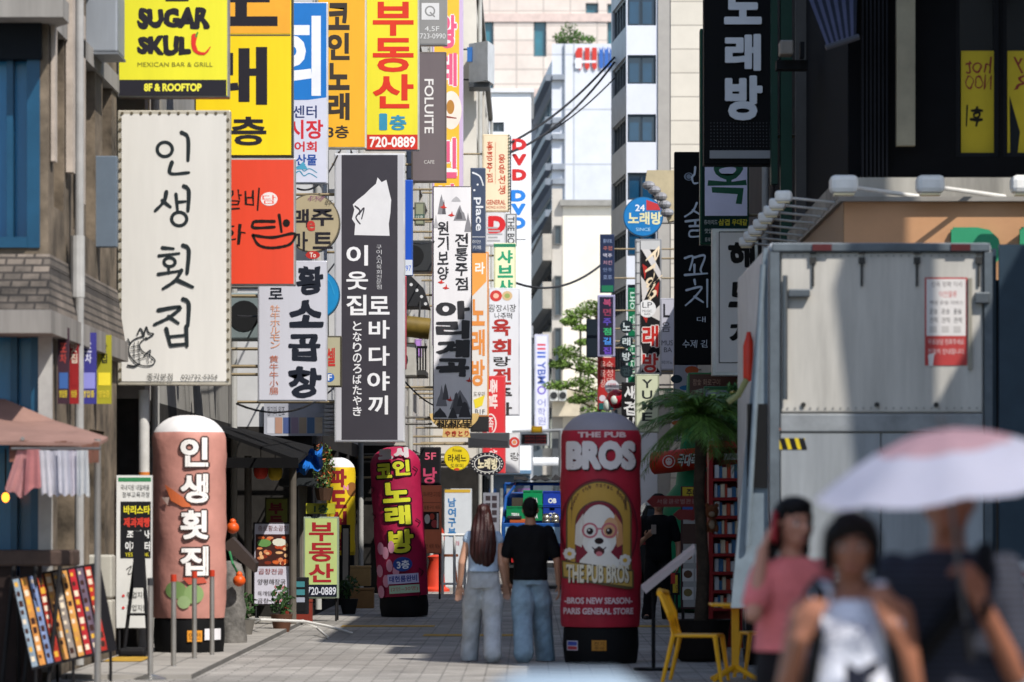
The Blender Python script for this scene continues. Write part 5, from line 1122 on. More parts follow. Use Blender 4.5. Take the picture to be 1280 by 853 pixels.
# bent white pipe frame on the ground, stone posts with orange pots
t = thing('pipe_frame', 'bent white pipe frame lying low in front of the menu boards', 'rack', (XX(340, 44), 44, 0))
def gp(px, py, z=.02): d = (CH - z) * F / (py - 640); return Vector((XX(px, d), d, z))
bm = BM(); A_, B_ = gp(283, 772, .22), gp(440, 792, .02); m_ = gp(327, 775, .22)
tube(bm, [A_, m_, gp(380, 777, .2), gp(410, 783, .12), B_], .018); tube(bm, [m_, gp(300, 786, .1), gp(280, 796, .02)], .016); tube(bm, [m_ + Vector((.02, .3, 0)), gp(290, 784, .02)], .016); tube(bm, [gp(378, 776, .2), gp(396, 785, .1), gp(410, 797, .02)], .016); tube(bm, [A_, A_ + Vector((-.05, .05, -.22))], .016)
obj('pipe', bm, mat('#cfcdc8', .4), t)
d = 45.5; t = thing('stone_figure', 'weathered grey stone figure stub beside the pink pillar', 'statue', (XX(288, d), d, 0))
bm = BM(); lathe(bm, [(.19, 0), (.2, .1), (.17, .3), (.19, .45), (.16, .6), (.17, .85), (.13, .98), (.05, 1.02)], 14, (XX(288, d), d)); obj('stone', bm, mat('#6d6a66', .9, noise=.4, scale=6, bump=.8, bscale=18), t, True)
for px, py, nm in ((291, 660, 'orange gourd resting on top of the grey stone stub'), (299, 726, 'orange gourd hanging beside the grey stone stub')):
    p = P(px, py, 45.2); t = thing('gourd', nm, 'decoration', (p.x, p.y, p.z - .06), 'orange gourds')
    bm = BM(); ball(bm, p, (.075, .075, .07)); ball(bm, (p.x, p.y, p.z + .07), .04); obj('body', bm, mat('#d2531c', .4), t, True)
bm = BM(); tube(bm, [P(287, 690, 45.2), P(291, 705, 45.1), P(297, 716, 45.2)], .015); tag(obj('cord', bm, mat('#2f7a4a', .7)), 'green cord tied from the stone stub to the orange gourd', 'cord')
# dark covered entrance: awnings, posts, hanging flowers, blue sheet
d = 55; t = thing('shop_awning', 'dark drooping shop awning over the menu boards', 'awning', tuple(P(340, 610, d)))
bm = BM(); q = [(-4.4, 52, ZZ(535, 54)), (-4.4, 58, ZZ(530, 56)), (XX(385, 56), 57.5, ZZ(556, 56)), (XX(372, 52), 52.2, ZZ(575, 52))]
v1 = [bm.verts.new(p) for p in q]; v2 = [bm.verts.new((p[0], p[1], p[2] - .05)) for p in q]; bm.faces.new(v1); bm.faces.new(v2[::-1])
for i in range(4): bm.faces.new((v1[i], v1[(i+1) % 4], v2[(i+1) % 4], v2[i]))
box(bm, -4.38, 52.15, ZZ(585, 52), XX(372, 52), 52.19, ZZ(572, 52)); obj('canopy', bm, mat('#0f0f11', 1), t)
bm = BM(); cyl(bm, (XX(366, 53), 53, 0), (XX(366, 53), 53, ZZ(575, 53)), .05); cyl(bm, (XX(310, 53), 53, 0), (XX(310, 53), 53, ZZ(570, 53)), .05); obj('post', bm, mat('#5d574f', .7, noise=.2), t)
t = thing('flat_awning', 'flat dark metal canopy on a grey post behind the real estate board', 'awning', tuple(P(388, 605, 57)))
bm = BM(); foot(bm, [(XX(352, 57), 56.4), (XX(410, 57), 56.4), (XX(404, 58), 58.4), (XX(352, 58), 58.4)], ZZ(608, 57), ZZ(598, 57)); obj('roof', bm, mat('#33373a', .5, .3), t)
bm = BM(); cyl(bm, (XX(378, 57), 57, 0), (XX(378, 57), 57, ZZ(608, 57)), .07); obj('post', bm, mat('#77726a', .6, noise=.2), t)
p = P(385, 577, 55.5); t = thing('plastic_sheet', 'crumpled blue plastic sheet hung under the awning corner', 'sheet', tuple(p))
bm = BM(); bmesh.ops.create_grid(bm, x_segments=12, y_segments=6, size=.5)
for v in bm.verts:
    x, y = v.co.x, v.co.y; v.co = Vector((p.x + x * .42, p.y + .12 * math.sin(x * 9 + y * 5), p.z + .12 * x + y * .28 + .04 * math.sin(x * 14)))
bmesh.ops.solidify(bm, geom=bm.faces[:], thickness=.01); obj('sheet', bm, mat('#1d62b4', .35), t, True)
p = P(405, 600, 56); t = thing('hanging_plant', 'hanging flowering plant with orange and green foliage beside the yellow pillar', 'plant', (p.x, p.y, p.z - .3))
bm = BM(); leaves(bm, (p.x, p.y, p.z + .15), (.16, .16, .38), 420, .035); obj('foliage', bm, mat('#4f6a34', .6, noise=.4, scale=8), t)
bm = BM(); leaves(bm, (p.x, p.y, p.z + .2), (.17, .17, .36), 150, .028); obj('flower', bm, mat('#c46a3a', .6, noise=.3, scale=9), t)
bm = BM(); cyl(bm, (p.x, p.y, p.z - .3), (p.x, p.y, p.z - .12), .1, .14); obj('pot', bm, mat('#4a3426', .7), t)
# upper poster window over the covered entrance, shutters
t = thing('wall_poster', 'wide faded poster panel with photos under the tripe banner', 'poster', tuple(P(366, 545, 58.45)))
a = Art().h('청기와 원조', 334, 508, 356, 520, '#4a4a52', .0)
for k, c in enumerate(('#c7c9d2', '#b08a78', '#4a5a8a', '#9a8aa0', '#b0a08a', '#5a7aa0', '#c9b8a0')): a.rect(334 + k * 10, 522, 343 + k * 10, 542, c, 'printed_picture')
obj('panel', B(XX(330, 58.5), 58.5, ZZ(545, 58.5), XX(406, 58.5), 58.56, ZZ(503, 58.5)), mat('#a9acb6', .5), t); a.build(t, 58.5)
t = thing('window_shutter', 'white slatted shutter beside the charcoal sign', 'shutter', tuple(P(412, 545, 58.4)))
bm = BM()
for k in range(8): box(bm, XX(406, 58.4), 58.38, ZZ(505 + k * 5, 58.4), XX(421, 58.4), 58.43, ZZ(501.5 + k * 5, 58.4))
box(bm, XX(405, 58.4), 58.44, ZZ(545, 58.4), XX(422, 58.4), 58.5, ZZ(500, 58.4)); obj('slat', bm, mat('#c9cacc', .5), t)
for i, (px, py, d, col, nm) in enumerate(((310, 395, 50, '#7d8a8c', 'grey air conditioner box behind the tripe banner'), (500, 450, 72, '#b9b6ae', 'pale air conditioner box between the charcoal and ink painted signs'), (520, 320, 73.5, '#3a3c3e', 'dark round vent box above the lilac sign'))):
    p = P(px, py, d); wl = facade_left(d)
    t = thing('air_conditioner', nm, 'air conditioner', (p.x, p.y, p.z - .3))
    bm = BM(); box(bm, wl + .02, d, p.z - .3, p.x + .3, d + .8, p.z + .3, bev=.02); obj('casing', bm, mat(col, .5, .2), t)
    bm = BM(); cyl(bm, (p.x - .05, d - .012, p.z), (p.x - .05, d - .002, p.z), .2, seg=20); obj('fan_grille', bm, mat('#1c1d1f', .6), t)
t = thing('balcony', 'dark railed balcony beside the ink painted sign', 'balcony', tuple(P(515, 500, 73)))
bm = BM(); box(bm, -3.28, 72.5, ZZ(470, 73), XX(533, 73), 74.5, ZZ(464, 73)); obj('floor_slab', bm, mat('#3a3a3a', .7), t)
bm = BM()
for k in range(9): cyl(bm, (XX(505 + k * 3.4, 72.6), 72.55, ZZ(464, 73)), (XX(505 + k * 3.4, 72.6), 72.55, ZZ(436, 73)), .015)
box(bm, -3.28, 72.53, ZZ(437, 73), XX(534, 72.6), 72.57, ZZ(434, 73)); obj('railing', bm, mat('#17181a', .5, .4), t)
p = P(517, 400, 73.2); t = thing('striped_canopy', 'dark rounded canopy with white dots between two tall signs', 'awning', tuple(p))
bm = BM(); prism(bm, [(XX(x, 73), ZZ(y, 73)) for x, y in ((505, 345), (515, 347), (530, 362), (537, 385), (530, 384), (505, 384))], 72.6, 74); obj('canopy', bm, mat('#2c2d30', .7), t)
a = Art()
for (x, y) in ((514, 356), (521, 363), (527, 371), (532, 380)): a.oval(x, y, 2, 2, '#c9cacc')
a.build(t, 72.6)
p = P(524, 408, 72); t = thing('barrel_model', 'dull yellow barrel hung under the dark rounded canopy', 'decoration', tuple(p))
bm = BM(); cyl(bm, (XX(508, 72), 72, p.z), (XX(537, 72), 72, p.z - .05), .2, seg=20); obj('barrel', bm, mat('#6d5a22', .5, noise=.3), t, True)
bm = BM(); cyl(bm, (p.x, 72, p.z + .15), (p.x, 72.8, p.z + .6), .02); obj('hook', bm, mat('#2a2a2a', .5), t)
d = 47.5; t = thing('slanted_board', 'dark framed board leaning out beside the stew menu board', 'sign', (XX(296, d), d, 0))
bm = BM(); prism(bm, [(XX(x, d), ZZ(y, d)) for x, y in ((276, 682), (290, 672), (320, 704), (318, 716))], d, d + .5); obj('panel', bm, mat('#3a2f2a', .6), t)
bm = BM(); cyl(bm, (XX(300, d), d + .25, 0), (XX(300, d), d + .25, ZZ(696, d)), .03); obj('post', bm, mat('#1d1b1a', .6), t)
for i, (px, py, d, nm) in enumerate(((352, 770, 51, 'small potted plant at the foot of the stew menu board'), (436, 752, 60, 'dark leaved potted plant beside the chalk easel'), (304, 780, 48.5, 'potted plant tucked behind the grey stone stub'))):
    x = XX(px, d); t = thing('potted_plant', nm, 'plant', (x, d, 0), 'potted plants along the left fronts')
    bm = BM(); lathe(bm, [(.1, 0), (.14, .2), (.15, .24), (.12, .24)], 18, (x, d)); obj('pot', bm, mat(['#5a3a2a', '#2a2a2c', '#6a6660'][i], .7), t, True)
    bm = BM(); leaves(bm, (x, d, .42), (.17, .17, .2), 160, .05); obj('foliage', bm, mat('#35552a', .6, noise=.4, scale=6), t)
for i, (px, d, z0, c, nm) in enumerate(((372, 55, 0, '#7a2a1c', 'red plastic crate standing by the leaflet box'), (452, 63.5, 0, '#8a6a44', 'cardboard carton beside the magenta pillar base'), (448, 64, .36, '#a08458', 'smaller carton on top of the carton by the magenta pillar'))):
    x = XX(px, d); t = thing('crate' if i == 0 else 'carton', nm, 'crate' if i == 0 else 'box', (x, d, z0))
    obj('body', B(x - .2, d, z0 + .002, x + .2, d + .3, z0 + .3, bev=.01), mat(c, .7, noise=.15), t); obj('lid', B(x - .205, d - .005, z0 + .302, x + .205, d + .305, z0 + .34, bev=.006), mat(c, .6, noise=.1), t)
for i, (px, py, d, c, nm) in enumerate(((344, 590, 54, '#d8b83a', 'yellow paper lantern under the dark awning'), (326, 588, 53, '#c23a2a', 'red paper lantern under the dark awning'))):
    p = P(px, py, d); t = thing('paper_lantern', nm, 'lantern', (p.x, p.y, p.z - .12), 'paper lanterns under the awning')
    bm = BM(); lathe(bm, [(.05, p.z - .12), (.09, p.z - .08), (.105, p.z), (.09, p.z + .08), (.05, p.z + .12)], 20, (p.x, p.y)); obj('shade', bm, mat(c, .7), t, True)
    bm = BM(); cyl(bm, (p.x, p.y, p.z + .12), (p.x, p.y, p.z + .3), .006); obj('cord', bm, mat('#161617', .5), t)
# left cafe terrace: counter, poster easel, hanging cloths, bulb
t = thing('counter', 'dark wooden terrace counter with a worn top rail', 'counter', (XX(30, 35.2), 35.2, 0))
bm = BM(); box(bm, -7.5, 35.0, ZZ(708, 35), XX(92, 35), 35.5, ZZ(688, 35), bev=.02); obj('top', bm, mat('#4a3a32', .7, noise=.35, scale=5), t)
bm = BM()
for k in range(13): box(bm, -7.4 + k * .23, 35.05, .02, -7.2 + k * .23, 35.09, ZZ(708, 35) - .002)
obj('front_plank', bm, mat('#2a1f1c', .8, noise=.3), t)
for px in (2, 30, 60): 
    bm = BM(); cyl(bm, (XX(px, 34.8), 34.8, 0), (XX(px + 14, 34.9), 34.97, ZZ(708, 35)), .02); obj('leg', bm, mat('#1c1a1a', .5), t)
t = thing('poster_easel', 'slanted black easel holding ten narrow food posters by the cafe', 'easel', (XX(90, 35.3), 35.3, 0))
EC = ['#8a9aa8', '#c98a4a', '#7a8ab0', '#a8362a', '#c08a50', '#8a8078', '#c9904e', '#a82a30', '#6a5a6a', '#a83028']
bm = BM(); TL, TR, BL, BR = (14, 722), (120, 704), (40, 838), (142, 814)
def epx(u, v): return (TL[0] + (TR[0] - TL[0]) * u + (BL[0] - TL[0] + (BR[0] - TR[0] - BL[0] + TL[0]) * u) * v, TL[1] + (TR[1] - TL[1]) * u + (BL[1] - TL[1] + (BR[1] - TR[1] - BL[1] + TL[1]) * u) * v)
def e3(u, v, out=0):
    x, y = epx(u, v); d = 34.5 + 1.9 * u - .25 * v; p = P(x, y, d); p.y -= out; return p
for i in range(11):
    u0 = i / 10.6; q = [e3(u0, 0), e3(u0 + .094, 0), e3(u0 + .094, 1), e3(u0, 1)]
    v1 = [bm.verts.new(p) for p in q]; v2 = [bm.verts.new(p + Vector((0, .05, 0))) for p in q]
    bm.faces.new(v1); bm.faces.new(v2[::-1])
    for k in range(4): bm.faces.new((v1[k], v1[(k+1) % 4], v2[(k+1) % 4], v2[k]))
obj('frame', bm, mat('#17161a', .5), t)
random.seed(11)
for i in range(10):
    u0 = i / 10.6 + .012; bm = BM(); q = [e3(u0, .025, .006), e3(u0 + .07, .025, .006), e3(u0 + .07, .97, .006), e3(u0, .97, .006)]; bm.faces.new([bm.verts.new(p) for p in q])
    nf = [random.random() for _ in range(12)]
    for k in range(9):
        v0 = .06 + k * .1; w_ = .05 * (.5 + .5 * nf[k]); q = [e3(u0 + .01, v0, .008), e3(u0 + .01 + w_, v0, .008), e3(u0 + .01 + w_, v0 + .03 + .04 * nf[k], .008), e3(u0 + .01, v0 + .03 + .04 * nf[k], .008)]
        f = bm.faces.new([bm.verts.new(p) for p in q]); f.material_index = 1 + int(nf[k + 2] * 2.99)
    obj('poster', bm, [mat(EC[i], .4, noise=.25, scale=6), mat('#d8c8b0', .5), mat('#3a2420', .5), mat('#d0a03a', .5)], t)
for u in (.04, .5, .96):
    bm = BM(); p = e3(u, 1, -.03); cyl(bm, p, (p.x, p.y, 0), .014, seg=8); q = e3(u, .1, -.06); cyl(bm, q, (q.x - .05, q.y + .5, 0), .014, seg=8); obj('leg', bm, mat('#141316', .5), t)
# hanging cloths
def cloth(label, pts, d, col, seed, group):
    t = thing('hanging_cloth', label, 'cloth', tuple(P((pts[0][0] + pts[1][0]) / 2, pts[2][1], d)), group)
    bm = BM(); n, m = 12, 10; V = []
    for j in range(m + 1):
        v = j / m; row = []
        for i in range(n + 1):
            u = i / n
            x = (pts[0][0] * (1 - u) + pts[1][0] * u) * (1 - v) + (pts[3][0] * (1 - u) + pts[2][0] * u) * v
            y = (pts[0][1] * (1 - u) + pts[1][1] * u) * (1 - v) + (pts[3][1] * (1 - u) + pts[2][1] * u) * v
            p = P(x, y + 2 * v * math.sin(u * 9 + seed), d); p.y += .009 * math.sin(u * 13 + seed + v) * (.3 + v); row.append(bm.verts.new(p))
        V.append(row)
    for j in range(m):
        for i in range(n): bm.faces.new((V[j][i], V[j][i+1], V[j+1][i+1], V[j+1][i]))
    bmesh.ops.solidify(bm, geom=bm.faces[:], thickness=.006); obj('cloth', bm, mat(col, .85, noise=.12, scale=5), t, True)
cloth('pale pink cloth hanging at the end of the awning rail', [(22, 562), (40, 562), (28, 622), (6, 612)], 34.25, '#d69a98', 0, 'cloths drying under the awning')
cloth('deeper pink cloth drying beside the white ones', [(34, 562), (50, 562), (57, 605), (30, 618)], 34.2, '#cf8a8a', 1, 'cloths drying under the awning')
for k in range(5): cloth(['white cloth next to the pink cloths', 'white cloth, second from the pink ones', 'white cloth in the middle of the drying row', 'white cloth, second from the awning post', 'white cloth nearest the awning post'][k], [(48 + k * 12, 563), (62 + k * 12, 563), (68 + k * 11, 620), (52 + k * 11, 618)], 34.2 + .03 * (k % 2), ['#dcd9df', '#cfced8', '#d6d5de', '#dcd7e2', '#d4d6d8'][k], 2 + k, 'cloths drying under the awning')
bm = BM(); cyl(bm, P(14, 561, 34.23), P(126, 561, 34.23), .012); tag(obj('drying_rail', bm, mat('#6a6866', .4, .6)), 'thin metal rail under the brown awning that carries the cloths', 'rail')
p = P(7, 622, 35.5); t = thing('light_bulb', 'small glowing amber bulb hanging under the brown awning', 'lamp', tuple(p))
bm = BM(); ball(bm, p, (.035, .035, .045)); obj('bulb', bm, mat('#ff9a2a', .3, 0, 0, emit=3), t, True)
bm = BM(); cyl(bm, (p.x, p.y, p.z + .04), (p.x, p.y, p.z + .45), .008); obj('cord', bm, mat('#161616', .5), t)
# music stand like black easel next to the pink pillar
d = 41.2; t = thing('folded_easel', 'black folded easel leaning against the banner stand', 'easel', (XX(170, d), d, 0))
bm = BM(); cyl(bm, (XX(155, d), d, .1), (XX(172, d), d + .1, ZZ(665, d)), .02); cyl(bm, (XX(186, d), d, .1), (XX(176, d), d + .1, ZZ(665, d)), .02); cyl(bm, (XX(160, d), d, .5), (XX(184, d), d, .5), .015); obj('leg', bm, mat('#17171a', .4), t)
bm = BM(); box(bm, XX(167, d), d - .05, ZZ(735, d), XX(181, d), d - .02, ZZ(664, d)); obj('panel', bm, mat('#1b1b1f', .5), t)
bm = BM(); box(bm, XX(150, d), d - .2, .05, XX(184, d), d + .3, .14, bev=.03); obj('foot', bm, mat('#141417', .5), t)
t = thing('outdoor_unit', 'cream outdoor cooling unit against the stained wall beside the awning post', 'air conditioner', (XX(120, 39.5), 39.5, 0))
for k, (y0, y1) in enumerate(((694, 748), (750, 805))): obj('casing', B(XX(92, 39.5), 39.5, ZZ(y1, 39.5), XX(140, 39.5), 39.85, ZZ(y0, 39.5), bev=.02), mat('#aaa79c', .5, noise=.12), t)

# ------------------------------------------------------------------ vehicles
# box truck seen from behind, parked before the corner shop
d = 34; L_ = 5.2; X0, X1, ZT, ZB = XX(962, d), XX(1240, d), ZZ(303, d), .95
t = thing('box_truck', 'silver box truck seen from behind with a red and white notice on its door', 'truck', ((X0 + X1) / 2, d, 0))
alu = mat('#bdb9b1', .55, .1, .22, 2.2, bump=.12, bscale=1.6, streak=True); dk = mat('#5d656b', .5, .2, .2, 4)
obj('cargo_box', B(X0, d + .06, ZB, X1, d + L_, ZT, bev=.03), mat('#b4b8bb', .45, .1, .12), t)
zd = ZZ(516, d)
f = obj('rear_door', B(X0 + .1, d, zd, X1 - .08, d + .055, ZT - .09, bev=.015), alu, t)
bm = BM()
for px in (1016, 1077, 1146, 1223):
    for y0, y1 in ((309, 318), (322, 330)): box(bm, XX(px - 4, d), d - .03, ZZ(y1, d), XX(px + 4, d), d - .002, ZZ(y0, d))
    box(bm, XX(px - 1.5, d), d - .02, ZZ(358, d), XX(px + 1.5, d), d - .002, ZZ(330, d))
obj('hinge', bm, mat('#3c3b39', .5, .5), f)
bm = BM()
for k in range(26):
    for zr in (ZT - .12, zd + .04): cyl(bm, (X0 + .16 + k * .067, d - .008, zr), (X0 + .16 + k * .067, d + .002, zr), .009, seg=6)
obj('rivet', bm, mat('#8f8d88', .5, .4), f)
bm = BM()
for px in (1004, 1096, 1170): cyl(bm, (XX(px, d), d - .02, zd + .07), (XX(px, d), d + .002, zd + .07), .022, seg=10)
obj('bolt', bm, mat('#3c3b39', .5, .5), f)
bm = BM(); box(bm, XX(985, d), d - .07, ZZ(372, d), XX(1012, d), d - .002, ZZ(362, d), bev=.01); cyl(bm, (XX(981, d), d - .05, ZZ(500, d)), (XX(981, d), d - .05, ZZ(345, d)), .022); box(bm, XX(1218, d), d - .07, ZZ(380, d), XX(1236, d), d - .002, ZZ(366, d), bev=.01); obj('latch', bm, mat('#5f6468', .4, .6), f)
bm = BM(); box(bm, X0 + .02, d - .045, ZT - .085, X1 - .02, d + .05, ZT - .01, bev=.01); box(bm, X0, d - .04, ZB, X0 + .085, d + .05, ZT - .09); box(bm, X1 - .07, d - .04, ZB, X1, d + .05, ZT - .09); obj('door_frame', bm, dk, t)
for px in (1027, 1200): 
    bm = BM(); box(bm, XX(px - 12, d), d - .06, ZT - .078, XX(px + 12, d), d - .047, ZT - .02); obj('marker_light', bm, mat('#4a1a1c', .5), t)
bm = BM(); box(bm, X0 + .095, d - .012, ZZ(540, d), X1 - .08, d + .05, zd - .01, bev=.01); obj('rear_sill', bm, mat('#8d9092', .45, .2, .2, 3), t)
bm = BM(); box(bm, X0 + .1, d - .003, 1.1, (X0 + X1) / 2 - .01, d + .05, ZZ(542, d)); box(bm, (X0 + X1) / 2 + .01, d - .003, 1.1, X1 - .08, d + .05, ZZ(542, d)); lo = obj('tail_lift', bm, mat('#94989b', .5, .1, .22, 2.0, bump=.1, bscale=1.6, streak=True), t)
bm = BM(); box(bm, XX(972, d), d - .006, ZZ(538.5, d) , XX(1180, d), d - .0135 + .02, ZZ(535, d)); obj('reflective_strip', bm, mat('#9a5a3c', .4), t)
a = Art().rect(972, 548, 1006, 562, '#c8b020')
for k in range(3): a.poly([(974 + k * 12, 548), (981 + k * 12, 548), (985 + k * 12, 562), (978 + k * 12, 562)], '#17171a')
a.build(t, d - .006)
# notice
a = Art().rect(1156, 347, 1209, 457, '#a83a38').rect(1158, 349, 1207, 420, '#cfcac6').h('신속 정확 이사', 1164, 352, 1203, 359, '#4a3a3a', .0).h('이안물류', 1174, 364, 1196, 372, '#b8403c', .0).h('책임 운송 서비스', 1162, 376, 1204, 381, '#4a3a3a', .0)
for k in range(3): a.h('운송', 1162 + 15 * k, 386, 1172 + 15 * k, 393, '#3a3434', .0).h('견적', 1162 + 15 * k, 397, 1172 + 15 * k, 404, '#5a5450', .0).rect(1162 + 15 * k, 408, 1171 + 15 * k, 416, '#b5b0ac')
a.h('무료상담 전화주세요', 1160, 424, 1205, 431, '#d8c0bc', .0).h('친절히 안내합니다', 1160, 436, 1205, 443, '#d8c0bc', .0).poly([(1160, 444), (1168, 441), (1166, 458), (1161, 458)], '#cfcac6')
pn = Art(); a.build(f, d - .004)
bm = BM(); box(bm, XX(1210, d), d - .03, ZZ(462, d), XX(1214.5, d), d - .002, ZZ(348, d)); obj('notice_bracket', bm, mat('#8a8578', .5), f)
# open side gate folded back, left corner post, cab and running gear
bm = BM(); box(bm, X1 + .015, d + .1, ZB, X1 + .05, d + 1.9, ZT - .05); box(bm, X1 + .06, d - .02, ZB + .1, X1 + .34, d + .04, ZT - .02); obj('folded_door', bm, mat('#33424e', .45, .35, .12), t)
bm = BM(); prism(bm, [(X0 - .34, ZB - .2), (X0 - .012, ZB - .2), (X0 - .012, ZT - .05), (X0 - .05, ZT - .05)], d + .02, d + .12); cyl(bm, (X0 - .2, d - .03, 1.3), (X0 - .06, d - .03, ZT - .2), .025); obj('corner_post', bm, mat('#6f7b84', .5, .2, .15, 4), t)
bm = BM(); box(bm, X0 - .2, d - .01, ZZ(610, d), X0 - .02, d + .015, ZZ(505, d)); obj('rubber_buffer', bm, mat('#101113', .7), t)
bm = BM(); box(bm, X0 + .1, d + L_ + .15, .7, X1 - .1, d + L_ + 1.75, 2.7, bev=.15); cab = obj('cab', bm, mat('#c3c6c8', .35, .2), t)
bm = BM(); box(bm, X0 + .25, d + L_ + 1.7, 1.65, X1 - .25, d + L_ + 1.78, 2.5, bev=.03); obj('windscreen', bm, GL_DARK, cab)
bm = BM(); box(bm, X0 + .3, d + .1, .62, X1 - .3, d + L_ + 1.5, .92); obj('chassis', bm, mat('#1c1d1f', .6), t)
def wheel(parent, c, r, w_):
    x, y, z = c; bm = BM(); lathe_pts = [(r * .6, -w_ / 2), (r * .93, -w_ / 2), (r, -w_ * .35), (r, w_ * .35), (r * .93, w_ / 2), (r * .6, w_ / 2)]
    lathe(bm, lathe_pts, 28)
    for v in bm.verts: v.co = Vector((x + v.co.z, y + v.co.x, z + v.co.y))
    o = obj('wheel', bm, mat('#141414', .8), parent, True)
    bm = BM(); lathe(bm, [(.02, -w_ * .42), (r * .3, -w_ * .42), (r * .58, -w_ * .5 - .004), (r * .58, w_ * .5 + .004), (.02, w_ * .42)], 20)
    for v in bm.verts: v.co = Vector((x + v.co.z, y + v.co.x, z + v.co.y))
    obj('rim', bm, mat('#8c8f92', .35, .7), o, True)
for x in (X0 + .25, X1 - .25):
    for y in (d + 1.1, d + L_ + .9): wheel(t, (x, y, .4), .4, .26)
bm = BM(); box(bm, X0 + .05, d + .0, .55, X1 - .05, d + .1, .72, bev=.02); obj('rear_bumper', bm, mat('#8a8d90', .4, .4), t)
bm = BM(); box(bm, X0 + .25, d - .012, .74, X0 + .5, d + .05, .86); obj('tail_light', bm, mat('#8a1c1c', .3), t)
bm = BM(); box(bm, X1 - .5, d - .012, .74, X1 - .25, d + .05, .86); obj('tail_light', bm, mat('#8a1c1c', .3), t)
p = P(936, 448, 36.5); t = thing('fire_extinguisher', 'orange red bottle shape hung on the shop wall beside the truck corner', 'extinguisher', (p.x, p.y, p.z - .25))
bm = BM(); lathe(bm, [(.05, p.z - .22), (.055, p.z - .18), (.055, p.z + .12), (.03, p.z + .2), (.02, p.z + .25)], 16, (p.x, p.y)); obj('bottle', bm, mat('#c8321c', .35), t, True)
bm = BM(); tube(bm, [(p.x - .02, p.y - .03, p.z - .2), (p.x - .1, p.y, p.z - .35), (p.x - .2, p.y, p.z - .42)], .03); obj('hose', bm, mat('#8a8a5a', .6), t)

# blue flatbed delivery truck down the street, with crates
d = 79; X0, X1 = XX(627, d), XX(748, d)
t = thing('flatbed_truck', 'blue flatbed delivery truck with tube rack and grey tarp, loaded with crates', 'truck', ((X0 + X1) / 2, d, 0))
blu = mat('#174a8c', .35, .1, .1)
obj('bed', B(X0, d, .72, X1, d + 2.9, .9, bev=.02), blu, t)
f = obj('tailgate', B(X0, d - .06, .9, X1, d - .005, ZZ(654, d), bev=.015), blu, t)
bm = BM(); box(bm, X0 + .08, d - .075, .95, X1 - .08, d - .062, ZZ(659, d)); obj('gate_panel', bm, mat('#8fb0cc', .4, noise=.15), f)
bm = BM(); 
for x in (X0 + .05, X0 + .62, X0 + 1.3, X1 - .05): cyl(bm, (x, d + 2.6, .9), (x, d + 2.6, ZZ(604, d)), .035)
tube(bm, [(X0 + .03, d + .2, 1.35), (X0 + .08, d + 1.2, 1.9), (X0 + .3, d + 2.2, ZZ(604, d)), (X1 - .2, d + 2.2, ZZ(604, d)), (X1 - .05, d + 1.2, 1.9), (X1 - .03, d + .2, 1.35)], .035); tube(bm, [(X0 + .03, d + .25, .9), (X0 + .03, d + .2, 1.35)], .035)
cyl(bm, (X0 + .05, d + 2.6, ZZ(604, d)), (X1 - .05, d + 2.6, ZZ(604, d)), .035); obj('rack_frame', bm, blu, t)
bm = BM(); n = 14; V = []
for i in range(n + 1):
    for j in range(5):
        x = X0 + .25 + (X1 - X0 - .45) * i / n; y = d + 1.9 + .25 * j; V.append(bm.verts.new((x, y, ZZ(604, d) + .05 + .13 * math.sin(math.pi * (j + .5) / 5) * (.7 + .3 * math.sin(i * 1.7)) + .03 * math.sin(i * 3.1 + j))))
for i in range(n):
    for j in range(4): bm.faces.new((V[i*5+j], V[(i+1)*5+j], V[(i+1)*5+j+1], V[i*5+j+1]))
bmesh.ops.solidify(bm, geom=bm.faces[:], thickness=.04); obj('tarp', bm, mat('#3a3a3c', .9, noise=.3, scale=4), t, True)
bm = BM(); box(bm, X0 + .05, d + 3.0, .55, X1 - .05, d + 4.5, 2.02, bev=.12); cab = obj('cab', bm, blu, t)
bm = BM(); box(bm, X0 + .2, d + 2.985, 1.5, X1 - .2, d + 3.01, 1.9); obj('rear_window', bm, GL_DARK, cab)
for x in (X0 + .2, X1 - .2):
    for y in (d + .8, d + 3.8): wheel(t, (x, y, .33), .33, .22)
for x in (X0 + .2, X1 - .35): bm = BM(); box(bm, x, d - .075, .56, x + .18, d - .02, .68); obj('tail_light', bm, mat('#a02020', .3), t)
bm = BM(); box(bm, X0 + .1, d - .04, .45, X1 - .1, d + .02, .55); obj('bumper', bm, mat('#2a2c2e', .5), t)
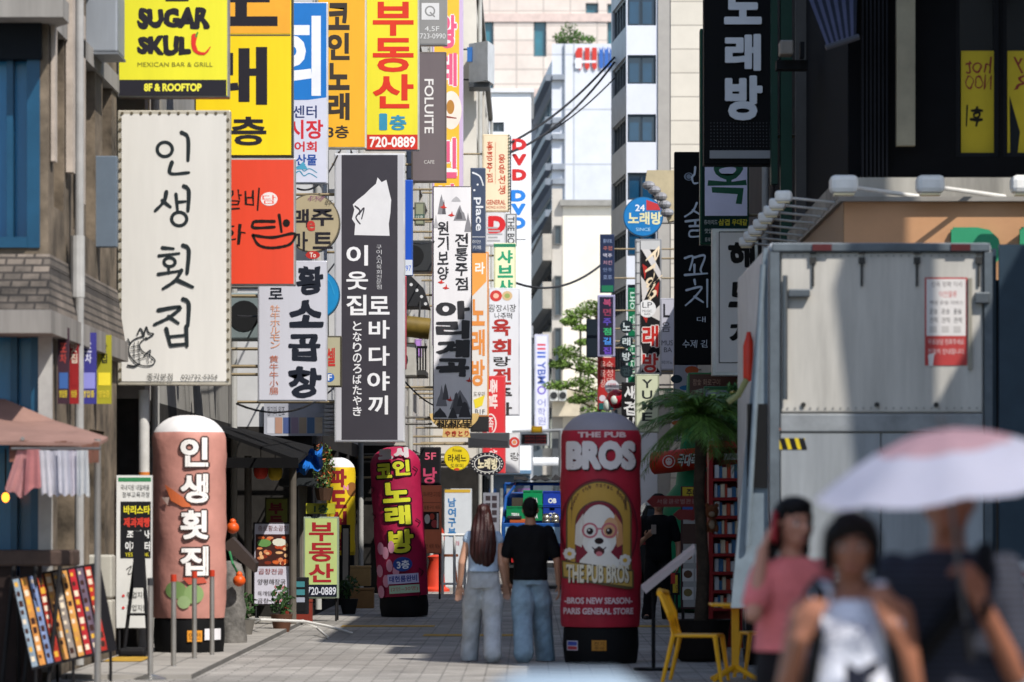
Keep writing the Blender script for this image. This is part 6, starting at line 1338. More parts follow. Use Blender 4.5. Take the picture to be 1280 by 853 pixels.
def crate(label, x0, y0, x1, y1, d, col, txt):
    q = P(x0, y1, d); r_ = P(x1, y0, d); t = thing('bottle_crate', label, 'crate', ((q.x + r_.x) / 2, d + .15, q.z), 'bottle crates on the blue truck')
    m = mat(col, .35, noise=.08); w_ = r_.x - q.x; h = r_.z - q.z
    bm = BM(); th = .015
    ops = [(w_ * .35, q.z + h * .68, w_ * .65, q.z + h * .86)]
    box(bm, q.x, d, q.z, r_.x, d + th, q.z + h * .66); box(bm, q.x, d, q.z + h * .86, r_.x, d + th, r_.z); box(bm, q.x, d, q.z + h * .66, q.x + w_ * .35, d + th, q.z + h * .86); box(bm, r_.x - w_ * .35, d, q.z + h * .66, r_.x, d + th, q.z + h * .86)
    box(bm, q.x, d + .3 - th, q.z, r_.x, d + .3, r_.z); box(bm, q.x, d + th, q.z, q.x + th, d + .3 - th, r_.z); box(bm, r_.x - th, d + th, q.z, r_.x, d + .3 - th, r_.z); box(bm, q.x + th, d + th, q.z, r_.x - th, d + .3 - th, q.z + th)
    obj('shell', bm, m, t)
    bm = BM(); box(bm, q.x - .006, d - .012, r_.z - h * .1, r_.x + .006, d - .001, r_.z); box(bm, q.x - .006, d - .012, q.z, r_.x + .006, d - .001, q.z + h * .08); obj('rim', bm, m, t)
    Art().h(txt, x0 + (x1 - x0) * .28, y0 + (y1 - y0) * .5, x0 + (x1 - x0) * .75, y0 + (y1 - y0) * .85, '#d5d8d8', .05).build(t, d)
crate('green crate beside the walking woman, lower on the truck', 633, 633, 655, 650, d + .35, '#0e7a4a', 'TERRA')
crate('green crate behind the walking man, stacked high on the truck', 654, 613, 678, 632, d + .85, '#0f8450', 'TERRA')
crate('green crate under the high one, directly behind the walking man', 655, 632.5, 678, 651, d + .86, '#0d7446', 'TERRA')
crate('blue crate on top, next to the red pillar', 679, 614, 701, 632, d + .85, '#1c3a9c', 'OB')
crate('blue crate below another, next to the red pillar', 679, 632.5, 701, 650, d + .84, '#1a3690', 'OB')
for i, (px, nm) in enumerate(((683, 'steel keg near the walking man on the blue truck'), (694, 'steel keg nearest the red pillar on the blue truck'))):
    p = P(px, 654, d + .2); t = thing('beer_keg', nm, 'keg', (p.x, p.y, p.z), 'steel kegs'); z = p.z
    bm = BM(); lathe(bm, [(.075, z), (.085, z + .02), (.085, z + .05), (.08, z + .06), (.085, z + .07), (.085, z + .13), (.06, z + .16), (.07, z + .19), (.06, z + .19)], 20, (p.x, p.y)); obj('body', bm, mat('#a9a59a', .3, .8), t, True)
    bm = BM(); cyl(bm, (p.x, p.y, z + .16), (p.x, p.y, z + .2), .02); obj('valve', bm, mat('#6a675f', .3, .8), t)
p = P(644, 654, d + .15); t = thing('toolbox', 'low orange and dark box on the truck bed beside the woman', 'box', tuple(p)); obj('body', B(XX(637, d), d + .12, ZZ(654, d), XX(657, d), d + .32, ZZ(649, d), bev=.01), mat('#b0562c', .5), t)
obj('lid', B(XX(634, d), d + .1, ZZ(648.7, d), XX(652, d), d + .34, ZZ(645, d), bev=.01), mat('#2a2c30', .5), t)
# dark van behind the man in black
d = 82; x0, x1 = XX(795, d), XX(858, d)
t = thing('minivan', 'dark minivan parked behind the man in black clothes', 'van', ((x0 + x1) / 2, d, 0))
bm = BM(); pr = [(x0, .3), (x0 - .0, 1.05), (x0 + .14, 1.6), (x0 + .28, 1.85), (x1 - .1, 1.85), (x1 + .3, 1.6), (x1 + .62, 1.05), (x1 + .62, .3)]
x1b = x0 + 1.78; pr = [(x0, .3), (x0, 1.05), (x0 + .12, 1.55), (x0 + .25, 1.8), (x1b - .25, 1.8), (x1b - .12, 1.55), (x1b, 1.05), (x1b, .3)]
prism(bm, pr, d, d + 4.6); bmesh.ops.bevel(bm, geom=bm.edges[:], offset=.05, segments=2, affect='EDGES'); obj('body', bm, mat('#1b1d22', .25, .3, .05), t)
bm = BM(); prism(bm, [(x0 + .14, 1.1), (x0 + .26, 1.66), (x1b - .26, 1.66), (x1b - .14, 1.1)], d - .02, d + .02); obj('rear_window', bm, glassmat('#3a4650', .05), t)
bm = BM(); box(bm, x0 + .2, d - .03, 1.74, x1b - .2, d + .4, 1.79); obj('spoiler', bm, mat('#b9bcc2', .3, .5), t)
for x in (x0 + .05, x1b - .3): bm = BM(); box(bm, x, d - .02, .9, x + .25, d + .05, 1.04); obj('tail_light', bm, mat('#8a1a1a', .3), t)
for x in (x0 + .15, x1b - .15):
    for y in (d + .9, d + 3.7): wheel(t, (x, y, .33), .33, .22)
# pale rounded scooter box close to the camera, at the foot of the picture
d = 8.5; cx_ = XX(712, d); zt = ZZ(846, d)
t = thing('delivery_scooter', 'parked scooter with a pale bluish rounded carrier box, only the lid in view', 'scooter', (cx_, d, 0))
bm = BM(); box(bm, cx_ - .2, d, zt - .36, cx_ + .2, d + .4, zt, bev=.09); obj('carrier_box', bm, mat('#8797a4', .4, noise=.05), t, True)
bm = BM(); box(bm, cx_ - .13, d + .1, .52, cx_ + .13, d + 1.0, .8, bev=.08); box(bm, cx_ - .16, d + 1.0, .3, cx_ + .16, d + 1.35, .42, bev=.04); box(bm, cx_ - .17, d + 1.32, .3, cx_ + .17, d + 1.45, 1.0, bev=.05); obj('body', bm, mat('#5a6a78', .35), t, True)
bm = BM(); box(bm, cx_ - .12, d + .42, .8, cx_ + .12, d + 1.0, .87, bev=.03); obj('seat', bm, mat('#1a1a1c', .6), t)
bm = BM(); cyl(bm, (cx_, d + 1.4, .95), (cx_, d + 1.35, 1.02), .03); tube(bm, [(cx_ - .32, d + 1.25, .99), (cx_, d + 1.35, 1.0), (cx_ + .32, d + 1.25, .99)], .016); obj('handlebar', bm, mat('#2a2b2d', .5), t)
bm = BM(); box(bm, cx_ - .15, d + .02, zt - .42, cx_ + .15, d + .4, zt - .365); cyl(bm, (cx_, d + .3, .7), (cx_, d + .3, zt - .4), .03); obj('carrier_rack', bm, mat('#2a2b2d', .5), t)
for y in (d + .25, d + 1.55): wheel(t, (cx_, y, .23), .23, .1)

# ------------------------------------------------------------------ palm, red rack, arrow signs, inflatable bottle
d = 41; p = P(876, 0, d); zc = ZZ(520, d)
t = thing('palm_tree', 'potted palm with dark drooping fronds and slim trunk beside the truck', 'palm', (p.x, d, 0))
bm = BM(); tube(bm, [(p.x, d, .35), (p.x + .03, d, 1.0), (p.x - .02, d + .02, 1.8), (p.x + .02, d, zc)], [.08, .065, .06, .07], 12); obj('trunk', bm, mat('#3a2f24', .9, noise=.4, scale=8, bump=.8, bscale=30), t, True)
bm = BM(); random.seed(21)
for k in range(56):
    az = k * 2.399; el = random.uniform(-.35, 1.35); Lf = random.uniform(.45, .95); c0 = Vector((p.x, d, zc))
    dirh = Vector((math.cos(az), math.sin(az) * .8, 0)); pts = []
    for j in range(13):
        s = j / 12; pts.append(c0 + dirh * (Lf * s * math.cos(el * (1 - s * .5))) + Vector((0, 0, Lf * (s * math.sin(el) - .55 * s * s))))
    tube(bm, pts, [.012 * (1 - .8 * j / 12) for j in range(13)], 5)
    for j in range(1, 13):
        T = (pts[j] - pts[j-1]).normalized(); side = T.cross(Vector((0, 0, 1))).normalized(); up = side.cross(T)
        for sg in (-1, 1):
            for h_ in (0, .5):
                b0 = pts[j-1].lerp(pts[j], h_); ll = .24 * math.sin(math.pi * (.12 + .8 * j / 13)) * random.uniform(.8, 1.15)
                e = b0 + (side * sg * .8 + T * .7 - Vector((0, 0, .35)) + up * random.uniform(-.1, .2)).normalized() * ll
                wv = T * .013; mid = b0.lerp(e, .5) + Vector((0, 0, .012))
                bm.faces.new([bm.verts.new(q) for q in (b0 - wv, mid - wv * .9, e, mid + wv * .9)])
obj('crown', bm, mat('#567a30', .5, noise=.45, scale=3), t)
bm = BM(); lathe(bm, [(.2, 0), (.27, .05), (.31, .42), (.33, .45), (.28, .45), (.27, .4)], 24, (p.x, d)); obj('pot', bm, mat('#1f1a18', .7), t, True)
p = P(925, 512, 43); t = thing('hanging_plant', 'trailing green vine with gold baubles hung above the red rack', 'plant', (p.x, p.y, p.z))
bm = BM(); leaves(bm, (p.x, p.y, p.z), (.24, .18, .34), 900, .045); leaves(bm, (p.x - .3, p.y, p.z - .05), (.26, .15, .2), 500, .045); obj('foliage', bm, mat('#47743a', .6, noise=.4, scale=6), t)
bm = BM()
for (x, y) in ((925, 480), (934, 488), (916, 492)): ball(bm, P(x, y, 42.8), .035, 10, 8)
obj('bauble', bm, mat('#a08a4a', .3, .5), t, True)
bm = BM(); cyl(bm, (p.x, p.y, p.z), (p.x + .1, p.y, p.z + .5), .01); obj('cord', bm, mat('#2a2a24', .7), t)
d = 45; x0, x1 = XX(886, d), XX(931, d); zt = ZZ(560, d)
t = thing('magazine_rack', 'tall dark red magazine rack with glossy leaflets between palm and truck', 'rack', ((x0 + x1) / 2, d, 0))
rd = mat('#8a1a1c', .4, .1, .1)
bm = BM(); box(bm, x0, d, 0, x0 + .05, d + .45, zt); box(bm, x1 - .05, d, 0, x1, d + .45, zt); box(bm, x0 + .05, d + .4, 0, x1 - .05, d + .45, zt); obj('side_frame', bm, rd, t)
for k, y in enumerate((598, 622, 645, 668, 692, 715, 738, 760)):
    z = ZZ(y, d); bm = BM(); box(bm, x0 + .051, d - .01, z - .035, x1 - .051, d + .399, z); obj('shelf', bm, rd, t)
    bm = BM(); random.seed(k)
    x = x0 + .07
    while x < x1 - .09:
        w_ = random.uniform(.03, .06); h = random.uniform(.11, .17); box(bm, x, d + .03 + random.uniform(0, .04), z + .003, x + w_ - .004, d + .3, z + h)
        x += w_
    fs = bm.faces[:]
    for i, f in enumerate(fs): f.material_index = (i // 6 * 7) % 4
    obj('leaflet', bm, [mat('#d2d0cc', .3), mat('#b8462f', .3), mat('#d8c8a8', .3), mat('#3f6f96', .3)], t)
bm = BM(); box(bm, x0 - .01, d - .03, zt + .002, x1 + .01, d + .46, zt + .08); obj('header', bm, rd, t)
Art().rect(905, 567, 930, 575, '#8d8a82').h('서울여행', 907, 568.5, 928, 573.5, '#2a1a1a', .0).build(t, d - .035)
d = 42.4; t = thing('arrow_signpost', 'dark red signpost carrying two arrow boards across the man in black', 'signpost', (XX(879, d), d, 0))
bm = BM()
for px in (873, 881): cyl(bm, (XX(px, d), d, 0), (XX(px, d), d, ZZ(590, d)), .022)
obj('post', bm, mat('#6a1818', .4), t)
for (xa, xb, ya, yb, s, hh) in ((815, 874, 620, 634, '서울글로벌관광', .5), (848, 880, 637, 650, '', .5)):
    bm = BM(); m_ = (ya + yb) / 2; prism(bm, [(XX(x, d), ZZ(y, d)) for x, y in ((xa - 7, m_), (xa, ya), (xb, ya), (xb, yb), (xa, yb))], d - .06, d - .03); o = obj('arrow_board', bm, mat('#7d181a', .45), t)
    if s: Art().h(s, xa + 6, ya + 4, xb - 3, yb - 4, '#b08a84', .0).build(t, d - .06)
t = thing('plush_doll', 'small brown and cream plush doll tied to the red signpost', 'toy', tuple(P(889, 665, 41.8)))
bm = BM(); ball(bm, P(890, 640, 41.8), (.075, .06, .08)); ball(bm, P(890, 657, 41.8), (.06, .05, .08)); 
for dx in (-6, 6): ball(bm, P(890 + dx, 632, 41.8), .025, 8, 6); ball(bm, P(890 + dx, 661, 41.75), (.022, .02, .045), 8, 6)
obj('body', bm, mat('#7a4a2c', .9, noise=.2), t, True)
bm = BM(); ball(bm, P(890, 643, 41.73), (.035, .02, .03), 10, 6); ball(bm, P(890, 656, 41.75), (.035, .02, .05), 10, 6); obj('pale_patch', bm, mat('#a8947c', .9), t, True)
# green inflatable bottle with a red banner arm
d = 61; p = P(868, 0, d); 
t = thing('inflatable_bottle', 'green inflatable bottle figure wrapped by a red tube with pale writing', 'inflatable sign', (p.x, d, 0))
bm = BM(); zz = lambda y: ZZ(y, d)
lathe(bm, [(.3, .0), (.5, .1), (.52, zz(700)), (.5, zz(640)), (.47, zz(622)), (.3, zz(606)), (.27, zz(585)), (.23, zz(560)), (.17, zz(530)), (.13, zz(490)), (.12, zz(470)), (.05, zz(466))], 32, (p.x, d)); obj('bottle', bm, mat('#0e7a52', .5, noise=.08, bump=.2, bscale=4), t, True)
bm = BM(); q = P(812, 580, d - .5); r_ = P(886, 572, d - .5)
tube(bm, [q, q + Vector((.02, 0, 0)), q.lerp(r_, .06), q.lerp(r_, .5), q.lerp(r_, .94), r_ - Vector((.02, 0, 0)), r_], [.05, .13, .175, .18, .165, .12, .05], 20); tb = obj('red_tube', bm, mat('#c03018', .5, noise=.08), t, True)
a = Art().oval(836, 577, 8, 8, '#d8c4bc').oval(836, 577, 6.8, 6.8, '#b8301c').oval(836, 577, 4.2, 4.8, '#d8c4bc').oval(834.5, 576, .7, .7, '#b8301c').oval(837.5, 576, .7, .7, '#b8301c').h('국대족발', 847, 567, 881, 583, '#1c2a2a', .09, skew=.1).h('국대족발', 847, 567, 881, 583, '#d8d4c8', .03, skew=.1); a.build(tb, d - .68)
board('food_board', 'poster board with food photos and a yellow header behind the red signpost', (851, 608, 884, 762), 55, '#a8a49e', (lambda a: [a.rect(853, 609, 883, 624, '#c2a824'), a.h('주메뉴', 858, 611, 880, 621, '#3a2a18', .03), a.rect(853, 626, 883, 640, '#8a2a24'), a.h('족발 보쌈', 857, 641, 881, 651, '#b02c24', .03)] + [a.rect(853, 655, 883, 680, '#4a3026', 'printed_picture'), a.oval(877, 668, 7, 12, '#b0703c', 'printed_picture')] + [[a.rect(853 + 16 * i, 688 + 23 * j, 867 + 16 * i, 704 + 23 * j, '#cdc8c2', 'printed_picture'), a.oval(860 + 16 * i, 695 + 23 * j, 5.5, 5, ['#8a5a34', '#5a3a24', '#7a6a3a'][(i + j) % 3], 'printed_picture', 12)] for i in range(2) for j in range(3)] + [a.rect(853, 626, 866, 640, '#2a5fa8')] and a)(Art()), '#3a1c1c', lean=0, zfoot=0)
board('tag_board', 'small red and yellow tags hung under the slanted menu', (838, 716, 850, 744), 50, '#c2a024', Art().rect(838.5, 716.5, 844, 730, '#a82a20').h('안', 844.5, 731, 849.5, 740, '#3a2a18', .0), lean=0, zfoot=0)
# slanted menu on a post
d = 38.6; t = thing('menu_stand', 'pale menu board tilted like a music stand on a slim black post', 'stand', (XX(817, d), d, 0))
bm = BM(); q = [P(868, 684, d), P(868, 692, d), P(807, 742, d), P(802, 736, d)]
v1 = [bm.verts.new(x + Vector((0, -.12, 0))) for x in q]; v2 = [bm.verts.new(x + Vector((0, .25, .03))) for x in q]
bm.faces.new(v1); bm.faces.new(v2[::-1])
for i in range(4): bm.faces.new((v1[i], v1[(i+1) % 4], v2[(i+1) % 4], v2[i]))
obj('menu_board', bm, mat('#b0a2a0', .5, noise=.1), t)
bm = BM(); cyl(bm, (XX(817, d), d + .05, 0), (XX(817, d), d + .05, ZZ(728, d)), .02); cyl(bm, (XX(817, d), d + .05, 0), (XX(817, d), d + .05, .03), .2, seg=20); obj('post', bm, mat('#141416', .4, .4), t)
# yellow cafe table and chairs
YEL = mat('#e6a514', .4, noise=.06)
def cafe_chair(x, y, rz, label):
    t = thing('cafe_chair', label, 'chair', (x, y, 0), 'yellow cafe chairs')
    W2, S = .21, .45
    bm = BM(); box(bm, x - W2, y - .22, S - .03, x + W2, y + .22, S, bev=.014); obj('seat', bm, YEL, t)
    for sx in (-1, 1):
        bm = BM(); tube(bm, [(x + sx * .2, y - .2, S - .02), (x + sx * .215, y - .26, 0)], [.025, .018], 8); obj('leg', bm, YEL, t)
        bm = BM(); tube(bm, [(x + sx * .2, y + .2, S - .02), (x + sx * .215, y + .3, 0)], [.025, .018], 8); obj('leg', bm, YEL, t)
    bk = BM()
    for sx in (-1, 1): tube(bk, [(x + sx * .2, y + .2, S - .02), (x + sx * .2, y + .25, S + .2), (x + sx * .18, y + .33, S + .38)], .02, 8)
    tube(bk, [(x - .19, y + .33, S + .38), (x, y + .36, S + .4), (x + .19, y + .33, S + .38)], .03, 8)
    b = obj('backrest', bk, YEL, t)
    bm = BM()
    for k in range(4): xx = x - .12 + .08 * k; tube(bm, [(xx, y + .21, S - .01), (xx, y + .26, S + .2), (xx, y + .345, S + .39)], .012, 6)
    obj('back_slat', bm, YEL, b)
    t.rotation_euler = (0, 0, rz); return t
c1 = cafe_chair(XX(872, 36.2), 36.2, R(78), 'yellow slatted cafe chair facing the small table, in full view')
dup(c1, (XX(958, 36.8), 36.9, 0), R(-80), 'yellow cafe chair half hidden behind the woman in pink')
x, y = XX(919, 36.3), 36.3; t = thing('cafe_table', 'yellow pedestal cafe table between the yellow chairs', 'table', (x, y, 0))
bm = BM(); box(bm, x - .24, y - .3, .71, x + .24, y + .3, .735, bev=.01); obj('top', bm, YEL, t)
bm = BM(); box(bm, x - .035, y - .035, .08, x + .035, y + .035, .708); box(bm, x - .12, y - .12, .69, x + .12, y + .12, .7085); obj('pedestal', bm, YEL, t)
for k in range(4):
    q = math.pi / 4 + k * math.pi / 2; bm = BM(); tube(bm, [(x, y, .14), (x + .3 * math.cos(q), y + .3 * math.sin(q), .015)], [.03, .02], 8); obj('leg', bm, YEL, t)
# no parking sign by the man with the parasol
d = 20; t = thing('no_parking_sign', 'white no parking sign with a red ring on the ground stand, cut by the frame', 'sign', (XX(1276, d), d, 0))
obj('plate', B(XX(1252, d), d, ZZ(772, d), XX(1304, d), d + .03, ZZ(748 - 46, d), bev=.01), mat('#b9b8b6', .5), t)
Art().ring(1277, 738, 21, 6, '#a82a2a', 21).stroke([(1262, 723), (1292, 753)], 5, '#a82a2a', 0).h('P', 1270, 726, 1285, 750, '#1c1c1e', .04).build(t, d)
bm = BM(); cyl(bm, (XX(1277, d), d + .015, 0), (XX(1277, d), d + .015, ZZ(772, d)), .02); lathe(bm, [(.2, 0), (.2, .04), (.05, .08)], 20, (XX(1277, d), d + .015)); obj('stand', bm, mat('#3a3a3c', .5), t)
d = 13.2; t = thing('shoulder_bag', 'reddish brown leather bag edge at the lower corner beside the man with the parasol', 'bag', (XX(1272, d), d, ZZ(890, d)))
bm = BM(); ball(bm, (XX(1284, d), d, ZZ(842, d)), (.115, .06, .16), 20, 14); obj('body', bm, mat('#8a9098', .5, noise=.1), t, True)
bm = BM(); tube(bm, [(XX(1284 + 40 * math.cos(q), d), d - .02, ZZ(842 - 58 * math.sin(q), d)) for q in [math.pi * k / 10 for k in range(11)]], .014); obj('trim', bm, mat('#7a3a24', .4), t, True)

# tree in front of the cream building
t = thing('street_tree', 'loose green pine like tree with layered clumps before the cream building', 'tree', (XX(752, 124), 124, 0))
d = 124; bm = BM(); x = XX(752, d); tube(bm, [(x, d, 0), (x - .1, d, 3), (x + .05, d, 6), (x - .2, d, 8.2)], [.16, .13, .1, .04], 10)
CL = [(725, 392, .55, .16), (742, 384, .5, .2), (712, 402, .3, .12), (730, 410, .4, .1), (708, 440, .42, .2), (722, 452, .6, .22), (700, 456, .35, .14), (735, 462, .4, .2), (726, 478, .5, .18), (698, 482, .5, .14), (738, 492, .55, .22), (722, 500, .35, .12), (745, 515, .5, .25), (730, 428, .3, .1)]
for (px, py, rx, rz) in CL:
    q = P(px, py, d); tube(bm, [(x - .05, d, q.z - .35), (x + (q.x - x) * .5, d, q.z - .2), (q.x, d + .05, q.z - .03)], [.05, .035, .015], 6)
obj('trunk', bm, mat('#4a3a2c', .9, noise=.3), t)
bm = BM(); random.seed(31)
for (px, py, rx, rz) in CL: leaves(bm, P(px, py, d), (rx * 1.1, .5, rz * 1.15), 430, .07, .6)
obj('crown', bm, PINE, t)

# ------------------------------------------------------------------ people
def remesh(bm, vox, smooth=2):
    me = bpy.data.meshes.new('tmp'); bmesh.ops.recalc_face_normals(bm, faces=bm.faces); bm.to_mesh(me); bm.free()
    o = bpy.data.objects.new('tmp', me); COL.objects.link(o)
    m = o.modifiers.new('r', 'REMESH'); m.mode = 'VOXEL'; m.voxel_size = vox; m.use_smooth_shade = True
    if smooth: s = o.modifiers.new('s', 'SMOOTH'); s.factor = .5; s.iterations = smooth
    dg = bpy.context.evaluated_depsgraph_get(); me2 = bpy.data.meshes.new_from_object(o.evaluated_get(dg))
    bpy.data.objects.remove(o); bpy.data.meshes.remove(me)
    b = BM(); b.from_mesh(me2); bpy.data.meshes.remove(me2); return b
def cap(bm, pts, radii, seg=12, flat=None):
    """tapered limb through pts with rounded ends; flat=(sx, sy) squashes the whole limb about its axis"""
    pts = [Vector(p) for p in pts]
    for i in range(len(pts) - 1):
        cyl(bm, pts[i], pts[i+1], radii[i], radii[i+1], seg)
    for p, r in zip(pts, radii): ball(bm, p, r * .999, 12, 8)
def rings(bm, lst, seg=20):
    """closed loft of elliptical rings (cx, cy, z, rx, ry)"""
    R_ = []
    for (cx, cy, z, rx, ry) in lst:
        R_.append([bm.verts.new((cx + rx * math.copysign(abs(math.cos(q)) ** .85, math.cos(q)), cy + ry * math.copysign(abs(math.sin(q)) ** .85, math.sin(q)), z)) for q in [2 * math.pi * k / seg for k in range(seg)]])
    for i in range(len(R_) - 1):
        for k in range(seg): bm.faces.new((R_[i][k], R_[i][(k+1) % seg], R_[i+1][(k+1) % seg], R_[i+1][k]))
    bm.faces.new(R_[0][::-1]); bm.faces.new(R_[-1])
def hand(bm, wrist, d_, side, palm_n, curl=.5, s=1.0):
    """palm, four bent fingers and a thumb; d_ = direction from the wrist, palm_n = way the palm faces"""
    w_ = Vector(wrist); D = Vector(d_).normalized(); N = Vector(palm_n).normalized(); N = (N - D * N.dot(D)).normalized(); S = D.cross(N) * side
    for k in (-1, -.33, .33, 1): cap(bm, [w_ + S * (.018 * k) * s, w_ + D * .085 * s + S * (.03 * k) * s], [.017 * s, .013 * s], 8)
    for k, L in ((-1, .06), (-.33, .075), (.33, .08), (1, .07)):
        b0 = w_ + D * .09 * s + S * .03 * k * s; p = [b0]; a = 0; dd = D
        for j, f in enumerate((.45, .32, .26)):
            a += curl * (.8 if j else .5); dd = D * math.cos(a) + N * math.sin(a); p.append(p[-1] + dd * L * f * s)
        cap(bm, p, [.0105 * s, .0098 * s, .0092 * s, .008 * s], 8)
    b0 = w_ + D * .025 * s - S * .026 * s; cap(bm, [b0, b0 + (-S * .7 + D * .6 + N * .25).normalized() * .04 * s, b0 + (-S * .45 + D * .9 + N * .6).normalized() * .075 * s], [.014 * s, .0115 * s, .009 * s], 8)
def person(label, loc, H, rz, sh=.2, hip=.16, arms=None, legs=None, skin='#b88468', top=None, bottom=None, hair=None, lean=0, turn=0, shoes='#1c1c1e', face=True, chest=1.0, low_sleeve=.6, tank=False):
    """local frame: faces -Y, x to the viewer's right; built about loc then turned by rz"""
    t = thing('person', label, 'person', loc)
    o = Vector(loc); h = H
    def V(x, y, z): return o + Vector((x, y - lean * max(0, z - .5 * h), z))
    arms = arms or {}; legs = legs or {}
    J = {'sh': {s: V(s * sh * .9, 0, .797 * h) for s in (-1, 1)}}
    el = {s: V(*arms.get(('el', s), (s * (sh + .04), .01, .625 * h))) for s in (-1, 1)}
    wr = {s: V(*arms.get(('wr', s), (s * (sh + .05), -.04, .475 * h))) for s in (-1, 1)}
    hp = {s: V(s * hip * .55, 0, .5 * h) for s in (-1, 1)}
    kn = {s: V(*legs.get(('kn', s), (s * hip * .58, -.01, .275 * h))) for s in (-1, 1)}
    an = {s: V(*legs.get(('an', s), (s * hip * .6, .01, .05 * h))) for s in (-1, 1)}
    hs = h / 1.7
    bm = BM(); hz = .93 * h
    # head with jaw, nose, ears
    ct, st_ = math.cos(turn), math.sin(turn)
    def Hd(x, y, z): return V(x * ct - y * st_, x * st_ + y * ct, z)
    hb = BM(); ball(hb, (0, 0, 0), (.076 * hs, .095 * hs, .112 * hs), 20, 14); ball(hb, (0, -.03 * hs, -.055 * hs), (.055 * hs, .062 * hs, .062 * hs), 14, 10); cap(hb, [(0, -.088 * hs, .0), (0, -.108 * hs, -.03 * hs)], [.011 * hs, .015 * hs], 8)
    for s in (-1, 1): ball(hb, (s * .077 * hs, .008, -.012 * hs), (.012, .022, .03), 8, 6); ball(hb, (s * .03, -.078 * hs, -.025 * hs), (.02, .015, .02), 8, 6)
    for z in (-.062, -.072): ball(hb, (0, -.088 * hs, z * hs), (.022, .009, .006), 8, 6)
    for v in hb.verts: v.co = Hd(v.co.x, v.co.y, hz + v.co.z)
    me = bpy.data.meshes.new('x'); hb.to_mesh(me); hb.free(); bm.from_mesh(me); bpy.data.meshes.remove(me)
    cap(bm, [V(0, .015, .80 * h), V(0, .01, .885 * h)], [.06 * hs, .052 * hs], 14)
    T = [(.47, hip * .93, .1), (.52, hip, .115), (.6, hip * .82, .095), (.68, sh * .82, .108), (.75, sh * .9, .118 * chest), (.795, sh * .9, .1), (.825, sh * .6, .075), (.84, .06, .055)]
    rings(bm, [(V(0, 0, k * h).x, V(0, 0, k * h).y, o.z + k * h, rx, ry) for k, rx, ry in T])
    for s in (-1, 1):
        cap(bm, [J['sh'][s], el[s], wr[s]], [.052 * hs, .042 * hs, .029 * hs]); cap(bm, [hp[s], kn[s], an[s]], [.088 * hs, .056 * hs, .042 * hs])
        cap(bm, [an[s] + Vector((0, .02, -.025)), an[s] + Vector((s * .015, -.13, -.045))], [.04, .032])
        d_ = (wr[s] - el[s]).normalized(); d2 = Vector(arms.get(('dir', s), d_)); hand(bm, wr[s] + d2 * .01, d2, s, arms.get(('palm', s), (-s, 0, 0)), arms.get(('curl', s), .45), hs)
    obj('body', remesh(bm, .0075, 2), mat(skin, .5, noise=.06), t, True)
    # eyes, brows, lips
    if face:
        for s in (-1, 1):
            bm = BM(); p = Hd(s * .031 * hs, -.083 * hs, hz + .0); ball(bm, p, (.014, .009, .008), 10, 8); e = obj('eye', bm, mat('#b9b4ae', .3), t, True)
            bm = BM(); p = Hd(s * .031 * hs, -.0905 * hs, hz); ball(bm, p, (.006, .004, .0065), 8, 6); obj('iris', bm, mat('#1a100c', .2), e, True)
            bm = BM(); tube(bm, [Hd(s * .016 * hs, -.093 * hs, hz + .021 * hs), Hd(s * .032 * hs, -.092 * hs, hz + .025 * hs), Hd(s * .049 * hs, -.08 * hs, hz + .02 * hs)], .0035, 6); obj('eyebrow', bm, mat('#1c1310', .8), t)
        bm = BM(); tube(bm, [Hd(-.022, -.086 * hs, hz - .067 * hs), Hd(0, -.1 * hs, hz - .066 * hs), Hd(.022, -.086 * hs, hz - .067 * hs)], [.003, .0065, .003], 8); obj('lips', bm, mat('#8a4a42', .4), t)
    # clothes
    if bottom:
        bm = BM(); kind, col, loose = bottom
        rings(bm, [(V(0, 0, k * h).x, V(0, 0, k * h).y, o.z + k * h, rx, ry) for k, rx, ry in ((.47, hip * .98 + .012, .132), (.52, hip + .014, .134), (.56, hip * .93 + .012, .122), (.59, hip * .86 + .01, .112), (.605, hip * .82 + .006, .1))])
        for s in (-1, 1):
            end = an[s] + Vector((0, .005, -.045)); mid = kn[s]
            cap(bm, [hp[s] + Vector((0, 0, -.02)), hp[s].lerp(mid, .6), mid, mid.lerp(end, .55), end], [.098 * hs, .085 * hs * loose, .074 * hs * loose, .068 * hs * loose, .07 * hs * loose])
        b = remesh(bm, .012, 3)
        for v in b.verts: k = .006 * math.sin(v.co.z * 38 + v.co.x * 20) * math.sin(v.co.x * 31 + v.co.z * 9); v.co.y += k; v.co.x += k * .5
        bmesh.ops.bisect_plane(b, geom=b.verts[:] + b.edges[:] + b.faces[:], plane_co=(0, 0, o.z + .012), plane_no=(0, 0, -1), clear_outer=True)
        obj('trousers', b, mat(col, .85, noise=.18, scale=5, bump=.3, bscale=60), t, True)
    if top:
        kind, col, low, loose = top
        bm = BM(); T2 = [(low, hip * .97 + .03 * loose, .15), (.6, hip * .92 + .03 * loose, .134 + .01 * loose), (.68, sh * .86 + .02, .125), (.75, sh * .93 + .016, .132 * chest), (.79, sh * .98 + .014, .118), (.815, sh * .78 + .014, .095), (.83, sh * .5 + .012, .078), (.838, .078, .068)]
        if tank: T2[-3:] = [(.785, sh * .84, .118), (.812, sh * .68, .098), (.826, sh * .5, .08)]
        rings(bm, [(V(0, 0, k * h).x, V(0, 0, k * h).y, o.z + k * h, rx, ry) for k, rx, ry in T2])
        for s in (-1, 1):
            if tank: cap(bm, [V(s * sh * .56, -.075, .78 * h), V(s * sh * .56, -.01, .842 * h), V(s * sh * .56, .07, .78 * h)], [.04, .036, .04]); continue
            e = J['sh'][s].lerp(el[s], low_sleeve); cap(bm, [J['sh'][s] + Vector((-s * .012, 0, -.002)), e], [.066 * hs, .066 * hs * (.95 + .1 * loose)])
        b = remesh(bm, .011, 3)
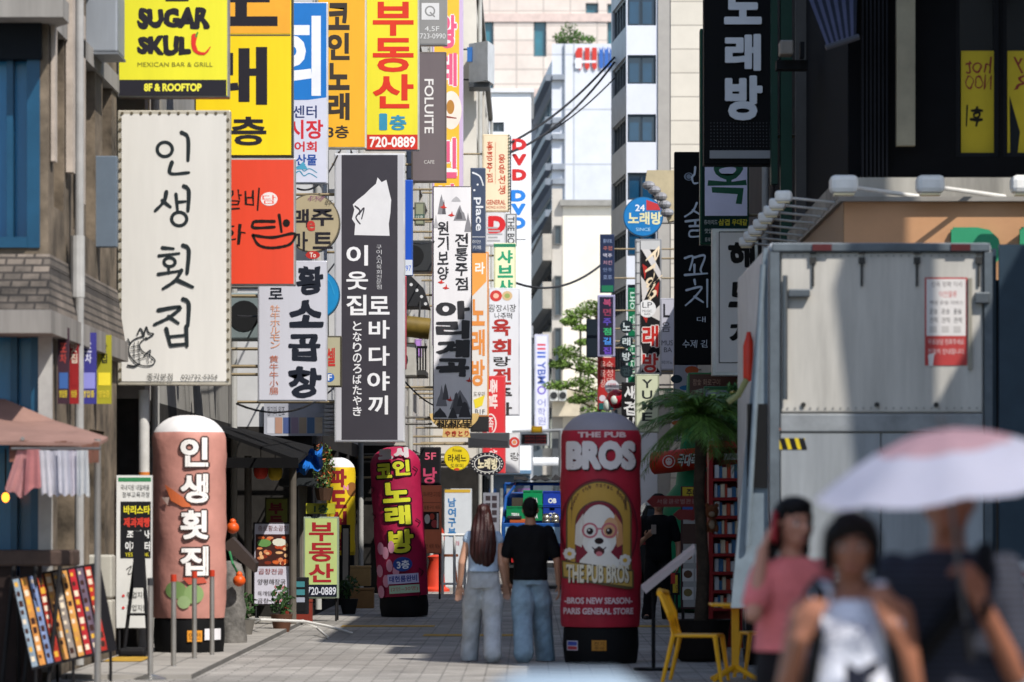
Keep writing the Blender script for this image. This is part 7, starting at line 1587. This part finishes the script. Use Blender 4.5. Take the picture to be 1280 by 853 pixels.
        for v in b.verts: k = .005 * math.sin(v.co.z * 30 + v.co.x * 26) * math.sin(v.co.x * 23 - v.co.z * 12 + 1); v.co.y += k
        obj(kind, b, mat(col, .85, noise=.1, scale=6, bump=.25, bscale=70) if isinstance(col, str) else col, t, True)
    for s in (-1, 1):
        bm = BM(); cap(bm, [an[s] + Vector((0, .035, -.05)), an[s] + Vector((s * .012, -.05, -.052)), an[s] + Vector((s * .02, -.15, -.06))], [.047, .046, .038])
        b = remesh(bm, .01, 2)
        for v in b.verts: v.co.z = max(v.co.z, o.z + .002)
        obj('shoe', b, mat(shoes, .6, noise=.1), t, True)
    if hair:
        kind, col = hair; bm = BM()
        def hb_(x, y, z, r): ball(bm, Hd(x * hs, y * hs, hz + z * hs), tuple(q * hs for q in r), 16, 10)
        hb_(0, .022, .03, (.085, .092, .1))
        if kind == 'short': hb_(0, -.03, .075, (.075, .065, .05)); hb_(0, .05, -.03, (.075, .055, .06))
        if kind == 'long':
            hb_(0, .045, -.04, (.09, .075, .11)); C_ = []
            for zz_, rx, ry, yy in ((.02, .088, .07, .04), (-.06, .108, .078, .055), (-.16, .135, .075, .085), (-.28, .15, .07, .105), (-.4, .145, .06, .115), (-.49, .115, .045, .112), (-.56, .06, .025, .105)):
                c_ = Hd(0, yy * hs, hz + zz_ * hs); C_.append((c_.x, c_.y, c_.z, rx * hs, ry * hs))
            rings(bm, C_[::-1], 32)
        if kind == 'tied': hb_(0, -.038, .066, (.084, .066, .05)); hb_(-.045, -.06, .05, (.045, .04, .035)); hb_(-.078, -.03, -.01, (.024, .05, .085)); hb_(.078, -.03, -.01, (.024, .05, .085)); hb_(.06, -.05, .045, (.03, .04, .04)); hb_(0, .1, .0, (.05, .05, .055)); hb_(0, .05, -.03, (.08, .06, .07))
        if kind == 'wavy':
            hb_(0, -.02, .08, (.09, .075, .055)); hb_(0, .05, -.04, (.095, .07, .1))
            for s in (-1, 1):
                for k in range(4): hb_(s * (.085 + .008 * (k % 2)), .0 + .012 * k, .03 - .05 * k, (.03, .045, .05))
        b = remesh(bm, .009, 6 if kind == 'long' else 2)
        for v in b.verts: k = .0035 * math.sin(v.co.x * 150 + v.co.z * 9) + .006 * math.sin(v.co.x * 31 - v.co.z * 13); v.co.y += k; v.co.x += k * .7 + .012 * math.sin(v.co.z * 17) * max(0, o.z + .84 * h - v.co.z) * 2
        obj('hair', b, mat(col, .45, noise=.42, scale=34, bump=.3, bscale=60, streak=True), t, True)
    if kind_cap := arms.get('cap'):
        bm = BM(); lathe(bm, [(.098 * hs, hz + .03 * hs), (.1 * hs, hz + .06 * hs), (.085 * hs, hz + .1 * hs), (.05 * hs, hz + .128 * hs), (.01, hz + .133 * hs)], 24)
        for v in bm.verts: v.co = Hd(v.co.x, v.co.y, v.co.z)
        box_ = BM()
        vv = ball(bm, (0, 0, 0), (.075 * hs, .085 * hs, .01), 16, 8)
        for v in vv: v.co = Hd(v.co.x, v.co.y - .1 * hs, hz + .035 * hs + v.co.z)
        box_.free(); obj('cap', bm, mat(kind_cap, .8), t, True)
    t.rotation_euler = (0, 0, rz); t['_h'] = H; del t['_h']
    return t

d = 40.8; hA = 1.68; xw, xm = XX(604, d), XX(663, d)
# seen from behind, so the local frame is turned half round: local +x is the viewer's left
person('woman walking away in a pale blue top and light jeans with long auburn hair', (xw, d, 0), hA, math.pi, sh=.165, hip=.165,
    arms={('el', 1): (.225, .04, 1.06), ('wr', 1): (.25, -.03, .82), ('el', -1): (-.2, .03, 1.04), ('wr', -1): (-.23, -.06, .83), ('palm', 1): (0, 1, 0), ('palm', -1): (0, 1, 0)},
    legs={('kn', 1): (.12, -.14, .48), ('an', 1): (.15, -.2, .09), ('kn', -1): (-.1, .04, .45), ('an', -1): (-.105, .3, .14)},
    skin='#bb8d74', top=('top', '#a9bdd2', .575, .3), bottom=('jeans', '#b4b9bd', 1.42), hair=('long', '#331310'), shoes='#2a2624', face=False, low_sleeve=.12)
person('man walking away in a black tee and light blue jeans beside the woman', (xm, d, 0), 1.75, math.pi, sh=.222, hip=.16,
    arms={('el', 1): (.27, .04, 1.08), ('wr', 1): (.25, -.08, .86), ('el', -1): (-.285, .06, 1.08), ('wr', -1): (-.3, .02, .84), ('palm', 1): (0, 1, 0), ('palm', -1): (1, 0, 0)},
    legs={('kn', 1): (.08, .04, .47), ('an', 1): (.07, .32, .15), ('kn', -1): (-.12, -.14, .49), ('an', -1): (-.16, -.2, .09)},
    skin='#a87a60', top=('tee_shirt', '#0b0b0d', .5, 1), bottom=('jeans', '#8aa2b2', 1.5), hair=('short', '#0c0a0a'), shoes='#8a8680', face=False, low_sleeve=.75)
# man in black looking at his phone, far right side
d = 57; x = XX(823, d)
tp = person('man in a black cap and black clothes looking at his phone by the red signpost', (x, d, 0), 1.86, R(-8), sh=.23, hip=.175,
    arms={('el', -1): (-.3, .02, 1.12), ('wr', -1): (-.15, -.24, 1.23), ('el', 1): (.3, .02, 1.1), ('wr', 1): (.3, -.06, .86), ('palm', -1): (.4, 0, 1), ('curl', -1): .7, 'cap': '#0d0d0f'},
    legs={('an', -1): (-.15, -.02, .09), ('an', 1): (.15, 0, .09)}, skin='#b5866c', top=('tee_shirt', '#0d0d10', .5, 1), bottom=('trousers', '#0c0c0f', 1.35), hair=('short', '#0c0a0a'), shoes='#34302c', low_sleeve=.7)
t = thing('phone', 'pale smartphone in the hand of the man in black', 'phone', (x - .08, d - .37, 1.3)); bm = BM(); box(bm, x - .12, d - .42, 1.27, x - .045, d - .41, 1.41, bev=.004); obj('body', bm, mat('#8a7a70', .3), t)

# woman in the pink tee on the phone
d = 17.8; x = XX(990, d); s_ = 1.66
person('woman in a salmon pink tee and dark lace skirt holding a phone to her ear', (x, d, 0), s_, R(22), sh=.175, hip=.165,
    arms={('el', -1): (-.245, -.1, 1.13), ('wr', -1): (-.165, -.03, 1.42), ('dir', -1): (.45, .1, 1), ('palm', -1): (1, -.2, 0), ('curl', -1): .5, ('el', 1): (.2, .08, 1.06), ('wr', 1): (.19, -.05, .85)},
    skin='#b07c66', top=('tee_shirt', '#d4706f', .575, .8), bottom=('skirt', '#1c1718', 1.35), hair=('wavy', '#100c0c'), turn=R(10), low_sleeve=.7)
t = thing('phone', 'red smartphone held to the ear of the woman in pink', 'phone', (x - .09, d - .1, 1.55)); bm = BM(); box(bm, -.035, -.006, -.07, .035, .006, .07, bev=.004)
for v in bm.verts: v.co = Matrix.Rotation(R(70), 3, 'Z') @ Matrix.Rotation(R(15), 3, 'Y') @ v.co + Vector((x - .085, d - .1, 1.53))
obj('body', bm, mat('#a8202c', .3), t)
# young woman in the white tank top
d = 12.25; x = XX(1064, d); h = 1.6
tk = person('young woman in a white printed tank top gripping her backpack straps', (x, d, 0), h, R(-4), sh=.165, hip=.15,
    arms={('el', -1): (-.205, -.03, 1.03), ('wr', -1): (-.16, -.16, 1.2), ('dir', -1): (.35, -.1, .9), ('palm', -1): (.5, 1, 0), ('curl', -1): 1.0, ('el', 1): (.19, -.03, 1.05), ('wr', 1): (.125, -.15, 1.24), ('dir', 1): (-.3, -.1, .9), ('palm', 1): (-.5, 1, 0), ('curl', 1): 1.0},
    skin='#8f5f49', top=('tank_top', '#dcdee8', .5, .4), bottom=('shorts', '#23242a', 1.1), hair=('tied', '#120d0c'), tank=True, shoes='#b0b0b0')
a = Art()
zf = lambda z: 640 - (z - 1.6) * F / 12.1
a.h('NEW YORK', 1030, 776, 1100, 797, '#5a5f74', .03).h('CITY STYLE', 1034, 801, 1096, 812, '#6a6f84', .0).poly([(1062, 826), (1078, 838), (1090, 830), (1108, 822), (1102, 842), (1086, 850), (1098, 858), (1070, 870), (1060, 852)], '#1c1f2c', 'printed_picture').h('SINCE 1998', 1030, 818, 1056, 826, '#6a6f84', .0)
a.build(tk, 12.09, base=0)
t = thing('backpack', 'black backpack worn by the woman in the white tank top, straps in view', 'backpack', (x, d + .2, .95))
bm = BM(); box(bm, x - .14, d + .13, .92, x + .14, d + .3, 1.38, bev=.06); obj('bag', bm, mat('#141418', .7), t, True)
for s in (-1, 1):
    bm = BM(); tube(bm, [(x + s * .1, d + .14, 1.36), (x + s * .105, d + .03, 1.372), (x + s * .105, d - .09, 1.33), (x + s * .115, d - .145, 1.22), (x + s * .14, d - .1, 1.05), (x + s * .13, d + .14, .97)], .022, 8); obj('strap', bm, mat('#121216', .7), t, True)
# man under the parasol
d = 12.7; x = XX(1186, d); h = 1.76
m = bpy.data.materials.new('striped_navy_knit'); m.use_nodes = True; nt_ = m.node_tree; b_ = nt_.nodes['Principled BSDF']; b_.inputs['Roughness'].default_value = .85
tc = nt_.nodes.new('ShaderNodeTexCoord'); wv = nt_.nodes.new('ShaderNodeTexWave'); wv.bands_direction = 'Z'; wv.inputs['Scale'].default_value = 14; wv.inputs['Distortion'].default_value = .3
rp = nt_.nodes.new('ShaderNodeValToRGB'); rp.color_ramp.elements[0].color = (*lin('#14161f'), 1); rp.color_ramp.elements[1].color = (*lin('#2a2f40'), 1); rp.color_ramp.elements[0].position = .45; rp.color_ramp.elements[1].position = .75
nt_.links.new(tc.outputs['Object'], wv.inputs[0]); nt_.links.new(wv.outputs['Fac'], rp.inputs[0]); nt_.links.new(rp.outputs[0], b_.inputs['Base Color'])
person('man in a dark striped tee holding up a pale parasol', (x, d, 0), h, R(3), sh=.22, hip=.185,
    arms={('el', 1): (.2, -.12, 1.07), ('wr', 1): (.065, -.27, 1.3), ('dir', 1): (-.4, -.05, .9), ('palm', 1): (-.6, .8, 0), ('curl', 1): 1.0, ('el', -1): (-.25, .06, 1.1), ('wr', -1): (-.23, .02, .86)},
    skin='#93604a', top=('tee_shirt', m, .48, 1.2), bottom=('trousers', '#1c1d22', 1.15), hair=('short', '#0d0a0a'), low_sleeve=.85, lean=0)
t = thing('crossbody_bag', 'black crossbody strap and bag on the man in the striped tee', 'bag', (x - .2, d - .1, 1.0))
bm = BM(); tube(bm, [(x + .12, d + .0, 1.475), (x + .1, d - .12, 1.4), (x - .02, d - .168, 1.25), (x - .14, d - .165, 1.1), (x - .22, d - .1, .98)], .032, 8)
for v in bm.verts: v.co.y = min(v.co.y, v.co.y)
obj('strap', bm, mat('#0c0c0e', .7), t, True)
bm = BM(); box(bm, x - .36, d - .08, .8, x - .2, d + .12, 1.02, bev=.03); obj('bag', bm, mat('#0c0c0e', .7), t, True)
t = thing('wristwatch', 'black watch on the raised wrist under the parasol', 'watch', (x + .08, d - .25, 1.27))
bm = BM(); q0 = Vector((x + .085, d - .248, 1.268)); cyl(bm, q0 - Vector((-.013, .014, -.022)) , q0 + Vector((-.013, -.014, .022)), .038, seg=18); obj('band', bm, mat('#0d0d0f', .4), t, True)
# parasol
t = thing('parasol', 'pale lilac folding parasol with a pink crown held over the man', 'umbrella', (x + .02, d - .3, 1.3))
ax0 = Vector((x + .02, d - .37, 1.2)); ax1 = Vector((x - .07, d - .45, 1.862)); A_ = (ax1 - ax0).normalized(); S_ = A_.cross(Vector((0, 1, 0))).normalized(); U_ = S_.cross(A_)
bm = BM(); n, rg = 32, 8; Rr = .43; vs_ = []
for j in range(rg + 1):
    s = j / rg; row = []
    for k in range(n):
        q = 2 * math.pi * k / n; sc_ = 1 - .05 * (abs(math.sin(4 * q)) * s); drop = -.17 * s ** 1.8 - .02 * abs(math.sin(4 * q)) * s
        row.append(bm.verts.new(ax1 + (S_ * math.cos(q) + U_ * math.sin(q)) * (Rr * s * sc_ + .002) + A_ * (drop)))
    vs_.append(row)
for j in range(rg):
    for k in range(n):
        f = bm.faces.new((vs_[j][k], vs_[j][(k+1) % n], vs_[j+1][(k+1) % n], vs_[j+1][k])); f.material_index = 1 if j < 4 else 0
bmesh.ops.solidify(bm, geom=bm.faces[:], thickness=.004)
mu = mat('#d2d2de', .7, noise=.04); mp = mat('#cdb0ba', .7, noise=.05)
for m_, c_ in ((mu, '#c5c9e0'), (mp, '#b8909c')):       # thin cloth lets some light through
    t_ = m_.node_tree; tr = t_.nodes.new('ShaderNodeBsdfTranslucent'); tr.inputs[0].default_value = (*lin(c_), 1); ms = t_.nodes.new('ShaderNodeMixShader'); ms.inputs[0].default_value = .35
    t_.links.new(t_.nodes['Principled BSDF'].outputs[0], ms.inputs[1]); t_.links.new(tr.outputs[0], ms.inputs[2]); t_.links.new(ms.outputs[0], t_.nodes['Material Output'].inputs[0])
obj('canopy', bm, [mu, mp], t, True)
bm = BM(); cyl(bm, ax0, ax1 + A_ * .05, .008); obj('shaft', bm, mat('#6a6c72', .3, .8), t)
bm = BM(); cyl(bm, ax0 - A_ * .08, ax0 + A_ * .05, .016, .014); obj('handle', bm, mat('#1c1c1f', .5), t)
bm = BM()
for k in range(8):
    q = 2 * math.pi * k / 8; e = ax1 + (S_ * math.cos(q) + U_ * math.sin(q)) * Rr * .97 - A_ * .165; mdl = ax1 + (S_ * math.cos(q) + U_ * math.sin(q)) * Rr * .5 - A_ * .052
    tube(bm, [ax1 - A_ * .012, mdl, e], .003, 5); tube(bm, [ax1 - A_ * .2, mdl], .0025, 5)
obj('rib', bm, mat('#8a8c92', .3, .8), t)
